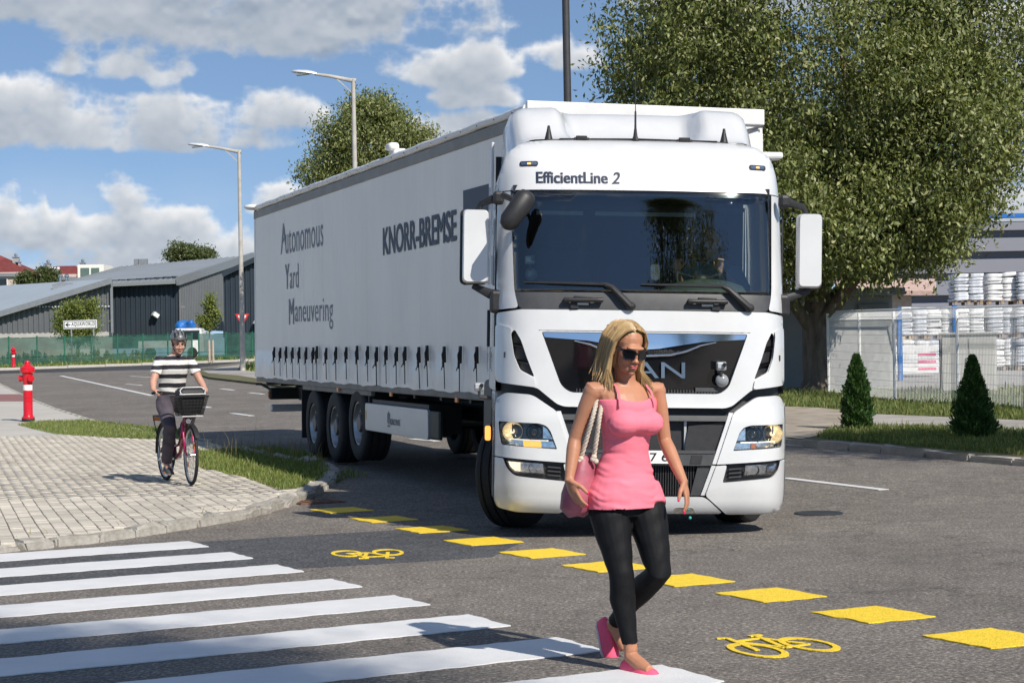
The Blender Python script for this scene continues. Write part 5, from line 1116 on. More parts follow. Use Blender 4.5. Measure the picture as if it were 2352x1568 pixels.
wt = []
for k, (x, y) in enumerate(((513, 781), (690, 809), (885, 775))):
    t, z = side(*c4b(x, y), .04); wt.append((t, z)); ar = [12.0, 10.7, 9.4]
print('wheels', wt)
wz = [.50, .50, .60]; w0t = wt[0][0]; wts = [w0t, w0t - 1.31, w0t - 2.62]
for k in range(3):
    make_wheel('wheel', tr_root, .5, .37, (.20, wts[k], wz[k]), 0, -1); make_wheel('wheel', tr_root, .5, .37, (TW - .20, wts[k], wz[k]), 0, 1)
    MB().tube([(.3, wts[k], wz[k]), (TW - .3, wts[k], wz[k])], .07, 10).build('axle', M_CHASS, tr_root)
    MB().box((TW / 2, wts[k], .75), (.9, .2, .3)).build('suspension', M_CHASS, tr_root)
MB().box((.05, (wts[0] + wts[2]) / 2, 1.03), (.06, 4.1, .10)).build('fender_rail', M_SIDER, tr_root, bevel=.01); MB().box((.25, (wts[0] + wts[2]) / 2, 1.06), (.42, 4.2, .02)).build('mudguard', M_CHASS, tr_root)
tf = wts[2] - .62; MB().box((.22, tf, .82), (.4, .04, .5)).build('mudguard_front', M_CHASS, tr_root, bevel=.01)
MB().box((.22, wts[0] + .68, .66), (.42, .03, .80)).build('mudflap', M_RUB, tr_root)
# side guard
ta, za = side(*c4b(975, 775)); tb_, zb_ = side(*c4b(1535, 850)); b = MB(); zc_ = (za + zb_) / 2
b.prism(rounded([(tb_, zc_ - .175), (ta, zc_ - .175), (ta, zc_ + .175), (tb_, zc_ + .175)], .05), -.01, .03, lambda x, y, h: (h, x, y)); b.build('side_guard', M_ALU, tr_root, bevel=.006)
MB().box((.03, tb_ - .2, zc_), (.05, .4, .33)).build('guard_end', M_CHASS, tr_root, bevel=.03); MB().box((.25, (ta + tb_) / 2, zc_ + .05), (.4, ta - tb_ - .3, .35)).build('pallet_box', M_CHASS, tr_root)
put('lettering', 'KRONE', c4b(1201, 850), c4b(1290, 860), c4b(1201, 795), M_GREYP, .025, xoff=-.014)
tk, zk = side(*c4b(1188, 840)); b = MB(); [b.box((-.0125, tk + dx, zk + .07), (.004, .018, .17 - abs(dx) * .9)) for dx in (-.05, 0, .05)]; b.box((-.0125, tk, zk - .03), (.004, .12, .02)); b.build('crown_emblem', M_GREYP, tr_root)
MB().box((-.0125, side(*c4b(983, 775))[0], zc_ + .02), (.004, .04, .12)).build('warning_sticker', mat('yellow_sticker', (.8, .55, .05), .5), tr_root)
# landing legs, rear gear
tl_ = side(*c4b(1812, 800))[0]
for x in (.42, TW - .42): MB().box((x, tl_, .72), (.15, .15, .95)).build('landing_leg', M_CHASS, tr_root, bevel=.01); MB().box((x, tl_, .22), (.28, .3, .05)).build('landing_foot', M_CHASS, tr_root, bevel=.01)
MB().box((TW / 2, TL - .1, .60), (TW - .45, .12, .12)).build('underrun_bar', M_ALU, tr_root, bevel=.02)
tls = MB().box((.50, TL + .02, .84), (.55, .16, .2)).build('tail_lamp', M_CHASS, tr_root, bevel=.03); MB().box((.215, TL + .02, .82), (.03, .1, .1)).build('marker_lens', M_ORANGE, tls)
b = MB(); b.tube([(.3, TL, .88), (.1, TL + .1, 1.0), (.02, TL + .12, 1.0)], .022, 6); b.build('marker_arm', M_BUCK, tr_root)
for x in (735, 1210, 1797):
    t, z = side(*c4b(x, 545)); MB().box((-.012, t, 1.03), (.02, .09, .05)).build('side_marker', M_ORANGE, tr_root)
MB().box((1.2, 3.2, .78), (.9, .6, .45)).build('spare_box', M_CHASS, tr_root)
MB().tube([(.55, 4.6, .7), (.55, 6.0, .7)], .2, 16).build('air_tank', M_CHASS, tr_root, 40)
# ------------------------------------------------------------------ truck tractor
M_TPAINT = mat('truck_white_paint', (.625, .63, .63), .26, var=.04, scale=3.5, coat=.6, bump=.015, bscale=3); M_BPLAST = mat('black_plastic', (.022, .022, .024), .48, var=.2, scale=20, bump=.1, bscale=200); M_CHROMED = mat('chrome_dark_reflection', (.32, .33, .34), .14, metal=1.0, var=.05); M_BGLOSS = mat('black_gloss', (.006, .006, .007), .06, var=.2, coat=1.0); M_CHROME = mat('chrome', (.78, .79, .80), .09, metal=1.0, var=.02); M_GREYPL = mat('grey_plastic', (.055, .057, .06), .5, var=.15, scale=12)
M_DASH = mat('dashboard', (.06, .075, .065), .7); M_INT = mat('cab_lining', (.02, .021, .024), .85); M_SEAT = mat('seat_fabric', (.04, .042, .05), .9)
M_REFL = mat('lamp_reflector', (.72, .73, .74), .16, metal=1.0, var=.3, scale=22); M_LIT = mat('lit_low_beam', (1, .85, .6), .3, emit=(1.0, .82, .6), estr=.9); M_ORLIT = mat('lit_indicator', (1, .45, .1), .3, emit=(1.0, .42, .08), estr=1.3); M_AMB = mat('amber_lens', (.45, .14, .03), .25, coat=.5); M_DRL = mat('daytime_strip', (.9, .9, .8), .3, emit=(1, .97, .8), estr=.75)
M_REFLW = mat('lit_reflector', (.80, .66, .48), .22, metal=.9, var=.45, scale=26, emit=(1.0, .74, .48), estr=.10)
def glass_mat(name, tint, ior=1.5, boost=.0, rough=.0):
    m_ = bpy.data.materials.new(name); m_.use_nodes = True; nt = m_.node_tree; N = nt.nodes; L = nt.links; N.remove(N['Principled BSDF']); out = N['Material Output']
    tr = N.new('ShaderNodeBsdfTransparent'); tr.inputs[0].default_value = (*tint, 1); gl = N.new('ShaderNodeBsdfGlossy'); gl.inputs['Roughness'].default_value = rough; gl.inputs[0].default_value = (1, 1, 1, 1)
    fr_ = N.new('ShaderNodeFresnel'); fr_.inputs[0].default_value = ior; ad = N.new('ShaderNodeMath'); ad.operation = 'ADD'; ad.use_clamp = True; L.new(fr_.outputs[0], ad.inputs[0]); ad.inputs[1].default_value = boost
    tc = N.new('ShaderNodeTexCoord'); ns = N.new('ShaderNodeTexNoise'); ns.inputs['Scale'].default_value = 1.5; L.new(tc.outputs['Object'], ns.inputs['Vector']); bp = N.new('ShaderNodeBump'); bp.inputs['Strength'].default_value = .012; bp.inputs['Distance'].default_value = .02; L.new(ns.outputs[0], bp.inputs['Height']); L.new(bp.outputs[0], gl.inputs['Normal'])
    mx = N.new('ShaderNodeMixShader'); L.new(ad.outputs[0], mx.inputs[0]); L.new(tr.outputs[0], mx.inputs[1]); L.new(gl.outputs[0], mx.inputs[2]); L.new(mx.outputs[0], out.inputs[0]); return m_
M_WIND = glass_mat('windscreen_glass', (.70, .80, .76), 1.5, .085); M_LCOV = glass_mat('lamp_cover', (.93, .94, .95), 1.45, .02)
tk_ = empty('truck_tractor', (1.0655, 15.25, .0727), 0, 'white long haul truck cab facing the crossing with indicator lit', 'truck')
tk_.rotation_euler = Euler((0, .031, R(3)), 'XYZ'); tk_.scale = (.9531,) * 3; KM = Matrix.Translation(tk_.location) @ tk_.rotation_euler.to_matrix().to_4x4() @ Matrix.Scale(.9531, 4); KMI = KM.inverted(); KO = KMI @ CAMP
KZ = [.10, .15, .22, .35, .55, .95, 1.12, 1.3, 1.6, 1.9, 2.0, 2.05, 2.91, 3.0, 3.15, 3.3, 3.4, 3.46, 3.5]; KY = [.16, .09, .045, .015, 0, .02, .06, .07, .085, .12, .135, .15, .33, .36, .42, .52, .64, .78, 1.0]
def fy(x, z): return float(np.interp(z, KZ, KY)) + .10 * (x / 1.2) ** 2 + .30 * (min(abs(x), 1.29) / 1.29) ** 12
F = lambda x, z, d: Vector((x, fy(x, z) - d, z))
def frp(u, v, y):
    d = KMI.to_3x3() @ ray(u, v); k = (y - KO.y) / d.y; q = KO + d * k; return q.x, q.z
def fsp(u, v):
    y = .1
    for _ in range(6): x, z = frp(u, v, y); y = fy(x, z)
    return x, z
def mir(poly): return [(-x, z) for x, z in reversed(poly)]
def fpatch(name, poly, m_, d0, d1, holes=(), step=.05, parent=tk_, sm=40): return link(name, patch_mesh(name, poly, F, d0, d1, holes, step, sm), m_, parent)
both = lambda poly: (poly, mir(poly))
# roof visor, pillars, hood
vis = [(1.268, 2.965), (1.266, 3.02), (1.252, 3.15), (1.225, 3.25), (1.18, 3.33), (1.10, 3.395), (1.0, 3.432), (.8, 3.452), (.4, 3.466), (0, 3.47)]
fpatch('roof_visor', vis + [(-x, z) for x, z in reversed(vis[:-1])], M_TPAINT, 0, -.03, step=.045)
for p_ in both(rounded([(1.172, 2.955), (1.275, 2.955), (1.285, 2.5), (1.285, 1.90), (1.105, 1.915), (1.14, 2.06)], [.005, .005, 0, .03, .03, .1])): fpatch('pillar', p_, M_TPAINT, .004, -.05, step=.035)
gr = rounded([(.905, 1.705), (.735, 1.24), (.655, 1.18), (-.655, 1.18), (-.735, 1.24), (-.905, 1.705)], [.02, .05, .05, .05, .05, .02])
vent = rounded([(1.135, 1.725), (1.165, 1.69), (1.138, 1.5), (1.085, 1.37), (.962, 1.308), (1.03, 1.48), (1.08, 1.63)], .025)
hood = rounded([(0, 1.9), (1.08, 1.9), (1.283, 1.872), (1.288, 1.26), (.94, 1.218), (.765, 1.078), (.70, 1.058), (-.70, 1.058), (-.765, 1.078), (-.94, 1.218), (-1.288, 1.26), (-1.283, 1.872), (-1.08, 1.9)], [0, .01, .02, .05, .03, .04, .04, .04, .04, .03, .05, .02, .01])
hd = fpatch('front_flap', hood, M_TPAINT, 0, -.05, holes=[gr, vent, mir(vent)], step=.05)
defl = rounded([(1.162, 1.735), (1.292, 1.775), (1.294, 1.262), (.95, 1.222), (.968, 1.302), (1.092, 1.365), (1.144, 1.5), (1.17, 1.69)], [.02, .03, .05, .03, .01, .03, .02, .02])
for p_ in both(defl): fpatch('corner_deflector', p_, M_TPAINT, .022, -.03, step=.035)
for p_ in both([(1.20, 1.74), (1.20, 1.28), (.93, 1.28), (1.06, 1.74)]): fpatch('vent_backing', p_, M_BPLAST, -.06, -.08)
for s in (-1, 1):
    for z in (1.585, 1.44):
        xa, xb = (1.06, 1.16) if z > 1.5 else (1.01, 1.13); b = MB(); b.add([F(s * xa, z, -.055), F(s * xb, z + .01, -.05), F(s * xb, z + .03, .0), F(s * xa, z + .01, -.005)], [(0, 1, 2, 3)]); b.add([F(s * xa, z - .018, -.055), F(s * xb, z - .008, -.05), F(s * xb, z + .012, .0), F(s * xa, z - .008, -.005)], [(0, 1, 2, 3)]); b.build('vent_fin', M_GREYPL, hd)
# grille panel with chrome wing and letters
FG = lambda x, z, d: Vector((x, fy(x, 1.45) - d - (z - 1.45) * .05, z))
gp = link('grille', patch_mesh('grille', [(.93, 1.72), (.75, 1.22), (.66, 1.16), (-.66, 1.16), (-.75, 1.22), (-.93, 1.72)], FG, -.034, -.05, (), .08, 40), M_BGLOSS, tk_)
wing = [(.895, 1.70), (.878, 1.658), (.5, 1.632), (.3, 1.60), (.12, 1.57), (0, 1.56), (-.12, 1.57), (-.3, 1.60), (-.5, 1.632), (-.878, 1.658), (-.895, 1.70)]
fpatch('chrome_wing', wing, M_CHROME, -.002, -.03, step=.06, parent=gp)
for s in (-1, 1):
    b = MB(); b.tube([F(s * x, z, -.008) for x, z in ((.62, 1.63), (.48, 1.60), (.36, 1.55), (.22, 1.515), (0, 1.505))], [.006, .010, .012, .012, .012], 8); b.build('chrome_strip', M_CHROME, gp, 60)
b = MB()
for i in range(15):
    for j in range(4):
        x = -.31 + i * .044 + (j % 2) * .022; z = 1.528 + j * .014
        if z < 1.585 - abs(x) * .12 and (abs(x) < .12 or z > 1.515 + abs(x) * .05): b.tube([F(x + .017 * math.cos(a), z + .007 * math.sin(a), -.012) for a in [2 * math.pi * k / 6 for k in range(6)]], .0022, 4, closed=True)
tag(b.build('honeycomb', M_GREYPL, gp), kind='stuff')
for ch, x0, x1 in (('M', -.375, -.135), ('A', -.115, .115), ('N', .135, .345)):
    vs, fs_, (a0, a1, b0, b1) = text_polys(ch, 1); q = MB(); k = (x1 - x0) / (a1 - a0); kz = .137 / (b1 - b0)
    n = len(vs); pts = [(x0 + (v_.x - a0) * k, 1.315 + (v_.y - b0) * kz) for v_ in vs]; me = bpy.data.meshes.new('letter'); from collections import Counter
    q.add([F(x, z, .004) for x, z in pts], fs_); ec = Counter(tuple(sorted((f_[i], f_[(i + 1) % len(f_)]))) for f_ in fs_ for i in range(len(f_)))
    for f_ in fs_:
        for i in range(len(f_)):
            a_, b_ = f_[i], f_[(i + 1) % len(f_)]
            if ec[tuple(sorted((a_, b_)))] == 1: q.add([F(*pts[a_], .004), F(*pts[b_], .004), F(*pts[b_], -.02), F(*pts[a_], -.02)], [(0, 1, 2, 3)])
    q.build('letter', M_CHROMED, gp)  # chrome letters: the dark reflection in them is put into their colour
b = MB()
for i in range(46):
    x = -.6 + i * 1.2 / 45; b.add([F(x, 1.185, -.01), F(x + .008, 1.185, -.01), F(x + .008, 1.215, -.01), F(x, 1.215, -.01)], [(0, 1, 2, 3)])
tag(b.build('grille_slats', M_GREYPL, gp), kind='stuff')
fpatch('grille_badge', [(.44, 1.20), (.64, 1.20), (.655, 1.235), (.44, 1.235)], M_GREYPL, -.012, -.03, parent=gp)
# windscreen, dark frame, lower black band
ws = rounded([(1.168, 2.94), (1.135, 2.058), (-1.135, 2.058), (-1.168, 2.94)], [.04, .03, .03, .04])
wo = rounded([(1.176, 2.962), (1.145, 2.04), (-1.145, 2.04), (-1.176, 2.962)], [.03, .02, .02, .03]); wi = rounded([(1.125, 2.915), (1.105, 2.075), (-1.105, 2.075), (-1.125, 2.915)], .05)
fpatch('windscreen_seal', wo, M_BGLOSS, -.012, -.03, holes=[wi], step=.08); fpatch('windscreen', ws, M_WIND, -.006, -.0075, step=.07, sm=180)
bd_ = fpatch('lower_band', rounded([(1.145, 2.052), (1.10, 1.905), (-1.10, 1.905), (-1.145, 2.052)], [.01, .05, .05, .01]), M_GREYPL, -.004, -.04, step=.07)
fpatch('backing', [(1.15, 1.91), (1.15, 1.88), (-1.15, 1.88), (-1.15, 1.91)], M_BPLAST, -.03, -.05)
def wiper(pts, elbow):
    w_ = MB(); w_.tube([F(x, z, .02) for x, z in pts], [.007, .012, .014, .016], 6); o = w_.build('wiper', M_BPLAST, tk_, 40)
    a_ = MB(); a_.tube([F(x, z, d) for x, z, d in elbow], [.020, .026, .030, .030], 8); a_.build('wiper_arm', M_BPLAST, o, 40)
    c = elbow[-1]; a_ = MB(); a_.sphere(F(c[0], c[1], .03), (.045, .03, .04), 10, 6); a_.build('wiper_pivot', M_BPLAST, o, 60)
wiper([(-1.06, 2.137), (-.80, 2.133), (-.55, 2.128), (-.33, 2.125)], [(-.36, 2.122, .03), (-.30, 2.10, .045), (-.20, 2.0, .05), (-.135, 1.935, .04)])
wiper([(-.04, 2.128), (.22, 2.126), (.48, 2.124), (.70, 2.122)], [(.68, 2.12, .03), (.73, 2.098, .045), (.84, 2.0, .05), (.918, 1.935, .04)])
for x0, x1 in ((-.72, -.375), (.365, .72)):
    q = MB(); xm = (x0 + x1) / 2; q.tube([F(x, 1.985, .05) for x in np.linspace(x0, x1, 6)], .020, 8); q.box(F(xm, 2.005, .02), (.16, .05, .03)); o = q.build('grab_handle', M_BPLAST, bd_, 40, bevel=.004)
    for x in (x0 + .03, x1 - .03): MB().box(F(x, 1.985, .02), (.05, .07, .045)).build('handle_foot', M_BPLAST, o, bevel=.008)
    MB().box(F(xm, 1.952, .012), (.10, .02, .02)).build('handle_label', M_ALU, o, bevel=.003); MB().box(F(x0 + .1 if x0 < 0 else x1 - .1, 1.935, .012), (.07, .02, .05)).build('handle_mount', M_BPLAST, o)
# corner panels with lamps
hl = rounded([(1.262, .918), (.93, .912), (.865, .895), (.825, .85), (.766, .69), (1.236, .716), (1.252, .80)], [.012, .02, .03, .03, .012, .02, .02])
up_ = rounded([(1.215, 1.172), (1.0, 1.158), (.955, 1.14), (.772, 1.018), (.622, .572), (1.293, .612), (1.293, 1.10)], [.05, .04, .02, .03, .01, .005, .08])
fg = rounded([(1.215, .588), (.725, .565), (.69, .424), (1.128, .463), (1.185, .512)], [.015, .012, .012, .04, .03])
lo = rounded([(1.293, .601), (1.222, .597), (1.195, .52), (1.13, .452), (.675, .412), (.712, .566), (.618, .560), (.527, .300), (.73, .128), (1.10, .130), (1.27, .16), (1.293, .24)], [.004, .004, .03, .04, .02, .02, .01, .03, .02, .02, .06, .05])
for si, s in ((1, 1), (0, -1)):
    f_ = (lambda p: p) if s > 0 else mir
    cp = fpatch('corner_panel', f_(up_), M_TPAINT, .012, -.06, holes=[f_(hl)], step=.04); lp = fpatch('bumper_corner', f_(lo), M_TPAINT, .012, -.06, step=.04)
    ed = [f_([(.772, 1.018), (.622, .572), (.585, .575), (.735, 1.02)]), f_([(.618, .560), (.527, .300), (.49, .302), (.58, .562)])]
    for e_ in ed: fpatch('bevel_edge', e_, M_TPAINT, -.01, -.08, step=.06)
    lamp_ = fpatch('headlight', [(x * 1.0, z) for x, z in f_([(1.275, .93), (.86, .93), (.74, .675), (1.255, .70)])], M_BGLOSS, -.085, -.10, step=.06)
    q = MB()
    def bowl(cx, cz, r_, dep=.075, d0=-.018): return MB().lathe([(r_, 0), (r_ * .97, .012), (r_ * .75, dep * .72), (r_ * .3, dep), (0, dep)], 24, 'Y', tuple(F(s * cx, cz, d0)))
    bowl(1.145, .835, .088).build('reflector', M_REFLW, lamp_, 50); MB().sphere(F(s * 1.145, .835, -.06), (.022, .03, .022), 14, 8).build('bulb', M_LIT, lamp_, 60); MB().box(F(s * 1.145, .87, -.03), (.012, .01, .07)).build('bulb_shield', M_CHROME, lamp_)
    bowl(.962, .832, .074).build('reflector', M_REFL, lamp_, 50); MB().lathe([(.058, .0), (.058, -.012), (.05, -.014), (.048, .01)], 20, 'Y', tuple(F(s * .962, .832, -.045))).build('projector_ring', M_BGLOSS, lamp_, 40); MB().sphere(F(s * .962, .832, -.05), (.038, .03, .038), 14, 8).build('projector_lens', M_BGLOSS, lamp_, 60)
    fpatch('reflector_bar', f_([(1.235, .765), (.80, .755), (.775, .70), (1.23, .722)]), M_REFL, -.035, -.05, parent=lamp_); fpatch('daytime_strip', f_([(1.20, .773), (.84, .765), (.84, .756), (1.20, .764)]), M_DRL, -.028, -.034, parent=lamp_)
    fpatch('inner_reflector', f_([(.885, .885), (.85, .86), (.80, .775), (.885, .78)]), M_REFL, -.04, -.06, parent=lamp_); fpatch('indicator', f_([(1.055, .758), (.905, .753), (.900, .702), (1.05, .708)]) if s < 0 else f_([(.985, .752), (.935, .75), (.935, .708), (.985, .71)]), M_ORLIT if s < 0 else M_AMB, -.025, -.034, parent=lamp_)
    fpatch('lamp_cover', f_([(1.258, .914), (.93, .909), (.868, .893), (.829, .85), (.770, .694), (1.232, .719), (1.248, .80)]), M_LCOV, .002, .0005, parent=lamp_, sm=180)
    fo = fpatch('fog_lamp', f_([(1.222, .598), (.70, .578), (.67, .41), (1.14, .45), (1.20, .51)]), M_BPLAST, -.035, -.06, step=.06)
    fpatch('fog_housing', f_([(1.185, .575), (.885, .562), (.875, .478), (1.12, .49), (1.165, .525)]), M_REFL, -.022, -.034, parent=fo); MB().lathe([(.045, 0), (.04, .02), (.0, .03)], 18, 'Y', tuple(F(s * .965, .522, -.018))).build('fog_reflector', M_HUB, fo, 40)
    fpatch('fog_bulb', f_([(1.18, .572), (1.085, .567), (1.08, .492), (1.12, .495), (1.16, .528)]), M_LIT if s < 0 else M_REFL, -.012, -.022, parent=fo)
    fpatch('fog_cover', f_([(1.195, .58), (.87, .566), (.86, .468), (1.13, .48), (1.175, .52)]), M_LCOV, .0, -.0015, parent=fo, sm=180)
    for z in (.535, .50, .465): fpatch('fog_slat', f_([(.845, z + .008), (.735, z), (.73, z - .012), (.845, z - .004)]), M_GREYPL, .0, -.03, parent=fo)
    # sides behind the corner panels
    b = MB(); zs = [.24, .45, .6, .8, 1.0, 1.10]; 
    for z0, z1 in zip(zs[:-1], zs[1:]):
        y0a, y0b = fy(1.293, z0), fy(1.293, z1); b.add([(s * 1.3, y0a - .012, z0), (s * 1.3, .72, z0), (s * 1.3, .72, z1), (s * 1.3, y0b - .012, z1)], [(0, 1, 2, 3)])
    b.build('bumper_side', M_TPAINT, tk_)
    MB().lathe([(.58, -.17), (.60, -.17), (.60, .17), (.58, .17)], 20, 'X', (s * 1.1, 1.42, .58), R(15), R(168)).build('wheel_arch', M_BPLAST, tk_, 40)
    fpatch('side_reflector', f_([(1.28, .70), (1.288, .70), (1.288, .66), (1.28, .66)]), M_AMB, .014, .0)
ind = MB().box((-1.345, .62, .80), (.05, .06, .13)).build('side_indicator', M_ORLIT, tk_, bevel=.015); MB().box((-1.315, .64, .80), (.04, .05, .05)).build('indicator_base', M_GREYPL, ind)
# centre of the bumper
fpatch('bulkhead', [(1.24, 1.27), (1.24, .2), (-1.24, .2), (-1.24, 1.27)], M_BPLAST, -.11, -.14, step=.1)
fpatch('bumper_bar', rounded([(.735, .992), (.722, .945), (-.722, .945), (-.735, .992)], .01), M_GREYPL, -.015, -.1); fpatch('air_scoop', [(.72, .94), (.61, .565), (.33, .60), (.38, .90)], M_BPLAST, -.05, -.1); fpatch('air_scoop', mir([(.72, .94), (.61, .565), (.33, .60), (.38, .90)]), M_BPLAST, -.05, -.1)
rd = MB(); [rd.box((0, .15, z), (.7, .02, .006)) for z in np.arange(.6, .94, .014)]; rd = tag(rd.build('radiator_fins', M_HUB, tk_), kind='stuff'); MB().box((.355, .12, .77), (.02, .05, .34)).build('radiator_edge', M_ALU, tk_)
fpatch('step_ledge', [(.62, .69), (.60, .665), (-.60, .665), (-.62, .69)], M_GREYPL, .0, -.1)
pb = fpatch('plate_carrier', [(.612, .672), (.582, .560), (-.582, .560), (-.612, .672)], M_GREYPL, -.008, -.09); fpatch('tow_cover', [(.50, .65), (.485, .575), (.385, .575), (.40, .65)], M_BPLAST, -.003, -.02, parent=pb)
pl = fpatch('number_plate', [(-.28, .578), (.24, .578), (.24, .688), (-.28, .688)], M_SIGNW, .010, -.01, parent=pb, step=.1); link('plate_digits', text_mesh('plate_digits', '7 6', lambda s, t: F(.035 + s, .598 + t, .012), w=.16, h=.072, bold=.01), M_BLACK, pl)
sl_ = MB(); [sl_.box((x, .09, .43), (.010, .03, .26)) for x in np.arange(-.43, .44, .022)]; tag(sl_.build('lower_grille_bars', M_BPLAST, tk_), kind='stuff')
for p_ in both([(.59, .552), (.505, .30), (.40, .30), (.46, .552)]): fpatch('lower_grille_cheek', p_, M_GREYPL, -.03, -.1)
skt = fpatch('centre_skirt', rounded([(.515, .288), (.565, .255), (.685, .148), (.66, .135), (-.66, .135), (-.685, .148), (-.565, .255), (-.515, .288)], [.05, .03, .01, .01, .01, .01, .03, .05]), M_TPAINT, .008, -.05); fpatch('skirt_handle', rounded([(.42, .195), (.46, .14), (.24, .14), (.27, .195)], .015), M_REFL, .011, .0, parent=skt)
MB().box((0, .75, .18), (1.7, .5, .08)).build('underride_bar', M_CHASS, tk_); MB().sphere((.40, .06, .105), .014, 8, 6).build('tow_eye', mat('teal_plug', (.05, .35, .30), .5), tk_)
# cab shell: sides and roof behind the front panels
out_ = [(1.288, 1.18), (1.288, 1.9), (1.285, 2.5), (1.275, 2.96)] + vis[1:-1]; ring = out_ + [(0, 3.47)] + [(-x, z) for x, z in reversed(out_)]
b = MB(); ysl = [0, .12, .4, .8, 1.0]; rings = []
for t in ysl:
    rr = []
    for x, z in ring:
        y0 = fy(x, z) + .002; rr.append((x * (1 - .012 * t), y0 + (2.32 - y0) * t, z + (.02 * t if z > 3.3 else 0)))
    rings.append(rr)
b.loft(rings, closed=False, cap=False); cs = b.build('cab_shell', M_TPAINT, tk_, 50)
MB().box((0, 2.30, 2.3), (2.46, .04, 2.3)).build('back_wall', M_INT, tk_); MB().box((0, 1.3, 1.5), (2.45, 2.0, .05)).build('cab_floor', M_INT, tk_)
for s in (-1, 1):
    wn_ = MB(); wn_.add([(s * 1.284, .72, 2.05), (s * 1.284, 1.5, 2.05), (s * 1.277, 1.5, 2.75), (s * 1.277, .78, 2.75)], [(0, 1, 2, 3)]); wn_.build('side_window', M_BGLOSS, tk_)
    MB().box((s * 1.292, .615, 2.25), (.012, .02, 1.35)).build('door_seam', M_BPLAST, tk_); MB().box((s * 1.31, 1.62, 1.75), (.03, .05, .35)).build('door_handle', M_BPLAST, tk_, bevel=.01)
    MB().box((s * 1.26, 2.6, 2.45), (.03, .55, 2.3)).build('side_fairing', M_TPAINT, tk_, bevel=.01)
    MB().box((s * 1.15, 2.6, .9), (.25, 1.9, .7)).build('fuel_tank', M_CHASS, tk_, bevel=.06); MB().box((s * 1.24, .95, 1.08), (.1, .5, .2)).build('step_panel', M_TPAINT, tk_, bevel=.03)
MB().box((0, 2.5, 1.0), (2.3, .05, .9)).build('rear_bulkhead', M_CHASS, tk_)
# roof deflector: two cheeks and a recessed flap
def deflector():
    nx, ny = 56, 30; vs = []; fs = []
    st = lambda t: max(0, min(1, t)) ** 2 * (3 - 2 * max(0, min(1, t)))
    for j in range(ny + 1):
        y = .80 + (2.35 - .80) * j / ny
        for i in range(nx + 1):
            a = -1 + 2 * i / nx; W_ = 1.10 + .06 * st((y - .8) / 1.3); x = a * W_; e = abs(x)
            cheek = st((e - .50) / .22) ; hc = .40 * st((y - .86) / .85); hf = .035 + .33 * st((y - 1.30) / .75) if y > 1.28 else .035 * st((y - .8) / .3)
            h = hf + (max(hc, hf) - hf) * cheek; z = 3.475 + h + .02 * st((y - 1.6) / .6) - .03 * (a * a)
            ed = max(0, (e - (W_ - .16)) / .16); z -= (1 - math.sqrt(max(0, 1 - ed * ed))) * .16
            vs.append((x, y, z))
        # side skirts
    n = nx + 1
    for j in range(ny):
        for i in range(nx): fs.append((j * n + i, j * n + i + 1, (j + 1) * n + i + 1, (j + 1) * n + i))
    base = len(vs)
    for s_ in (0, nx):
        b0 = len(vs)
        for j in range(ny + 1): q = vs[j * n + s_]; vs.append((q[0] * 1.02, q[1] + (.05 if j == 0 else 0), 3.32))
        for j in range(ny): fs.append((j * n + s_, (j + 1) * n + s_, b0 + j + 1, b0 + j))
    MB().add(vs, fs).build('roof_deflector', M_TPAINT, tk_, 50)
deflector()
MB().box((0, 2.34, 3.6), (2.1, .03, .5)).build('deflector_back', M_BPLAST, tk_)
# small things on the roof and visor
for x in (-.815, .79):
    MB().lathe([(.04, 0), (.032, .03), (.016, .10), (.012, .13), (0, .135)], 12, c=(x, .80 + .1 * x * x * .7, 3.455)).build('roof_fin', M_BPLAST, tk_, 40)
for x in (-.52, .42): b = MB(); b.box((x, .80, 3.475), (.10, .06, .035)); b.tube([(x - .07, .79, 3.465), (x + .07, .79, 3.465)], .014, 6); b.build('roof_hinge', M_BPLAST, tk_, bevel=.005)
an = MB().lathe([(.035, 0), (.02, .04), (.01, .12), (.009, .26), (.004, .27), (.003, .62), (0, .62)], 8, c=(.0, .80, 3.46)).build('antenna', M_BPLAST, tk_, 40); an.rotation_euler = (0, -.008, 0)
b = MB(); b.tube([(-.72, .79, 3.462), (0, .785, 3.472), (.72, .79, 3.462)], .006, 5); b.build('roof_seam', M_BPLAST, tk_)
for x in (-1.01, 1.05):
    ml = fpatch('marker_lamp', rounded([(x - .08, 3.185), (x + .08, 3.185), (x + .08, 3.23), (x - .08, 3.23)], .02), M_BPLAST, .012, -.01); fpatch('marker_lens', rounded([(x - .068, 3.193), (x + .068, 3.193), (x + .068, 3.222), (x - .068, 3.222)], .012), M_REFL, .016, .01, parent=ml); fpatch('marker_bulb', [(x - .015, 3.2), (x + .015, 3.2), (x + .015, 3.215), (x - .015, 3.215)], M_ORLIT, .018, .015, parent=ml)
tx, tz = -.951, 3.022
link('lettering', text_mesh('lettering', 'EfficientLine', lambda s, t: F(tx + s, tz + t, .0025), w=.635, h=.108, bold=.036), M_NAVY, tk_); link('lettering', text_mesh('lettering', '2', lambda s, t: F(-.283 + s, tz + t, .0025), w=.075, h=.108, bold=.022, shear=.22), M_NAVY, tk_)
M_CHEV = mat('pale_chevron', (.70, .715, .735), .25, coat=.5)
for i in range(4):
    x = -.64 + i * .145; b = [(x, 3.265), (x + .075, 3.265), (x + .135, 3.19), (x + .0, 2.98), (x - .09, 2.98), (x + .055, 3.19)]; fpatch('chevron', b, M_CHEV, .0015, 0, step=.06)
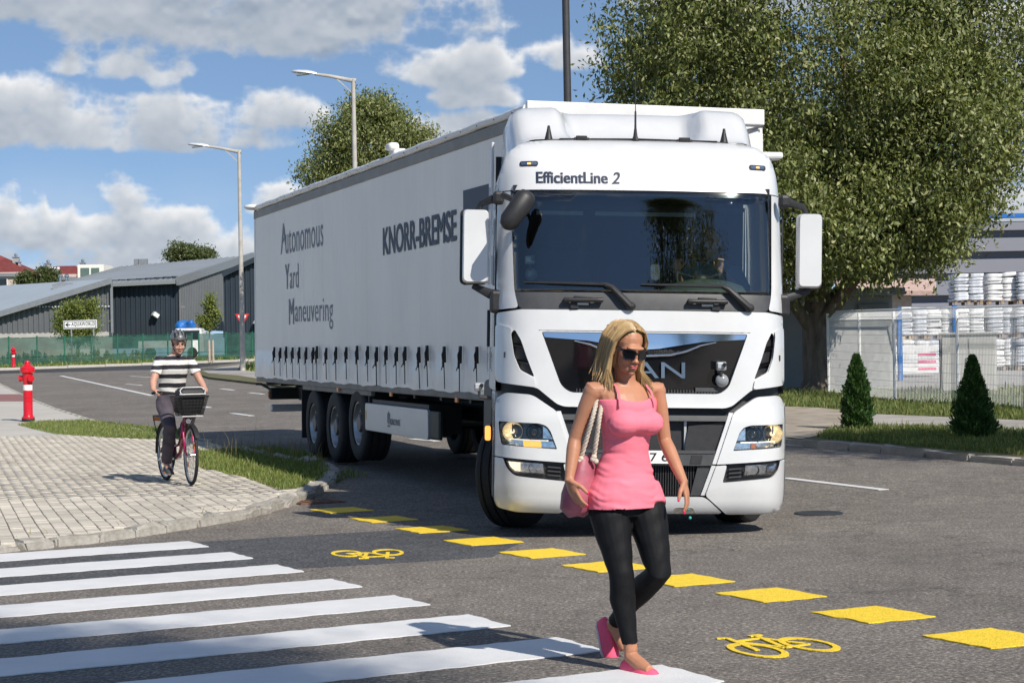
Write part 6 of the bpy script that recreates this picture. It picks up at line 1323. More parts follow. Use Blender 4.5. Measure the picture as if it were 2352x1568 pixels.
# mirrors
def mirror(s, pxs):
    (u0, v0), (u1, v1) = pxs; y = .62; xa, za = frp(u0, v0, y); xb, zb = frp(u1, v1, y); w, h = abs(xb - xa), za - zb; cx, cz = (xa + xb) / 2, (za + zb) / 2
    root = bpy.data.objects.new('mirror', None); COL.objects.link(root); root.parent = tk_; root.location = (cx, y, cz); root.empty_display_size = .1
    rings = []
    for d, k in ((.0, .90), (.02, .97), (.07, 1.0), (.12, .99)): rings.append([(x * k, -.12 + d, z * (1 - (1 - k) * .5)) for x, z in rounded([(-w / 2, -h / 2), (w / 2, -h / 2), (w / 2, h / 2), (-w / 2, h / 2)], [.05, .04, .05, .04])])
    if s > 0: rings = [[(-x, y_, z) for x, y_, z in reversed(r_)] for r_ in rings]
    MB().loft(rings).build('mirror_cover', M_TPAINT, root, 40)
    rr = rounded([(-w / 2 - .008, -h / 2 - .008), (w / 2 + .008, -h / 2 - .008), (w / 2 + .008, h / 2 + .008), (-w / 2 - .008, h / 2 + .008)], .05); sh = -.014 if s < 0 else .014
    MB().loft([[(x + sh, y_, z) for x, z in rr] for y_ in (-.005, .05)]).build('mirror_housing', M_BPLAST, root, 40, bevel=.008)
    MB().box((0, .052, 0), (w - .03, .004, h - .04)).build('mirror_glass', M_CHROME, root)
    ix = (1.28 * s) - cx
    b = MB(); b.tube([(ix, -.12, h * .5 + .09), (ix - s * -.06, -.10, h * .5 + .09), (.05 * -s, -.02, h * .5 + .06), (0, .0, h * .5 - .03)], [(.045, .035), (.04, .03), (.03, .02), (.025, .02)], 8); b.build('mirror_arm', M_BPLAST, root, 40)
    b = MB(); b.tube([(ix, -.05, -h * .5 - .10), (ix + s * .06, -.05, -h * .5 - .09), (.02 * s, 0, -h * .5 - .02)], [(.05, .04), (.045, .03), (.025, .018)], 8); b.build('mirror_arm', M_BPLAST, root, 40)
    MB().box((ix + .01 * s, -.07, -h * .5 - .16), (.11, .14, .2)).build('mirror_bracket', M_BPLAST, root, bevel=.03); MB().box((ix, -.13, h * .5 + .10), (.10, .10, .12)).build('mirror_bracket', M_BPLAST, root, bevel=.03)
mirror(-1, ((1063, 482), (1121, 652))); mirror(1, ((1829, 492), (1882, 663)))
b = MB(); p0 = Vector((-1.06, .12, 2.86)); p1 = Vector((-1.20, .10, 2.66)); d_ = p1 - p0; b.tube([p0 - d_ * .28, p0 - d_ * .2, p0, p1, p1 + d_ * .25, p1 + d_ * .33], [(.03, .02), (.07, .05), (.095, .075), (.09, .07), (.06, .05), (.02, .02)], 14); fm = b.build('front_mirror', M_BPLAST, tk_, 60)
b = MB(); b.tube([(-1.25, .30, 2.90), (-1.18, .2, 2.86), (-1.12, .13, 2.78)], .028, 8); b.build('front_mirror_arm', M_BPLAST, fm, 40)
MB().box((1.20, 1.0, 3.36), (.30, .22, .06)).build('side_antenna', M_TWHITE, tk_, bevel=.02); MB().tube([(1.24, 1.0, 3.1), (1.24, 1.0, 3.36)], .018, 6).build('antenna_stalk', M_TWHITE, tk_)
# interior
b = MB(); b.loft([[(x, y, z) for x, z in ((-1.15, 1.5), (1.15, 1.5), (1.15, zt_), (-1.15, zt_ - .02))] for y, zt_ in ((.36, 2.03), (.55, 2.08), (.85, 2.07), (.95, 1.95))]); b.build('dashboard', M_DASH, tk_, 40)
b = MB(); b.sphere((.62, .75, 2.06), (.42, .28, .15), 20, 10); b.build('instrument_hood', M_DASH, tk_, 60)
sw = MB(); c = Vector((.62, .98, 2.22)); ex = Vector((1, 0, 0)); ey = Vector((0, .55, .83)).normalized(); pts = [c + (ex * math.cos(a) + ey * math.sin(a)) * .23 for a in [2 * math.pi * k / 28 for k in range(28)]]; sw.tube(pts, .017, 8, closed=True); st_ = sw.build('steering_wheel', M_BPLAST, tk_, 60); b = MB(); b.sphere(c - ey.cross(ex) * -.02, (.08, .05, .06), 12, 8); [b.beam(c, c + (ex * math.cos(a) + ey * math.sin(a)) * .22, .03, .015) for a in (.3, 2.84, 4.71)]; b.build('wheel_hub', M_BPLAST, st_, 40)
for x in (-.6, .6):
    sb = MB().box((x, 1.75, 2.1), (.55, .16, .85), (R(-8), 0, 0)).build('seat', M_SEAT, tk_, 40, bevel=.06); MB().box((x, 1.78, 2.62), (.3, .12, .2)).build('headrest', M_SEAT, sb, 40, bevel=.04); MB().box((x, 1.45, 1.75), (.55, .55, .16)).build('seat_cushion', M_SEAT, sb, 40, bevel=.05)
MB().box((0, 1.0, 2.98), (2.3, 1.0, .06)).build('roof_lining', M_INT, tk_); MB().box((0, .70, 2.83), (1.9, .18, .03)).build('storage_shelf', M_INT, tk_)
for x, w_ in ((-.72, .42), (.05, .9)): MB().box((x, .66, 2.78), (w_, .03, .035)).build('shelf_edge', mat('grey_trim_light', (.28, .29, .30), .6), tk_)
for x in (-.05, .55): fpatch('rain_sensor', rounded([(.05, 2.17), (.13, 2.17), (.13, 2.31), (.05, 2.31)], .03), M_BPLAST, -.015, -.03) if x < 0 else None
# wheels, axle, chassis
for s in (-1, 1):
    w_ = make_wheel('wheel', tk_, .51, .34, (s * 1.05, 1.42, .434 + .031 * s * 1.0), 0, s); w_.rotation_euler = Euler((0, -.031, R(-31)), 'XYZ')
    for dx in (1.05, .70):
        w_ = make_wheel('wheel', tk_, .51, .30, (s * dx, 5.0, .434 + .031 * s * dx), 0, s); w_.rotation_euler = (0, -.031, 0)
MB().box((0, 1.42, .45), (1.7, .16, .16)).build('front_axle', M_CHASS, tk_)
for x in (-.42, .42): MB().box((x, 3.1, .85), (.1, 5.4, .3)).build('chassis_rail', M_CHASS, tk_)
MB().lathe([(0, 0), (.5, 0), (.5, .06), (0, .06)], 24, c=(0, 4.6, 1.06)).build('fifth_wheel', M_CHASS, tk_)
MB().box((0, 1.2, .95), (1.9, 1.6, .25)).build('engine_block', M_CHASS, tk_)
MB().box((-1.0, 2.9, .9), (.4, 1.0, .55)).build('battery_box', M_CHASS, tk_, bevel=.03)
# action cameras fixed to the truck
M_CLEAR = mat('camera_case', (.25, .26, .27), .15, coat=.8); M_CAMG = mat('camera_body', (.05, .05, .055), .4)
def action_cam(loc, label, s=1.0, suction=True):
    root = empty('action_camera', KM @ Vector(loc), R(3), label, 'camera', 'small action cameras on the truck'); root.scale = (s, s, s)
    MB().box((0, 0, .0), (.085, .05, .075)).build('case', M_CLEAR, root, bevel=.012); MB().box((-.008, -.027, .004), (.05, .012, .045)).build('front_plate', M_ALU, root, bevel=.004); MB().lathe([(.017, 0), (.017, -.02), (.012, -.022), (0, -.022)], 14, 'Y', (.02, -.028, .01)).build('lens', M_BGLOSS, root, 40)
    MB().tube([(0, .0, -.035), (.0, .01, -.085)], .012, 6).build('arm', M_CAMG, root)
    if suction: MB().lathe([(.055, 0), (.05, -.015), (.03, -.03), (.012, -.035), (0, -.036)], 18, 'Y', (.01, .03, -.12)).build('suction_cup', M_CLEAR, root, 40)
    else: MB().tube([(0, 0, -.085), (.1, .02, -.10)], .016, 6).build('clamp', M_CAMG, root)
x_, z_ = .655, 1.425; action_cam((x_, fy(x_, z_) - .06, z_), 'action camera on a suction cup on the black grille'); action_cam((-1.43, .55, 1.215), 'action camera clamped to the cab side above the front wheel', 1.0, False); action_cam((-1.0, fy(-1.0, 2.33) + .10, 2.34), 'action camera inside the windscreen on the passenger side')
# ------------------------------------------------------------------ people
def skin_mat(name, col, spec=.4):
    m_ = mat(name, col, .46, var=.07, scale=14, bump=.05, bscale=120, spec=spec); b = m_.node_tree.nodes['Principled BSDF']; b.inputs['Subsurface Weight'].default_value = .12; b.inputs['Subsurface Radius'].default_value = (.02, .008, .004); b.inputs['Subsurface Scale'].default_value = .4; return m_
M_SKIN = skin_mat('tanned_skin', (.46, .215, .125)); M_SKIN2 = skin_mat('fair_skin', (.50, .28, .205))
def ell(b, c, r, M_=None, n=16, m_=10):
    k = len(b.v); b.sphere((0, 0, 0), r, n, m_)
    for i in range(k, len(b.v)):
        q = Vector(b.v[i]); q = (M_ @ q if M_ is not None else q) + Vector(c); b.v[i] = tuple(q)
def rings_tube(b, pts, rad, lat, n=20):
    """cross sections with half widths along lat (side) and across it"""
    lat = Vector(lat).normalized(); up = Vector((0, 0, 1)); dep = up.cross(lat); rings = []
    for c, (a, d) in zip(pts, rad):
        c = Vector(c); rings.append([c + lat * a * math.cos(t) + dep * d * math.sin(t) for t in [2 * math.pi * i / n for i in range(n)]])
    b.loft(rings)
def face(b, c, M_, s=1.0, male=False):
    f = lambda x, y, z: Vector(c) + M_ @ (Vector((x, y, z)) * s); E_ = lambda p, r: ell(b, f(*p), tuple(k * s for k in r), M_)
    E_((0, .022, .035), (.074, .093, .083)); E_((0, -.028, -.03), (.060, .062, .092)); E_((0, -.036, -.085), (.048 if not male else .052, .048, .040)); E_((0, -.073, -.108), (.021 if not male else .026, .018, .017))
    E_((0, -.092, -.022), (.0095, .016, .028)); E_((0, -.104, -.043), (.0145, .014, .011)); E_((0, -.076, .018), (.050, .020, .013))
    for s_ in (-1, 1): E_((s_ * .036, -.068, -.042), (.022, .020, .024)); E_((s_ * .076, .012, -.02), (.009, .020, .031)); E_((s_ * .012, -.096, -.046), (.010, .010, .008))
    E_((0, -.086, -.066), (.022, .012, .006)); E_((0, -.086, -.077), (.019, .011, .007))
def hand(b, wrist, d, palm_n, thumb_side, s=1.0, curl=.5, spread=.06, nails=None):
    """wrist point, direction of the palm, palm normal (the way the fingers close), side of the thumb"""
    d = Vector(d).normalized(); n_ = Vector(palm_n); n_ = (n_ - d * n_.dot(d)).normalized(); t = d.cross(n_) ; t = t if t.dot(Vector(thumb_side)) > 0 else -t; w = Vector(wrist)
    M_ = Matrix((t, n_, d)).transposed(); ell(b, w + d * .045 * s, (.040 * s, .017 * s, .052 * s), M_); ell(b, w + d * .012 * s, (.029 * s, .019 * s, .035 * s), M_)
    for k, (off, L_, r_) in enumerate(((.028, .074, .0088), (.0095, .082, .0092), (-.0095, .076, .0088), (-.027, .060, .0078))):
        p = w + d * .085 * s + t * off * s; dr = (d + t * (off * spread * 60 * .02)).normalized(); pts = [p - dr * .02 * s, p]; ang = 0
        for j, fr_ in enumerate((.45, .32, .23)):
            ang += curl * (.55 if j == 0 else .75) * (1 + .08 * k); dd = dr * math.cos(ang) + n_ * math.sin(ang); pts.append(pts[-1] + dd * L_ * fr_ * s)
        b.tube(pts, [r_ * s * q for q in (1.1, 1.05, 1.0, .92, .72)], 8)
        if nails is not None: ell(nails, pts[-1] - n_ * .003 * s, (.0062 * s, .0062 * s, .0075 * s))
    p = w + d * .025 * s + t * .028 * s; dd = (d * .72 + t * .62 + n_ * .35).normalized(); p2 = p + dd * .042 * s; dd2 = (d * .92 + t * .2 + n_ * .4).normalized(); p3 = p2 + dd2 * .032 * s
    b.tube([p - dd * .02 * s, p, p2, p3, p3 + dd2 * .012 * s], [r_ * s for r_ in (.014, .0135, .0115, .0105, .007)], 8)
    if nails is not None: ell(nails, p3 + dd2 * .012 * s, (.0065 * s, .0065 * s, .008 * s))
def shoe(name, parent, ankle, toe_dir, pitch, L_, m_, msole, low=True, sc=1.0):
    """shoe pointing along toe_dir, pitched down at the toe by pitch; ankle = joint position"""
    td = Vector((toe_dir[0], toe_dir[1], 0)).normalized(); sd_ = Vector((0, 0, 1)).cross(td); ax_ = (td * math.cos(pitch) - Vector((0, 0, 1)) * math.sin(pitch)); up = sd_.cross(ax_) * -1; up = up if up.z > 0 else -up
    O = Vector(ankle) - up * .085 - ax_ * .062; f = lambda x, y, z: O + ax_ * x + sd_ * y + up * z
    prof = [(.0, .020, .050), (.03, .033, .066), (.09, .036, .066), (.14, .042, .060), (.185, .046, .048), (.225, .041, .036), (.25, .026, .026), (.258, .008, .012)]; rings = []
    for x, w, h in prof:
        x = x * L_ / .258; rings.append([f(x, w * math.cos(a), .012 + max(0, h * math.sin(a)) if math.sin(a) >= 0 else .012 + .010 * math.sin(a)) for a in [2 * math.pi * i / 18 for i in range(18)]])
    o = MB().loft(rings).build(name, m_, parent, 60)
    sol = MB().loft([[f(x * L_ / .258, (w + .003) * sg, z) for (x, w, h) in (prof if sg > 0 else reversed(prof)) for z in ()] or [f(x * L_ / .258 + (.003 if x > .2 else -.003 * (x < .02)), (w + .003), z) for x, w, h in prof] + [f(x * L_ / .258 + (.003 if x > .2 else -.003 * (x < .02)), -(w + .003), z) for x, w, h in reversed(prof)] for z, sg in ((-.006, 1), (.012, 1))]).build('sole', msole, o, 60)
    return o
def displace(me, f):
    n = len(me.vertices); co = np.empty(n * 3, np.float32); me.vertices.foreach_get('co', co); co = co.reshape(-1, 3); no = np.empty(n * 3, np.float32); me.vertices.foreach_get('normal', no); no = no.reshape(-1, 3)
    co += no * f(co)[:, None]; me.vertices.foreach_set('co', co.ravel().astype(np.float32)); me.update(); return me
def trim(me, keep):
    bm = bmesh.new(); bm.from_mesh(me); bmesh.ops.delete(bm, geom=[v_ for v_ in bm.verts if not keep(v_.co)], context='VERTS'); bm.to_mesh(me); bm.free(); me.update(); smooth(me); return me

# ---- the woman on the crossing
def woman():
    g = G(1468, 1546); root = empty('person', (g.x, g.y, 0.006), 0, 'woman in pink top and black leggings walking across the zebra crossing', 'person'); k = g.y / FPX
    X = lambda u, dy=0.0: (u - 1468) * k * (1 + dy / g.y) + g.x * dy / g.y; Z = lambda v, u=1450, dy=0.0: CAM_H - (v - (811 - .019 * (u - CU))) * k * (1 + dy / g.y) - .006
    pt = lambda u, v, dy=0.0: Vector((X(u, dy), dy, Z(v, u, dy)))
    FA = R(27); fw = Vector((math.sin(FA), -math.cos(FA), 0)); lf = Vector((math.cos(FA), math.sin(FA), 0))      # facing, her left
    hipc = pt(1441, 1128, .16); 
    tors = [(1441, 1160, .16, .170, .118), (1439, 1128, .16, .172, .122), (1441, 1090, .15, .138, .104), (1446, 1038, .14, .106, .088), (1450, 1005, .13, .112, .092), (1453, 968, .12, .132, .100), (1452, 930, .12, .148, .098), (1449, 903, .125, .155, .075), (1448, 886, .13, .115, .055), (1449, 876, .13, .06, .05)]
    body = MB(); tp_ = [pt(u, v, dy) for u, v, dy, a, d in tors]; tr_ = [(a, d) for u, v, dy, a, d in tors]; rings_tube(body, tp_, tr_, lf)
    bust = [tp_[5] + fw * .075 + lf * s_ * .066 + Vector((0, 0, -.005)) for s_ in (-1, 1)]
    for q in bust: ell(body, q, (.070, .056, .056))
    # neck and head
    hc = pt(1457, 797, .07); HM = (Matrix.Rotation(R(25), 3, 'Z') @ Matrix.Rotation(R(18), 3, 'X') @ Matrix.Rotation(R(4), 3, 'Y'))
    body.tube([tp_[8] + Vector((0, .01, -.04)), tp_[9] + Vector((0, 0, .02)), hc + HM @ Vector((0, .025, -.06)), hc + HM @ Vector((0, .02, 0))], [.062, .051, .049, .05], 16); face(body, hc, HM, .97)
    # arms
    sR, eR, wR = pt(1374, 893, .07), pt(1331, 1008, .10), pt(1316, 1100, .03); sL, eL, wL = pt(1521, 893, .20), pt(1537, 1010, .22), pt(1577, 1103, .08)
    nails = MB()
    for s_, e_, w_ in ((sR, eR, wR), (sL, eL, wL)):
        ell(body, s_ + Vector((.0, 0, -.012)), (.046, .044, .048)); body.tube([s_.lerp(tp_[7], .35), s_, s_.lerp(e_, .35), s_.lerp(e_, .7), e_, e_.lerp(w_, .25), e_.lerp(w_, .6), w_, w_ + (w_ - e_).normalized() * .015], [.046, .045, .041, .036, .033, .035, .030, .0225, .0225], 14)
    hand(body, wR, pt(1333, 1150, .02) - wR, Vector((.75, .5, 0)), Vector((.2, -1, 0)), .98, .42, nails=nails); hand(body, wL, pt(1588, 1150, .06) - wL, Vector((-.8, .25, -.1)), Vector((-.4, -1, 0)), .98, .38, nails=nails)
    # legs
    hR, kR, aR = pt(1402, 1150, .13), pt(1431, 1314, .05), pt(1450, 1492, .06); hL, kL, aL = pt(1487, 1150, .19), pt(1518, 1312, .08), pt(1409, 1432, .52)
    def leg(b, h_, k_, a_, ex, foot=True):
        fwd = fw * .02; cal = (a_ - k_).normalized(); back = -fw * .018
        b.tube([h_ + Vector((0, 0, .06)), h_, h_.lerp(k_, .25), h_.lerp(k_, .6), h_.lerp(k_, .88), k_, k_.lerp(a_, .12), k_.lerp(a_, .32) + back, k_.lerp(a_, .6) + back * .5, k_.lerp(a_, .88), a_], [(r_ + ex) for r_ in (.062, .093, .095, .077, .062, .0575, .056, .060, .046, .0345, .034)], 18)
    leg(body, hR, kR, aR, 0); leg(body, hL, kL, aL, 0)
    for a_, td in ((aR, Vector((.55, -.83, 0))), (aL, None)):
        if td is not None: body.tube([a_ + Vector((0, 0, .02)), a_ - Vector((0, 0, .03)), a_ + td * .08 - Vector((0, 0, .062)), a_ + td * .15 - Vector((0, 0, .075))], [.034, .036, .036, .022], 10)
        else: body.tube([a_, a_ + Vector((.02, -.02, -.03)), a_ + Vector((.06, -.05, -.12))], [.034, .034, .03], 10)
    me = remesh(body.mesh('body'), .0048, 3, .5); link('body', me, M_SKIN, root)
    link('nails', nails.mesh('nails', 60), mat('nail_varnish', (.8, .02, .12), .25), root)
    # top with ruched sides
    M_TOP = mat('pink_jersey', (.84, .20, .265), .7, var=.06, scale=3, bump=.2, bscale=18, stretch=(.4, .4, 3), spec=.25)
    tb = MB(); seq = [0, 1, 2, 3, 4, 5, 6]; ex = .009; cs_ = [tp_[0] - Vector((0, 0, .012))] + [tp_[i] for i in seq] ; rad = [(tr_[0][0] + ex + .016, tr_[0][1] + ex + .020)] + [(tr_[i][0] + ex + (.015 if i == 0 else .013 if i == 1 else .007 if i == 2 else 0), tr_[i][1] + ex + (.018 if i == 0 else .010 if i == 1 else 0)) for i in seq]
    cs_.append(tp_[6].lerp(tp_[7], .55)); rad.append((.150 + ex, .090 + ex)); rings_tube(tb, cs_, rad, lf, 28)
    for q in bust: ell(tb, q + fw * .004, (.078, .062, .062))
    ell(tb, (bust[0] + bust[1]) / 2 + fw * .012, (.075, .050, .050))
    for h_, k_ in ((hR, kR), (hL, kL)): tb.tube([h_ + Vector((0, 0, .10)), h_ + Vector((0, 0, .03)), h_, h_.lerp(k_, .08)], [.075, .098, .106, .107], 18)
    tm = remesh(tb.mesh('top'), .0048, 16, .5)
    def wr(co):
        x, y, z = co[:, 0], co[:, 1], co[:, 2]; ph = np.sin(x * 9 + 1.3) * 1.6 + np.sin(x * 23 + z * 6) * .5; low = np.clip((1.24 - z) / .18, 0, 1); lat = (x * lf.x + y * lf.y - tp_[3].x * lf.x - tp_[3].y * lf.y)
        a = .0040 * low * (.15 + .85 * np.clip(np.abs(lat) / .13, 0, 1) ** 1.5); nz = np.sin(x * 41 + z * 17) * np.sin(z * 29 - x * 13); return a * (np.sin(z * 165 + ph * 3.0 + nz * 2) * .5 + np.sin(z * 97 - ph * 3.4 + x * 26) * .6) * (.6 + .6 * nz) + .0016 * low * np.sin(z * 37 + x * 22 + nz)
    displace(tm, wr); zc_ = tp_[6].z; ztop = pt(1450, 922).z
    def keep(c):
        d = Vector((c.x, c.y, 0)) - Vector((tp_[6].x, tp_[6].y, 0)); f_ = d.dot(fw); s_ = abs(d.dot(lf)); return c.z > tp_[0].z - .008 and c.z < ztop + (.022 * min(1, s_ / .1) ** 2 if f_ > 0 else -.01)
    tm = trim(tm, keep); to = link('top', tm, M_TOP, root); so = to.modifiers.new('s', 'SOLIDIFY'); so.thickness = .003; so.offset = 0
    for s_ in (-1, 1):
        p0 = tp_[6] + lf * s_ * .098 + fw * .098 + Vector((0, 0, ztop - tp_[6].z - .01)); p2 = tp_[8] + lf * s_ * .082 + Vector((0, 0, .022)); p1 = p0.lerp(p2, .5) + fw * .040; p3 = tp_[7] + lf * s_ * .085 - fw * .09
        b = MB(); b.tube([p0 - Vector((0, 0, .012)), p0, p0.lerp(p1, .6) , p1, p1.lerp(p2, .55) + fw * .016 + Vector((0, 0, .004)), p2, p3], [(.006, .0035)] * 7, 8, flat=tuple(lf)); b.build('shoulder_strap', M_TOP, to, 60)
    # leggings
    lb = MB(); leg(lb, hR, kR, aR, .0045); leg(lb, hL, kL, aL, .0045); rings_tube(lb, [tp_[0] - Vector((0, 0, .05)), tp_[0], tp_[1], tp_[2]], [(.150, .105), (.165, .115), (.170, .120), (.150, .108)], lf)
    lm = trim(remesh(lb.mesh('leggings'), .0055, 4, .5), lambda c: (c - aR).length > .052 and (c - aL).length > .052 and c.z > aR.z - .01 and c.z < tp_[0].z + .026); displace(lm, lambda co: .0012 * np.sin(co[:, 2] * 60 + np.sin(co[:, 0] * 30) * 2)); link('leggings', lm, mat('black_leggings', (.0065, .0068, .008), .66, var=.25, scale=30, spec=.25, bump=.1, bscale=300), root)
    M_SH = mat('pink_canvas_shoe', (.85, .10, .19), .75, var=.06, scale=20, bump=.2, bscale=250); M_SO = mat('pale_sole', (.62, .50, .50), .8)
    shoe('shoe', root, aR - Vector((0, 0, .034)), (.62, -.78), 0.0, .245, M_SH, M_SO); shoe('shoe', root, aL + Vector((-.012, .0, -.008)), (.42, -.9), R(58), .235, M_SH, M_SO)
    # sunglasses, lips, earring
    hm = lambda x, y, z: hc + HM @ Vector((x, y, z))
    gl = MB()
    for s_ in (-1, 1):
        pl_ = rounded([(s_ * .009, -.026), (s_ * .058, -.032), (s_ * .066, .018), (s_ * .007, .016)], .014)
        gl.prism(pl_, 0, .004, lambda x, z, h: hm(x, -.100 + h + (abs(x) / .064) ** 2 * .028, z - .008)); 
    sg_ = gl.build('sunglasses', mat('sunglass_lens', (.004, .004, .005), .08, coat=.8), root, 30); fb = MB(); fb.box(hm(0, -.103, .0), (.024, .006, .008), HM)
    for s_ in (-1, 1): fb.tube([hm(s_ * .064, -.072, .004), hm(s_ * .078, -.03, .004), hm(s_ * .080, .01, -.002)], [(.007, .003)] * 3, 6); fb.tube([hm(x_ * s_, -.1015 + (abs(x_) / .064) ** 2 * .028, z_) for x_, z_ in ((.008, .006), (.03, .012), (.064, .009), (.066, -.008), (.056, -.034), (.03, -.036), (.012, -.03))], .0032, 6, closed=True)
    fb.build('glasses_frame', M_BGLOSS, sg_, 40)
    lp = MB(); ell(lp, hm(0, -.0945, -.0665), (.021, .007, .0045), HM); ell(lp, hm(0, -.0935, -.0755), (.018, .007, .0055), HM); lp.build('lips', mat('lip_rose', (.50, .13, .12), .4), root, 60)
    er = MB(); ell(er, hm(-.083, .0, -.062), (.010, .010, .012)); er.build('earring', mat('red_bead', (.75, .02, .08), .3), root, 60)
    # hair: a cap and many locks
    M_HAIR = leaf_mat('blonde_hair', (.30, .185, .08), (.46, .30, .135), (.62, .44, .22), .38, .12, .5); hb = MB()
    ell(hb, hm(0, .034, .043), (.081, .094, .0825), HM, 24, 18); ell(hb, hm(0, .055, -.03), (.074, .075, .10), HM, 16, 10); cap = hb.mesh('hair'); bm = bmesh.new(); bm.from_mesh(cap)
    HI = HM.inverted(); bmesh.ops.delete(bm, geom=[v_ for v_ in bm.verts if (HI @ (v_.co - hc)).y < -.030 and (HI @ (v_.co - hc)).z < .058 or ((HI @ (v_.co - hc)).y < .0 and (HI @ (v_.co - hc)).z < .01)], context='VERTS'); bm.to_mesh(cap); bm.free(); smooth(cap)
    hr = link('hair', cap, M_HAIR, root); hs = MB(); rnd = random.Random(3)
    for i in range(760):
        side_ = -1 if rnd.random() < .5 else 1; t0 = rnd.uniform(-.052, .12); e0 = rnd.random()
        r0 = Vector((side_ * rnd.uniform(.002, .03), t0, .126 - 2.6 * (t0 - .03) ** 2 - .004)); ph = rnd.uniform(0, 1)
        yb = t0 * .75 + rnd.uniform(-.010, .03); wd = .083 + rnd.uniform(-.004, .010)
        p = [r0, Vector((side_ * .054, t0 * .95, .104 - 2.0 * (t0 - .03) ** 2)), Vector((side_ * wd, max(-.025, yb), .035)), Vector((side_ * (wd + .004), max(-.012, yb + .01), -.04)), Vector((side_ * (wd - .002 + rnd.uniform(0, .014)), max(-.015, yb + .012), -.11))]
        L_ = rnd.uniform(.06, .145); world = [hc + HM @ q for q in p]; last = world[-1]; sway = Vector((rnd.uniform(-.03, .03) + (.035 if side_ > 0 else -.004), rnd.uniform(-.012, .012), 0)); n2_ = last + Vector((0, 0, -L_ * .5)) + sway * .5; n3_ = last + Vector((0, 0, -L_)) + sway
        hs.tube(world + [n2_, n3_], [(.003, .002), (.004, .0022), (.0045, .0022), (.0045, .002), (.004, .002), (.003, .0016), (.001, .0007)], 5)
    for i in range(90):
        a = rnd.uniform(-1, 1); x0 = a * .07; hs.tube([hc + HM @ Vector((x0 * .5, .06, .112)), hc + HM @ Vector((x0, .115, .07)), hc + HM @ Vector((x0, .135, -.02)), hc + HM @ Vector((x0 * .95, .125, -.10)), hc + HM @ Vector((x0 * .9, .12, -.10)) + Vector((0, 0, -rnd.uniform(.05, .11)))], [(.006, .003)] * 4 + [(.002, .001)], 5)
    hs.build('hair_locks', M_HAIR, hr, 60)
    # bag with rope handles
    bag = empty('handbag', root.location, 0, 'pink beach bag with twisted rope handles on the shoulder of the woman', 'handbag')
    MBG = mat('bag_pink_fabric', (.30, .06, .10), .5, var=.3, scale=5, bump=.3, bscale=14, col2=(.48, .14, .18))
    rg = []
    for v_, ul, ur, dp in ((1044, 1341, 1374, .05), (1060, 1328, 1380, .07), (1090, 1309, 1384, .09), (1130, 1297, 1382, .10), (1165, 1292, 1370, .10), (1184, 1312, 1356, .05)):
        c = pt((ul + ur) / 2, v_, .15); w = (ur - ul) / 2 * k; rg.append([c + Vector((w * math.cos(a) * (1 + .04 * math.sin(a * 3)), dp * math.sin(a) + .02 * math.cos(a), .008 * math.sin(a * 2))) for a in [2 * math.pi * i / 24 for i in range(24)]])
    bm_ = MB().loft(rg).mesh('bag_body', 60); link('bag_body', displace(bm_, lambda co: .004 * np.sin(co[:, 2] * 40 + co[:, 0] * 25)), MBG, bag)
    M_ROPE = mat('cotton_rope', (.60, .52, .42), .9, var=.15, scale=40, bump=.4, bscale=120)
    for (u0, v0, um, vm, u1, v1, dy) in ((1344, 1052, 1372, 960, 1392, 880, .06), (1374, 1048, 1388, 960, 1400, 890, .05)):
        path = [pt(u0, v0, dy + .04), pt(u0 + (um - u0) * .5, (v0 + vm) / 2, dy), pt(um, vm, dy - .03), pt((um + u1) / 2 + 1, (vm + v1) / 2, dy + .0), pt(u1, v1, dy + .045), pt(u1 - 2, v1 - 17, dy + .10), pt(u1 - 8, v1 - 12, dy + .19), pt(u1 - 18, v1 + 60, .26), pt(u0 + 12, v0 - 10, .25)]
        fine = []; 
        for i in range(len(path) - 1):
            a, b_, c_, d_ = path[max(0, i - 1)], path[i], path[i + 1], path[min(len(path) - 1, i + 2)]
            for j in range(10): t = j / 10; fine.append(.5 * ((2 * b_) + (c_ - a) * t + (2 * a - 5 * b_ + 4 * c_ - d_) * t * t + (3 * b_ - a - 3 * c_ + d_) * t ** 3))
        rp = MB()
        for ph in (0, 2.094, 4.19):
            hp = []
            for i in range(len(fine) - 1):
                t = (fine[i + 1] - fine[i]).normalized(); x_ = t.cross(Vector((0, 1, 0.01))).normalized(); y_ = t.cross(x_); a = ph + i * 1.05; hp.append(fine[i] + (x_ * math.cos(a) + y_ * math.sin(a)) * .0062)
            rp.tube(hp, .0068, 6)
        ro = rp.build('rope_handle', M_ROPE, bag, 60); kn = MB(); [ell(kn, path[0] + Vector((dx, -.01, dz)), (.014, .013, .014)) for dx, dz in ((0, 0), (.008, -.022), (-.006, -.012))]; kn.build('rope_knot', M_ROPE, ro, 60)
woman()

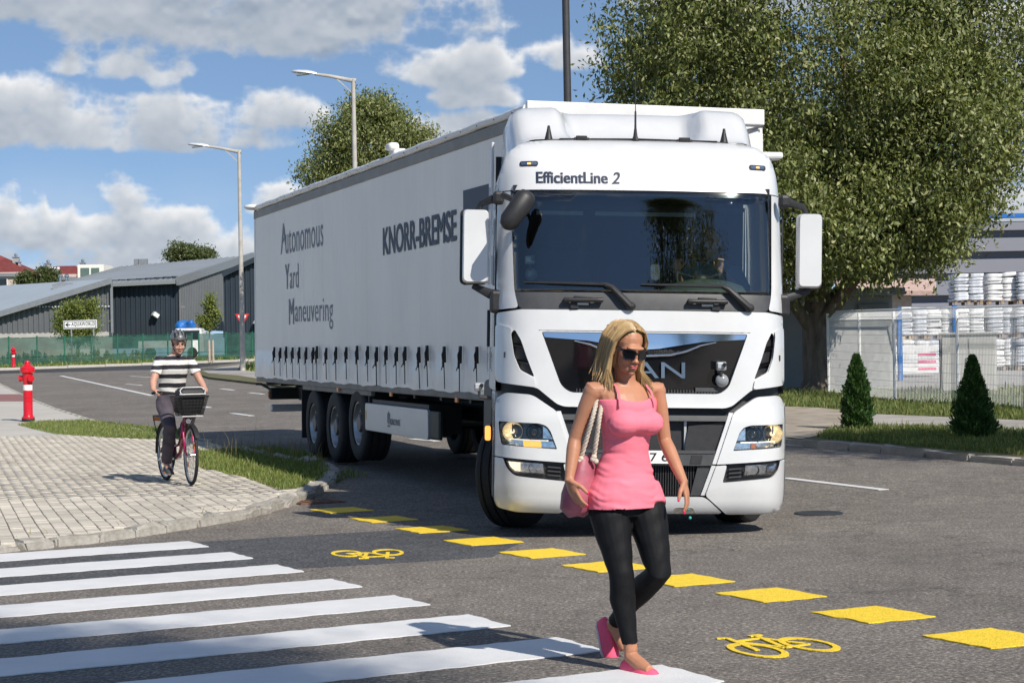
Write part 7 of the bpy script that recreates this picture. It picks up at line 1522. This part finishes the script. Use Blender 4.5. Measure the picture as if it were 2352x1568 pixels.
# ---- the driver
def driver():
    root = empty('person', KM @ Vector((.62, 1.45, 1.55)), R(3), 'driver in a blue shirt behind the steering wheel of the truck', 'person'); b = MB(); hx, hz = frp(1640, 572, 1.45); hc = Vector((hx - .62, -.03, hz - 1.55))
    HM = Matrix.Rotation(R(-32), 3, 'Z'); face(b, hc, HM, 1.08, True); b.tube([hc + Vector((0, .02, -.02)), hc + Vector((0, .05, -.2))], [.055, .065], 12)
    rings_tube(b, [hc + Vector((0, .1, -.75)), hc + Vector((0, .09, -.5)), hc + Vector((0, .07, -.3)), hc + Vector((0, .06, -.2)), hc + Vector((0, .06, -.15))], [(.19, .13), (.20, .14), (.215, .125), (.18, .09), (.08, .06)], (1, 0, 0))
    for s_ in (-1, 1):
        s0 = hc + Vector((s_ * .2, .06, -.25)); e = hc + Vector((s_ * .28, -.15, -.48)); w = Vector((s_ * .19, 1.0 - 1.45 + .05, 2.22 - 1.55 + .04)); b.tube([s0, s0.lerp(e, .5), e, e.lerp(w, .5), w], [.06, .052, .045, .038, .03], 12); hand(b, w, Vector((0, -.4, 1)), Vector((0, -1, -.2)), Vector((-s_, 0, 0)), 1.0, .9)
    b.tube([hc + Vector((-.1, .05, -.72)), hc + Vector((-.12, -.35, -.72)), hc + Vector((-.12, -.42, -1.0))], [.08, .065, .05], 10); b.tube([hc + Vector((.1, .05, -.72)), hc + Vector((.12, -.35, -.72)), hc + Vector((.12, -.42, -1.0))], [.08, .065, .05], 10)
    link('body', remesh(b.mesh('body'), .008, 3), M_SKIN2, root)
    sh = MB(); rings_tube(sh, [hc + Vector((0, .1, -.74)), hc + Vector((0, .09, -.5)), hc + Vector((0, .07, -.3)), hc + Vector((0, .06, -.2)), hc + Vector((0, .06, -.165))], [(.20, .14), (.21, .15), (.225, .135), (.19, .10), (.085, .065)], (1, 0, 0))
    for s_ in (-1, 1): s0 = hc + Vector((s_ * .2, .06, -.25)); e = hc + Vector((s_ * .28, -.15, -.48)); sh.tube([s0, s0.lerp(e, .5), s0.lerp(e, .8)], [.075, .068, .065], 12)
    link('shirt', remesh(sh.mesh('shirt'), .01, 3), mat('blue_shirt', (.05, .22, .32), .8), root)
    hb = MB(); ell(hb, hc + HM @ Vector((0, .04, .065)), (.083, .092, .07), HM); ell(hb, hc + HM @ Vector((0, .06, .0)), (.078, .07, .07), HM); hb.build('hair', mat('dark_hair', (.02, .014, .01), .6), root, 60)
driver()
# ------------------------------------------------------------------ bicycle and its rider
def cyclist():
    g = G(409, 1108, PVZ); base = Vector((g.x, g.y, terrain(g.y) + PVZ)); k = g.y / FPX
    H = R(26); fw = Vector((math.sin(H), -math.cos(H), 0)); lf = Vector((math.cos(H), math.sin(H), 0))   # heading, rider's left (viewer's right)
    bk = empty('bicycle', base, 0, 'dark red city bicycle with black front basket ridden on the pavement', 'bicycle')
    p = lambda a, s_, z: fw * a + lf * s_ + Vector((0, 0, z))       # along, sideways, up
    WB, WR = 1.08, .345; fx, rx = .56, -.52
    M_FR = mat('bike_frame_red', (.20, .008, .03), .3, var=.1, coat=.6); M_FORK = mat('bike_fork_magenta', (.55, .01, .12), .3, coat=.6); M_TY = M_RUB; M_SP = mat('spoke_steel', (.6, .6, .6), .25, metal=1.0); M_RIMB = mat('bike_rim', (.55, .56, .57), .3, metal=.8)
    st = R(-4)  # steering
    def wheel(c, ang, name='wheel'):
        root = bpy.data.objects.new(name, None); COL.objects.link(root); root.parent = bk; root.location = c; root.empty_display_size = .1
        d = Vector((math.sin(H + ang), -math.cos(H + ang), 0)); u = Vector((0, 0, 1)); n_ = d.cross(u)
        circ = lambda r_, m_: [d * r_ * math.cos(2 * math.pi * i / m_) + u * r_ * math.sin(2 * math.pi * i / m_) for i in range(m_)]
        MB().tube(circ(WR - .019, 40), .0195, 8, closed=True).build('tyre', M_TY, root, 60); MB().tube(circ(WR - .046, 40), [(.012, .010)] * 40, 8, closed=True).build('rim', M_RIMB, root, 60)
        b = MB(); b.tube([n_ * -.05, n_ * .05], .02, 10)
        b.build('hub', M_SP, root, 40); b = MB()
        for i in range(28):
            a = 2 * math.pi * i / 28; b.tube([n_ * (.028 if i % 2 else -.028) + (d * math.cos(a + .5) + u * math.sin(a + .5)) * .02, (d * math.cos(a) + u * math.sin(a)) * (WR - .05)], .0016, 4, cap=False)
        tag(b.build('spokes', M_SP, root), kind='stuff')
        for a in (.6, 3.74): q = d * math.cos(a) * .2 + u * math.sin(a) * .2; MB().beam(q - u * .03, q + u * .03, .045, .012, n_).build('reflector', M_ORANGE, root)
        return d, n_
    fc, rc = p(fx, 0, WR), p(rx, 0, WR); wheel(fc, st); wheel(rc, 0.0)
    bb = p(-.07, 0, .29); hdt, hdb = p(.36, 0, .86), p(.395, 0, .70); sc_ = p(-.23, 0, .80)
    b = MB(); b.tube([hdb, p(.30, 0, .55), p(.12, 0, .36), bb], .022, 10); b.tube([hdt, p(.26, 0, .66), p(.08, 0, .46), p(-.13, 0, .42)], .018, 10); b.tube([bb, sc_], .017, 10); b.tube([hdt, hdb], .022, 10)
    for s_ in (-1, 1): b.tube([bb + lf * s_ * .03, rc + lf * s_ * .06], .010, 8); b.tube([p(-.2, s_ * .02, .72), rc + lf * s_ * .06], .009, 8)
    b.build('frame', M_FR, bk, 60)
    b = MB(); b.tube([hdb, hdb + Vector((0, 0, -.02)) + fw * .01], .022, 8)
    for s_ in (-1, 1): b.tube([hdb + lf * s_ * .05 + fw * .01, p(.47, s_ * .055, .55), fc + lf * s_ * .055], .012, 8)
    b.build('fork', M_FORK, bk, 60)
    b = MB(); b.tube([hdt, p(.335, 0, 1.02), p(.34, 0, 1.05)], .016, 8); b.tube([p(.14, -.31, 1.07), p(.22, -.29, 1.085), p(.33, -.14, 1.07), p(.35, 0, 1.05), p(.33, .14, 1.07), p(.22, .29, 1.085), p(.14, .31, 1.07)], .0125, 8); hbo = b.build('handlebar', M_BPLAST, bk, 60)
    for s_ in (-1, 1): MB().tube([p(.10, s_ * .315, 1.065), p(.215, s_ * .292, 1.083)], .018, 10).build('grip', M_RUB, hbo, 60); MB().tube([p(.24, s_ * .28, 1.075), p(.22, s_ * .33, 1.045)], .006, 6).build('brake_lever', M_SP, hbo)
    # basket: bottom, rims and rods
    M_BSK = mat('basket_black', (.012, .012, .013), .5); bz0, bz1 = .80, 1.03; lo_ = [p(.43, -.13, bz0), p(.66, -.12, bz0), p(.66, .12, bz0), p(.43, .13, bz0)]; hi_ = [p(.40, -.19, bz1), p(.72, -.175, bz1), p(.72, .175, bz1), p(.40, .19, bz1)]
    b = MB(); b.tube(hi_, .010, 6, closed=True); b.add(lo_, [(0, 1, 2, 3)])
    for i in range(4):
        for j in range(9):
            t = j / 8; b.tube([lo_[i].lerp(lo_[(i + 1) % 4], t), hi_[i].lerp(hi_[(i + 1) % 4], t)], .003, 4)
        for j in range(1, 6): t = j / 6; b.tube([lo_[i].lerp(hi_[i], t), lo_[(i + 1) % 4].lerp(hi_[(i + 1) % 4], t)], .003, 4)
    bs = b.build('basket', M_BSK, bk); MB().tube(lo_, .008, 6, closed=True).build('basket_rim', mat('basket_edge', (.5, .5, .5), .5), bs)
    MB().beam(p(.37, 0, .95), p(.42, 0, .9), .05, .02).build('basket_mount', M_BPLAST, bk)
    # saddle, rack, mudguards, lamp, cranks
    b = MB(); rg = []
    for a, w_, h in ((-.14, .05, .03), (-.10, .10, .05), (0, .085, .045), (.08, .035, .035), (.14, .02, .025)): c = p(-.27 + a, 0, .93); rg.append([c + lf * w_ * math.cos(t) + Vector((0, 0, h * math.sin(t))) for t in [2 * math.pi * i / 12 for i in range(12)]])
    b.loft(rg); b.build('saddle', M_BPLAST, bk, 60); MB().tube([sc_, p(-.265, 0, .91)], .014, 8).build('seat_post', M_SP, bk, 40)
    b = MB()
    for s_ in (-.06, .06): b.tube([p(-.34, s_, .76), p(-.86, s_, .775)], .006, 6); b.tube([p(-.78, s_ * 1.3, .775), rc + lf * s_ * 1.1], .006, 6)
    for a in (-.45, -.6, -.75, -.86): b.tube([p(a, -.06, .775), p(a, .06, .775)], .006, 6)
    b.build('rear_rack', M_BPLAST, bk); MB().box(p(-.88, 0, .74), (.10, .03, .06)).build('rear_lamp', M_AMB, bk)
    for c, a0, a1 in ((fc, R(35), R(150)), (rc, R(-5), R(150))):
        pts = [c + (fw * math.cos(a0 + (a1 - a0) * i / 16) * (WR + .022) if c is fc else -fw * math.cos(a0 + (a1 - a0) * i / 16) * (WR + .022)) + Vector((0, 0, math.sin(a0 + (a1 - a0) * i / 16) * (WR + .022))) for i in range(17)]; MB().tube(pts, [(.028, .004)] * 17, 8, flat=tuple(lf)).build('mudguard', M_BPLAST, bk, 60)
    MB().lathe([(.001, -.03), (.03, -.03), (.04, .0), (.035, .03), (0, .035)], 12, 'Y', tuple(p(.50, 0, .74))).build('head_lamp', M_CHROME, bk, 40)
    ca = R(-78); cd = fw * math.cos(ca) + Vector((0, 0, math.sin(ca))); b = MB(); b.tube([bb + lf * .05, bb - lf * .05], .02, 10); b.tube([bb - lf * .06, bb - lf * .06 + cd * .17], .010, 6); b.tube([bb + lf * .06, bb + lf * .06 - cd * .17], .010, 6); b.build('cranks', M_SP, bk, 40)
    pR, pL = bb - lf * .11 + cd * .17, bb + lf * .11 - cd * .17
    for q in (pR, pL): MB().beam(q - lf * .05, q + lf * .05, .09, .022, (0, 0, 1)).build('pedal', M_ORANGE, bk)
    b = MB(); b.tube([bb + fw * .1 * math.cos(a) + Vector((0, 0, .1 * math.sin(a))) - lf * .045 for a in [2 * math.pi * i / 18 for i in range(18)]], .008, 6, closed=True); b.tube([bb - lf * .045 + Vector((0, 0, .1)), rc - lf * .045 + Vector((0, 0, .04))], .02, 6); b.build('chain_guard', M_BPLAST, bk, 40)
    MB().tube([p(-.42, -.12, .25), p(-.38, -.06, .33)], .01, 6).build('kickstand', M_SP, bk)
    # bag in the basket
    bag = empty('basket_bag', base, 0, 'black bag with white piping sitting in the bicycle basket', 'bag'); rg = []
    for z, a0, a1, w_ in ((.82, .46, .64, .10), (.92, .44, .67, .135), (1.02, .43, .69, .150), (1.09, .44, .69, .150), (1.125, .47, .66, .12)): rg.append([p(x, y, z) for x, y in rounded([(a0, -w_), (a1, -w_), (a1, w_), (a0, w_)], .04)])
    bgb = MB().loft(rg).build('bag_body', mat('black_nylon', (.016, .016, .018), .6, bump=.3, bscale=20), bag, 50); M_PIP = mat('white_piping', (.7, .7, .7), .5)
    for z, a1, w_ in ((1.03, .697, .152), (1.055, .697, .152)): MB().tube([p(a1 - .02, -w_, z), p(a1 + .004, -w_ + .03, z), p(a1 + .006, 0, z), p(a1 + .004, w_ - .03, z), p(a1 - .02, w_, z)], .006, 6).build('piping', M_PIP, bgb, 60)
    MB().tube([p(.69, -.14, 1.06), p(.68, -.15, 1.10), p(.655, -.11, 1.133), p(.655, .11, 1.133), p(.68, .15, 1.10), p(.69, .14, 1.06)], .006, 6).build('piping', M_PIP, bgb, 60)
    # rider
    root = empty('person', base, 0, 'cyclist in striped shirt and dark helmet riding a bicycle on the pavement', 'person')
    hip = p(-.24, 0, .98); body = MB(); ch = p(-.10, 0, 1.33); shc = p(-.06, 0, 1.46)
    HM = Matrix.Rotation(R(22), 3, 'Z') @ Matrix.Rotation(R(14), 3, 'X'); hc = p(.03, .03, 1.655)
    T = [(p(-.26, 0, .90), .165, .125), (hip, .17, .13), (p(-.21, 0, 1.08), .160, .115), (p(-.16, 0, 1.2), .165, .115), (ch, .178, .118), (p(-.07, 0, 1.43), .185, .095), (p(-.05, 0, 1.485), .13, .07), (p(-.04, 0, 1.52), .06, .055), (p(-.045, 0, 1.507), .082, .066)]
    rings_tube(body, [t[0] for t in T[:8]], [(t[1] * .93, t[2] * .95) for t in T[:8]], lf); body.tube([p(-.05, 0, 1.47), p(-.02, .01, 1.55), hc + HM @ Vector((0, .02, -.04))], [.06, .055, .055], 12); face(body, hc, HM, .98, True)
    arms = []
    for s_ in (-1, 1):
        s0 = p(-.06, s_ * .185, 1.44); e = p(.02, s_ * .285, 1.20); w = p(.125, s_ * .31, 1.105); arms.append((s0, e)); ell(body, s0 - Vector((0, 0, .01)), (.058, .056, .058)); body.tube([s0.lerp(ch, .3), s0, s0.lerp(e, .5), e, e.lerp(w, .3), w], [.058, .056, .050, .042, .041, .029], 12); hand(body, w, fw * .8 - lf * s_ * .25 - Vector((0, 0, .1)), Vector((0, 0, -1)), -lf * s_, 1.0, 1.15)
    legs = []
    for s_, pd, kn in ((-1, pR, p(.12, -.12, .66)), (1, pL, p(.22, .12, .84))):
        h0 = p(-.22, s_ * .09, .92); an = pd + Vector((0, 0, .095)) - fw * .06; legs.append((h0, kn, an)); body.tube([h0, h0.lerp(kn, .5), kn, kn.lerp(an, .35), an], [.085, .075, .055, .052, .038], 12); body.tube([an, an + fw * .1 - Vector((0, 0, .05))], [.036, .034], 8)
    link('body', remesh(body.mesh('body'), .0065, 3), M_SKIN2, root)
    # striped shirt
    m_ = bpy.data.materials.new('striped_jersey'); m_.use_nodes = True; nt = m_.node_tree; N = nt.nodes; L = nt.links; bs_ = N['Principled BSDF']; bs_.inputs['Roughness'].default_value = .85
    tc = N.new('ShaderNodeTexCoord'); sp = N.new('ShaderNodeSeparateXYZ'); ns = N.new('ShaderNodeTexNoise'); ns.inputs['Scale'].default_value = 7; L.new(tc.outputs['Object'], ns.inputs['Vector']); L.new(tc.outputs['Object'], sp.inputs[0])
    def mth(op, a, b_): n = N.new('ShaderNodeMath'); n.operation = op; [L.new(v_, n.inputs[i]) if not isinstance(v_, float) else setattr(n.inputs[i], 'default_value', v_) for i, v_ in enumerate((a, b_))]; return n.outputs[0]
    zz = mth('ADD', sp.outputs[2], mth('MULTIPLY', ns.outputs[0], .02)); fr_ = mth('FRACT', mth('DIVIDE', zz, .108), 0.0); gt = mth('GREATER_THAN', fr_, .52)
    mx = N.new('ShaderNodeMix'); mx.data_type = 'RGBA'; L.new(gt, mx.inputs[0]); mx.inputs[6].default_value = (.74, .73, .70, 1); mx.inputs[7].default_value = (.018, .018, .024, 1); L.new(mx.outputs[2], bs_.inputs['Base Color'])
    sh = MB(); ex = .010; rings_tube(sh, [p(-.255, 0, .93)] + [t[0] for t in T[1:7]] + [T[8][0]], [(.178, .14)] + [(t[1] * .93 + ex, t[2] * .95 + ex) for t in T[1:7]] + [(.085, .072)], lf, 28)
    for s0, e in arms: sh.tube([s0.lerp(ch, .3), s0 + Vector((0, 0, .004)), s0.lerp(e, .3), s0.lerp(e, .62)], [.070, .070, .067, .066], 14)
    sm_ = remesh(sh.mesh('shirt'), .0065, 4); displace(sm_, lambda co: .004 * np.sin(co[:, 2] * 38 + co[:, 0] * 22 + np.sin(co[:, 1] * 20)) * np.clip((1.35 - co[:, 2]) / .3, 0, 1)); link('shirt', sm_, m_, root)
    MB().tube([p(-.045, 0, 1.505) + lf * .076 * math.cos(a) + fw * .068 * math.sin(a) + Vector((0, 0, -.03 * max(0, math.sin(a)))) for a in [2 * math.pi * i / 24 for i in range(24)]], .011, 8, closed=True).build('collar', mat('navy_rib', (.016, .016, .02), .9), root, 60)
    tb = MB(); rings_tube(tb, [p(-.28, 0, .86), hip - Vector((0, 0, .02)), p(-.21, 0, 1.04)], [(.165, .13), (.185, .145), (.165, .12)], lf)
    for h0, kn, an in legs: tb.tube([h0 + Vector((0, 0, .03)), h0, h0.lerp(kn, .5), kn, kn.lerp(an, .3), kn.lerp(an, .7), an + Vector((0, 0, .03))], [.10, .102, .092, .078, .074, .068, .062], 14)
    tm = remesh(tb.mesh('trousers'), .008, 4); displace(tm, lambda co: .005 * np.sin(co[:, 2] * 46 + co[:, 0] * 31) * np.sin(co[:, 1] * 17 + 1)); link('trousers', tm, mat('plum_grey_trousers', (.075, .062, .078), .85, var=.2, scale=9, bump=.2, bscale=60), root)
    M_SHO = mat('grey_shoe', (.055, .07, .075), .8); M_SOL = mat('brown_sole', (.22, .17, .13), .8)
    for h0, kn, an in legs: shoe('shoe', root, an + Vector((0, 0, -.005)), (fw.x, fw.y), R(6), .285, M_SHO, M_SOL)
    # helmet
    hb = MB(); hm = lambda x, y, z: hc + HM @ Vector((x, y, z)); ell(hb, hm(0, .02, .062), (.096, .128, .083), HM, 28, 18); he = hb.mesh('helmet'); bm = bmesh.new(); bm.from_mesh(he); HI = HM.inverted(); bmesh.ops.delete(bm, geom=[v_ for v_ in bm.verts if (HI @ (v_.co - hc)).z < .045], context='VERTS'); bm.to_mesh(he); bm.free(); smooth(he)
    ho = link('helmet', he, mat('helmet_grey', (.05, .052, .055), .35, var=.6, scale=16, col2=(.22, .23, .23), coat=.4), root); sd = ho.modifiers.new('s', 'SOLIDIFY'); sd.thickness = .02
    b = MB()
    for x in (-.06, -.022, .022, .06):
        for y0, y1 in ((-.085, -.02), (.02, .09)): pz = lambda y: .064 + .087 * math.sqrt(max(0, 1 - (x / .102) ** 2 - ((y - .02) / .135) ** 2)); b.tube([hm(x, y, pz(y)) for y in np.linspace(y0, y1, 4)], [(.004, .004), (.010, .006), (.010, .006), (.004, .004)], 8)
    b.build('helmet_vents', M_BGLOSS, ho, 60)
    for s_ in (-1, 1): MB().tube([hm(s_ * .088, -.01, .04), hm(s_ * .072, -.03, -.06), hm(s_ * .02, -.05, -.125), hm(0, -.05, -.13)], .005, 6).build('helmet_strap', M_BLACK, ho)
    hr = MB(); ell(hr, hm(0, .05, .01), (.080, .075, .065), HM); hr.build('hair', mat('brown_hair', (.05, .03, .018), .7), root, 60)
    ey = MB()
    for s_ in (-1, 1): ell(ey, hm(s_ * .030, -.086, .002), (.013, .006, .006), HM); ell(ey, hm(s_ * .031, -.096, .022), (.018, .006, .004), HM)
    ey.build('eyes', mat('eye_dark', (.02, .014, .01), .4), root, 60); lp = MB(); ell(lp, hm(0, -.094, -.074), (.020, .007, .006), HM); lp.build('lips', mat('lip_plain', (.36, .14, .11), .5), root, 60)
cyclist()
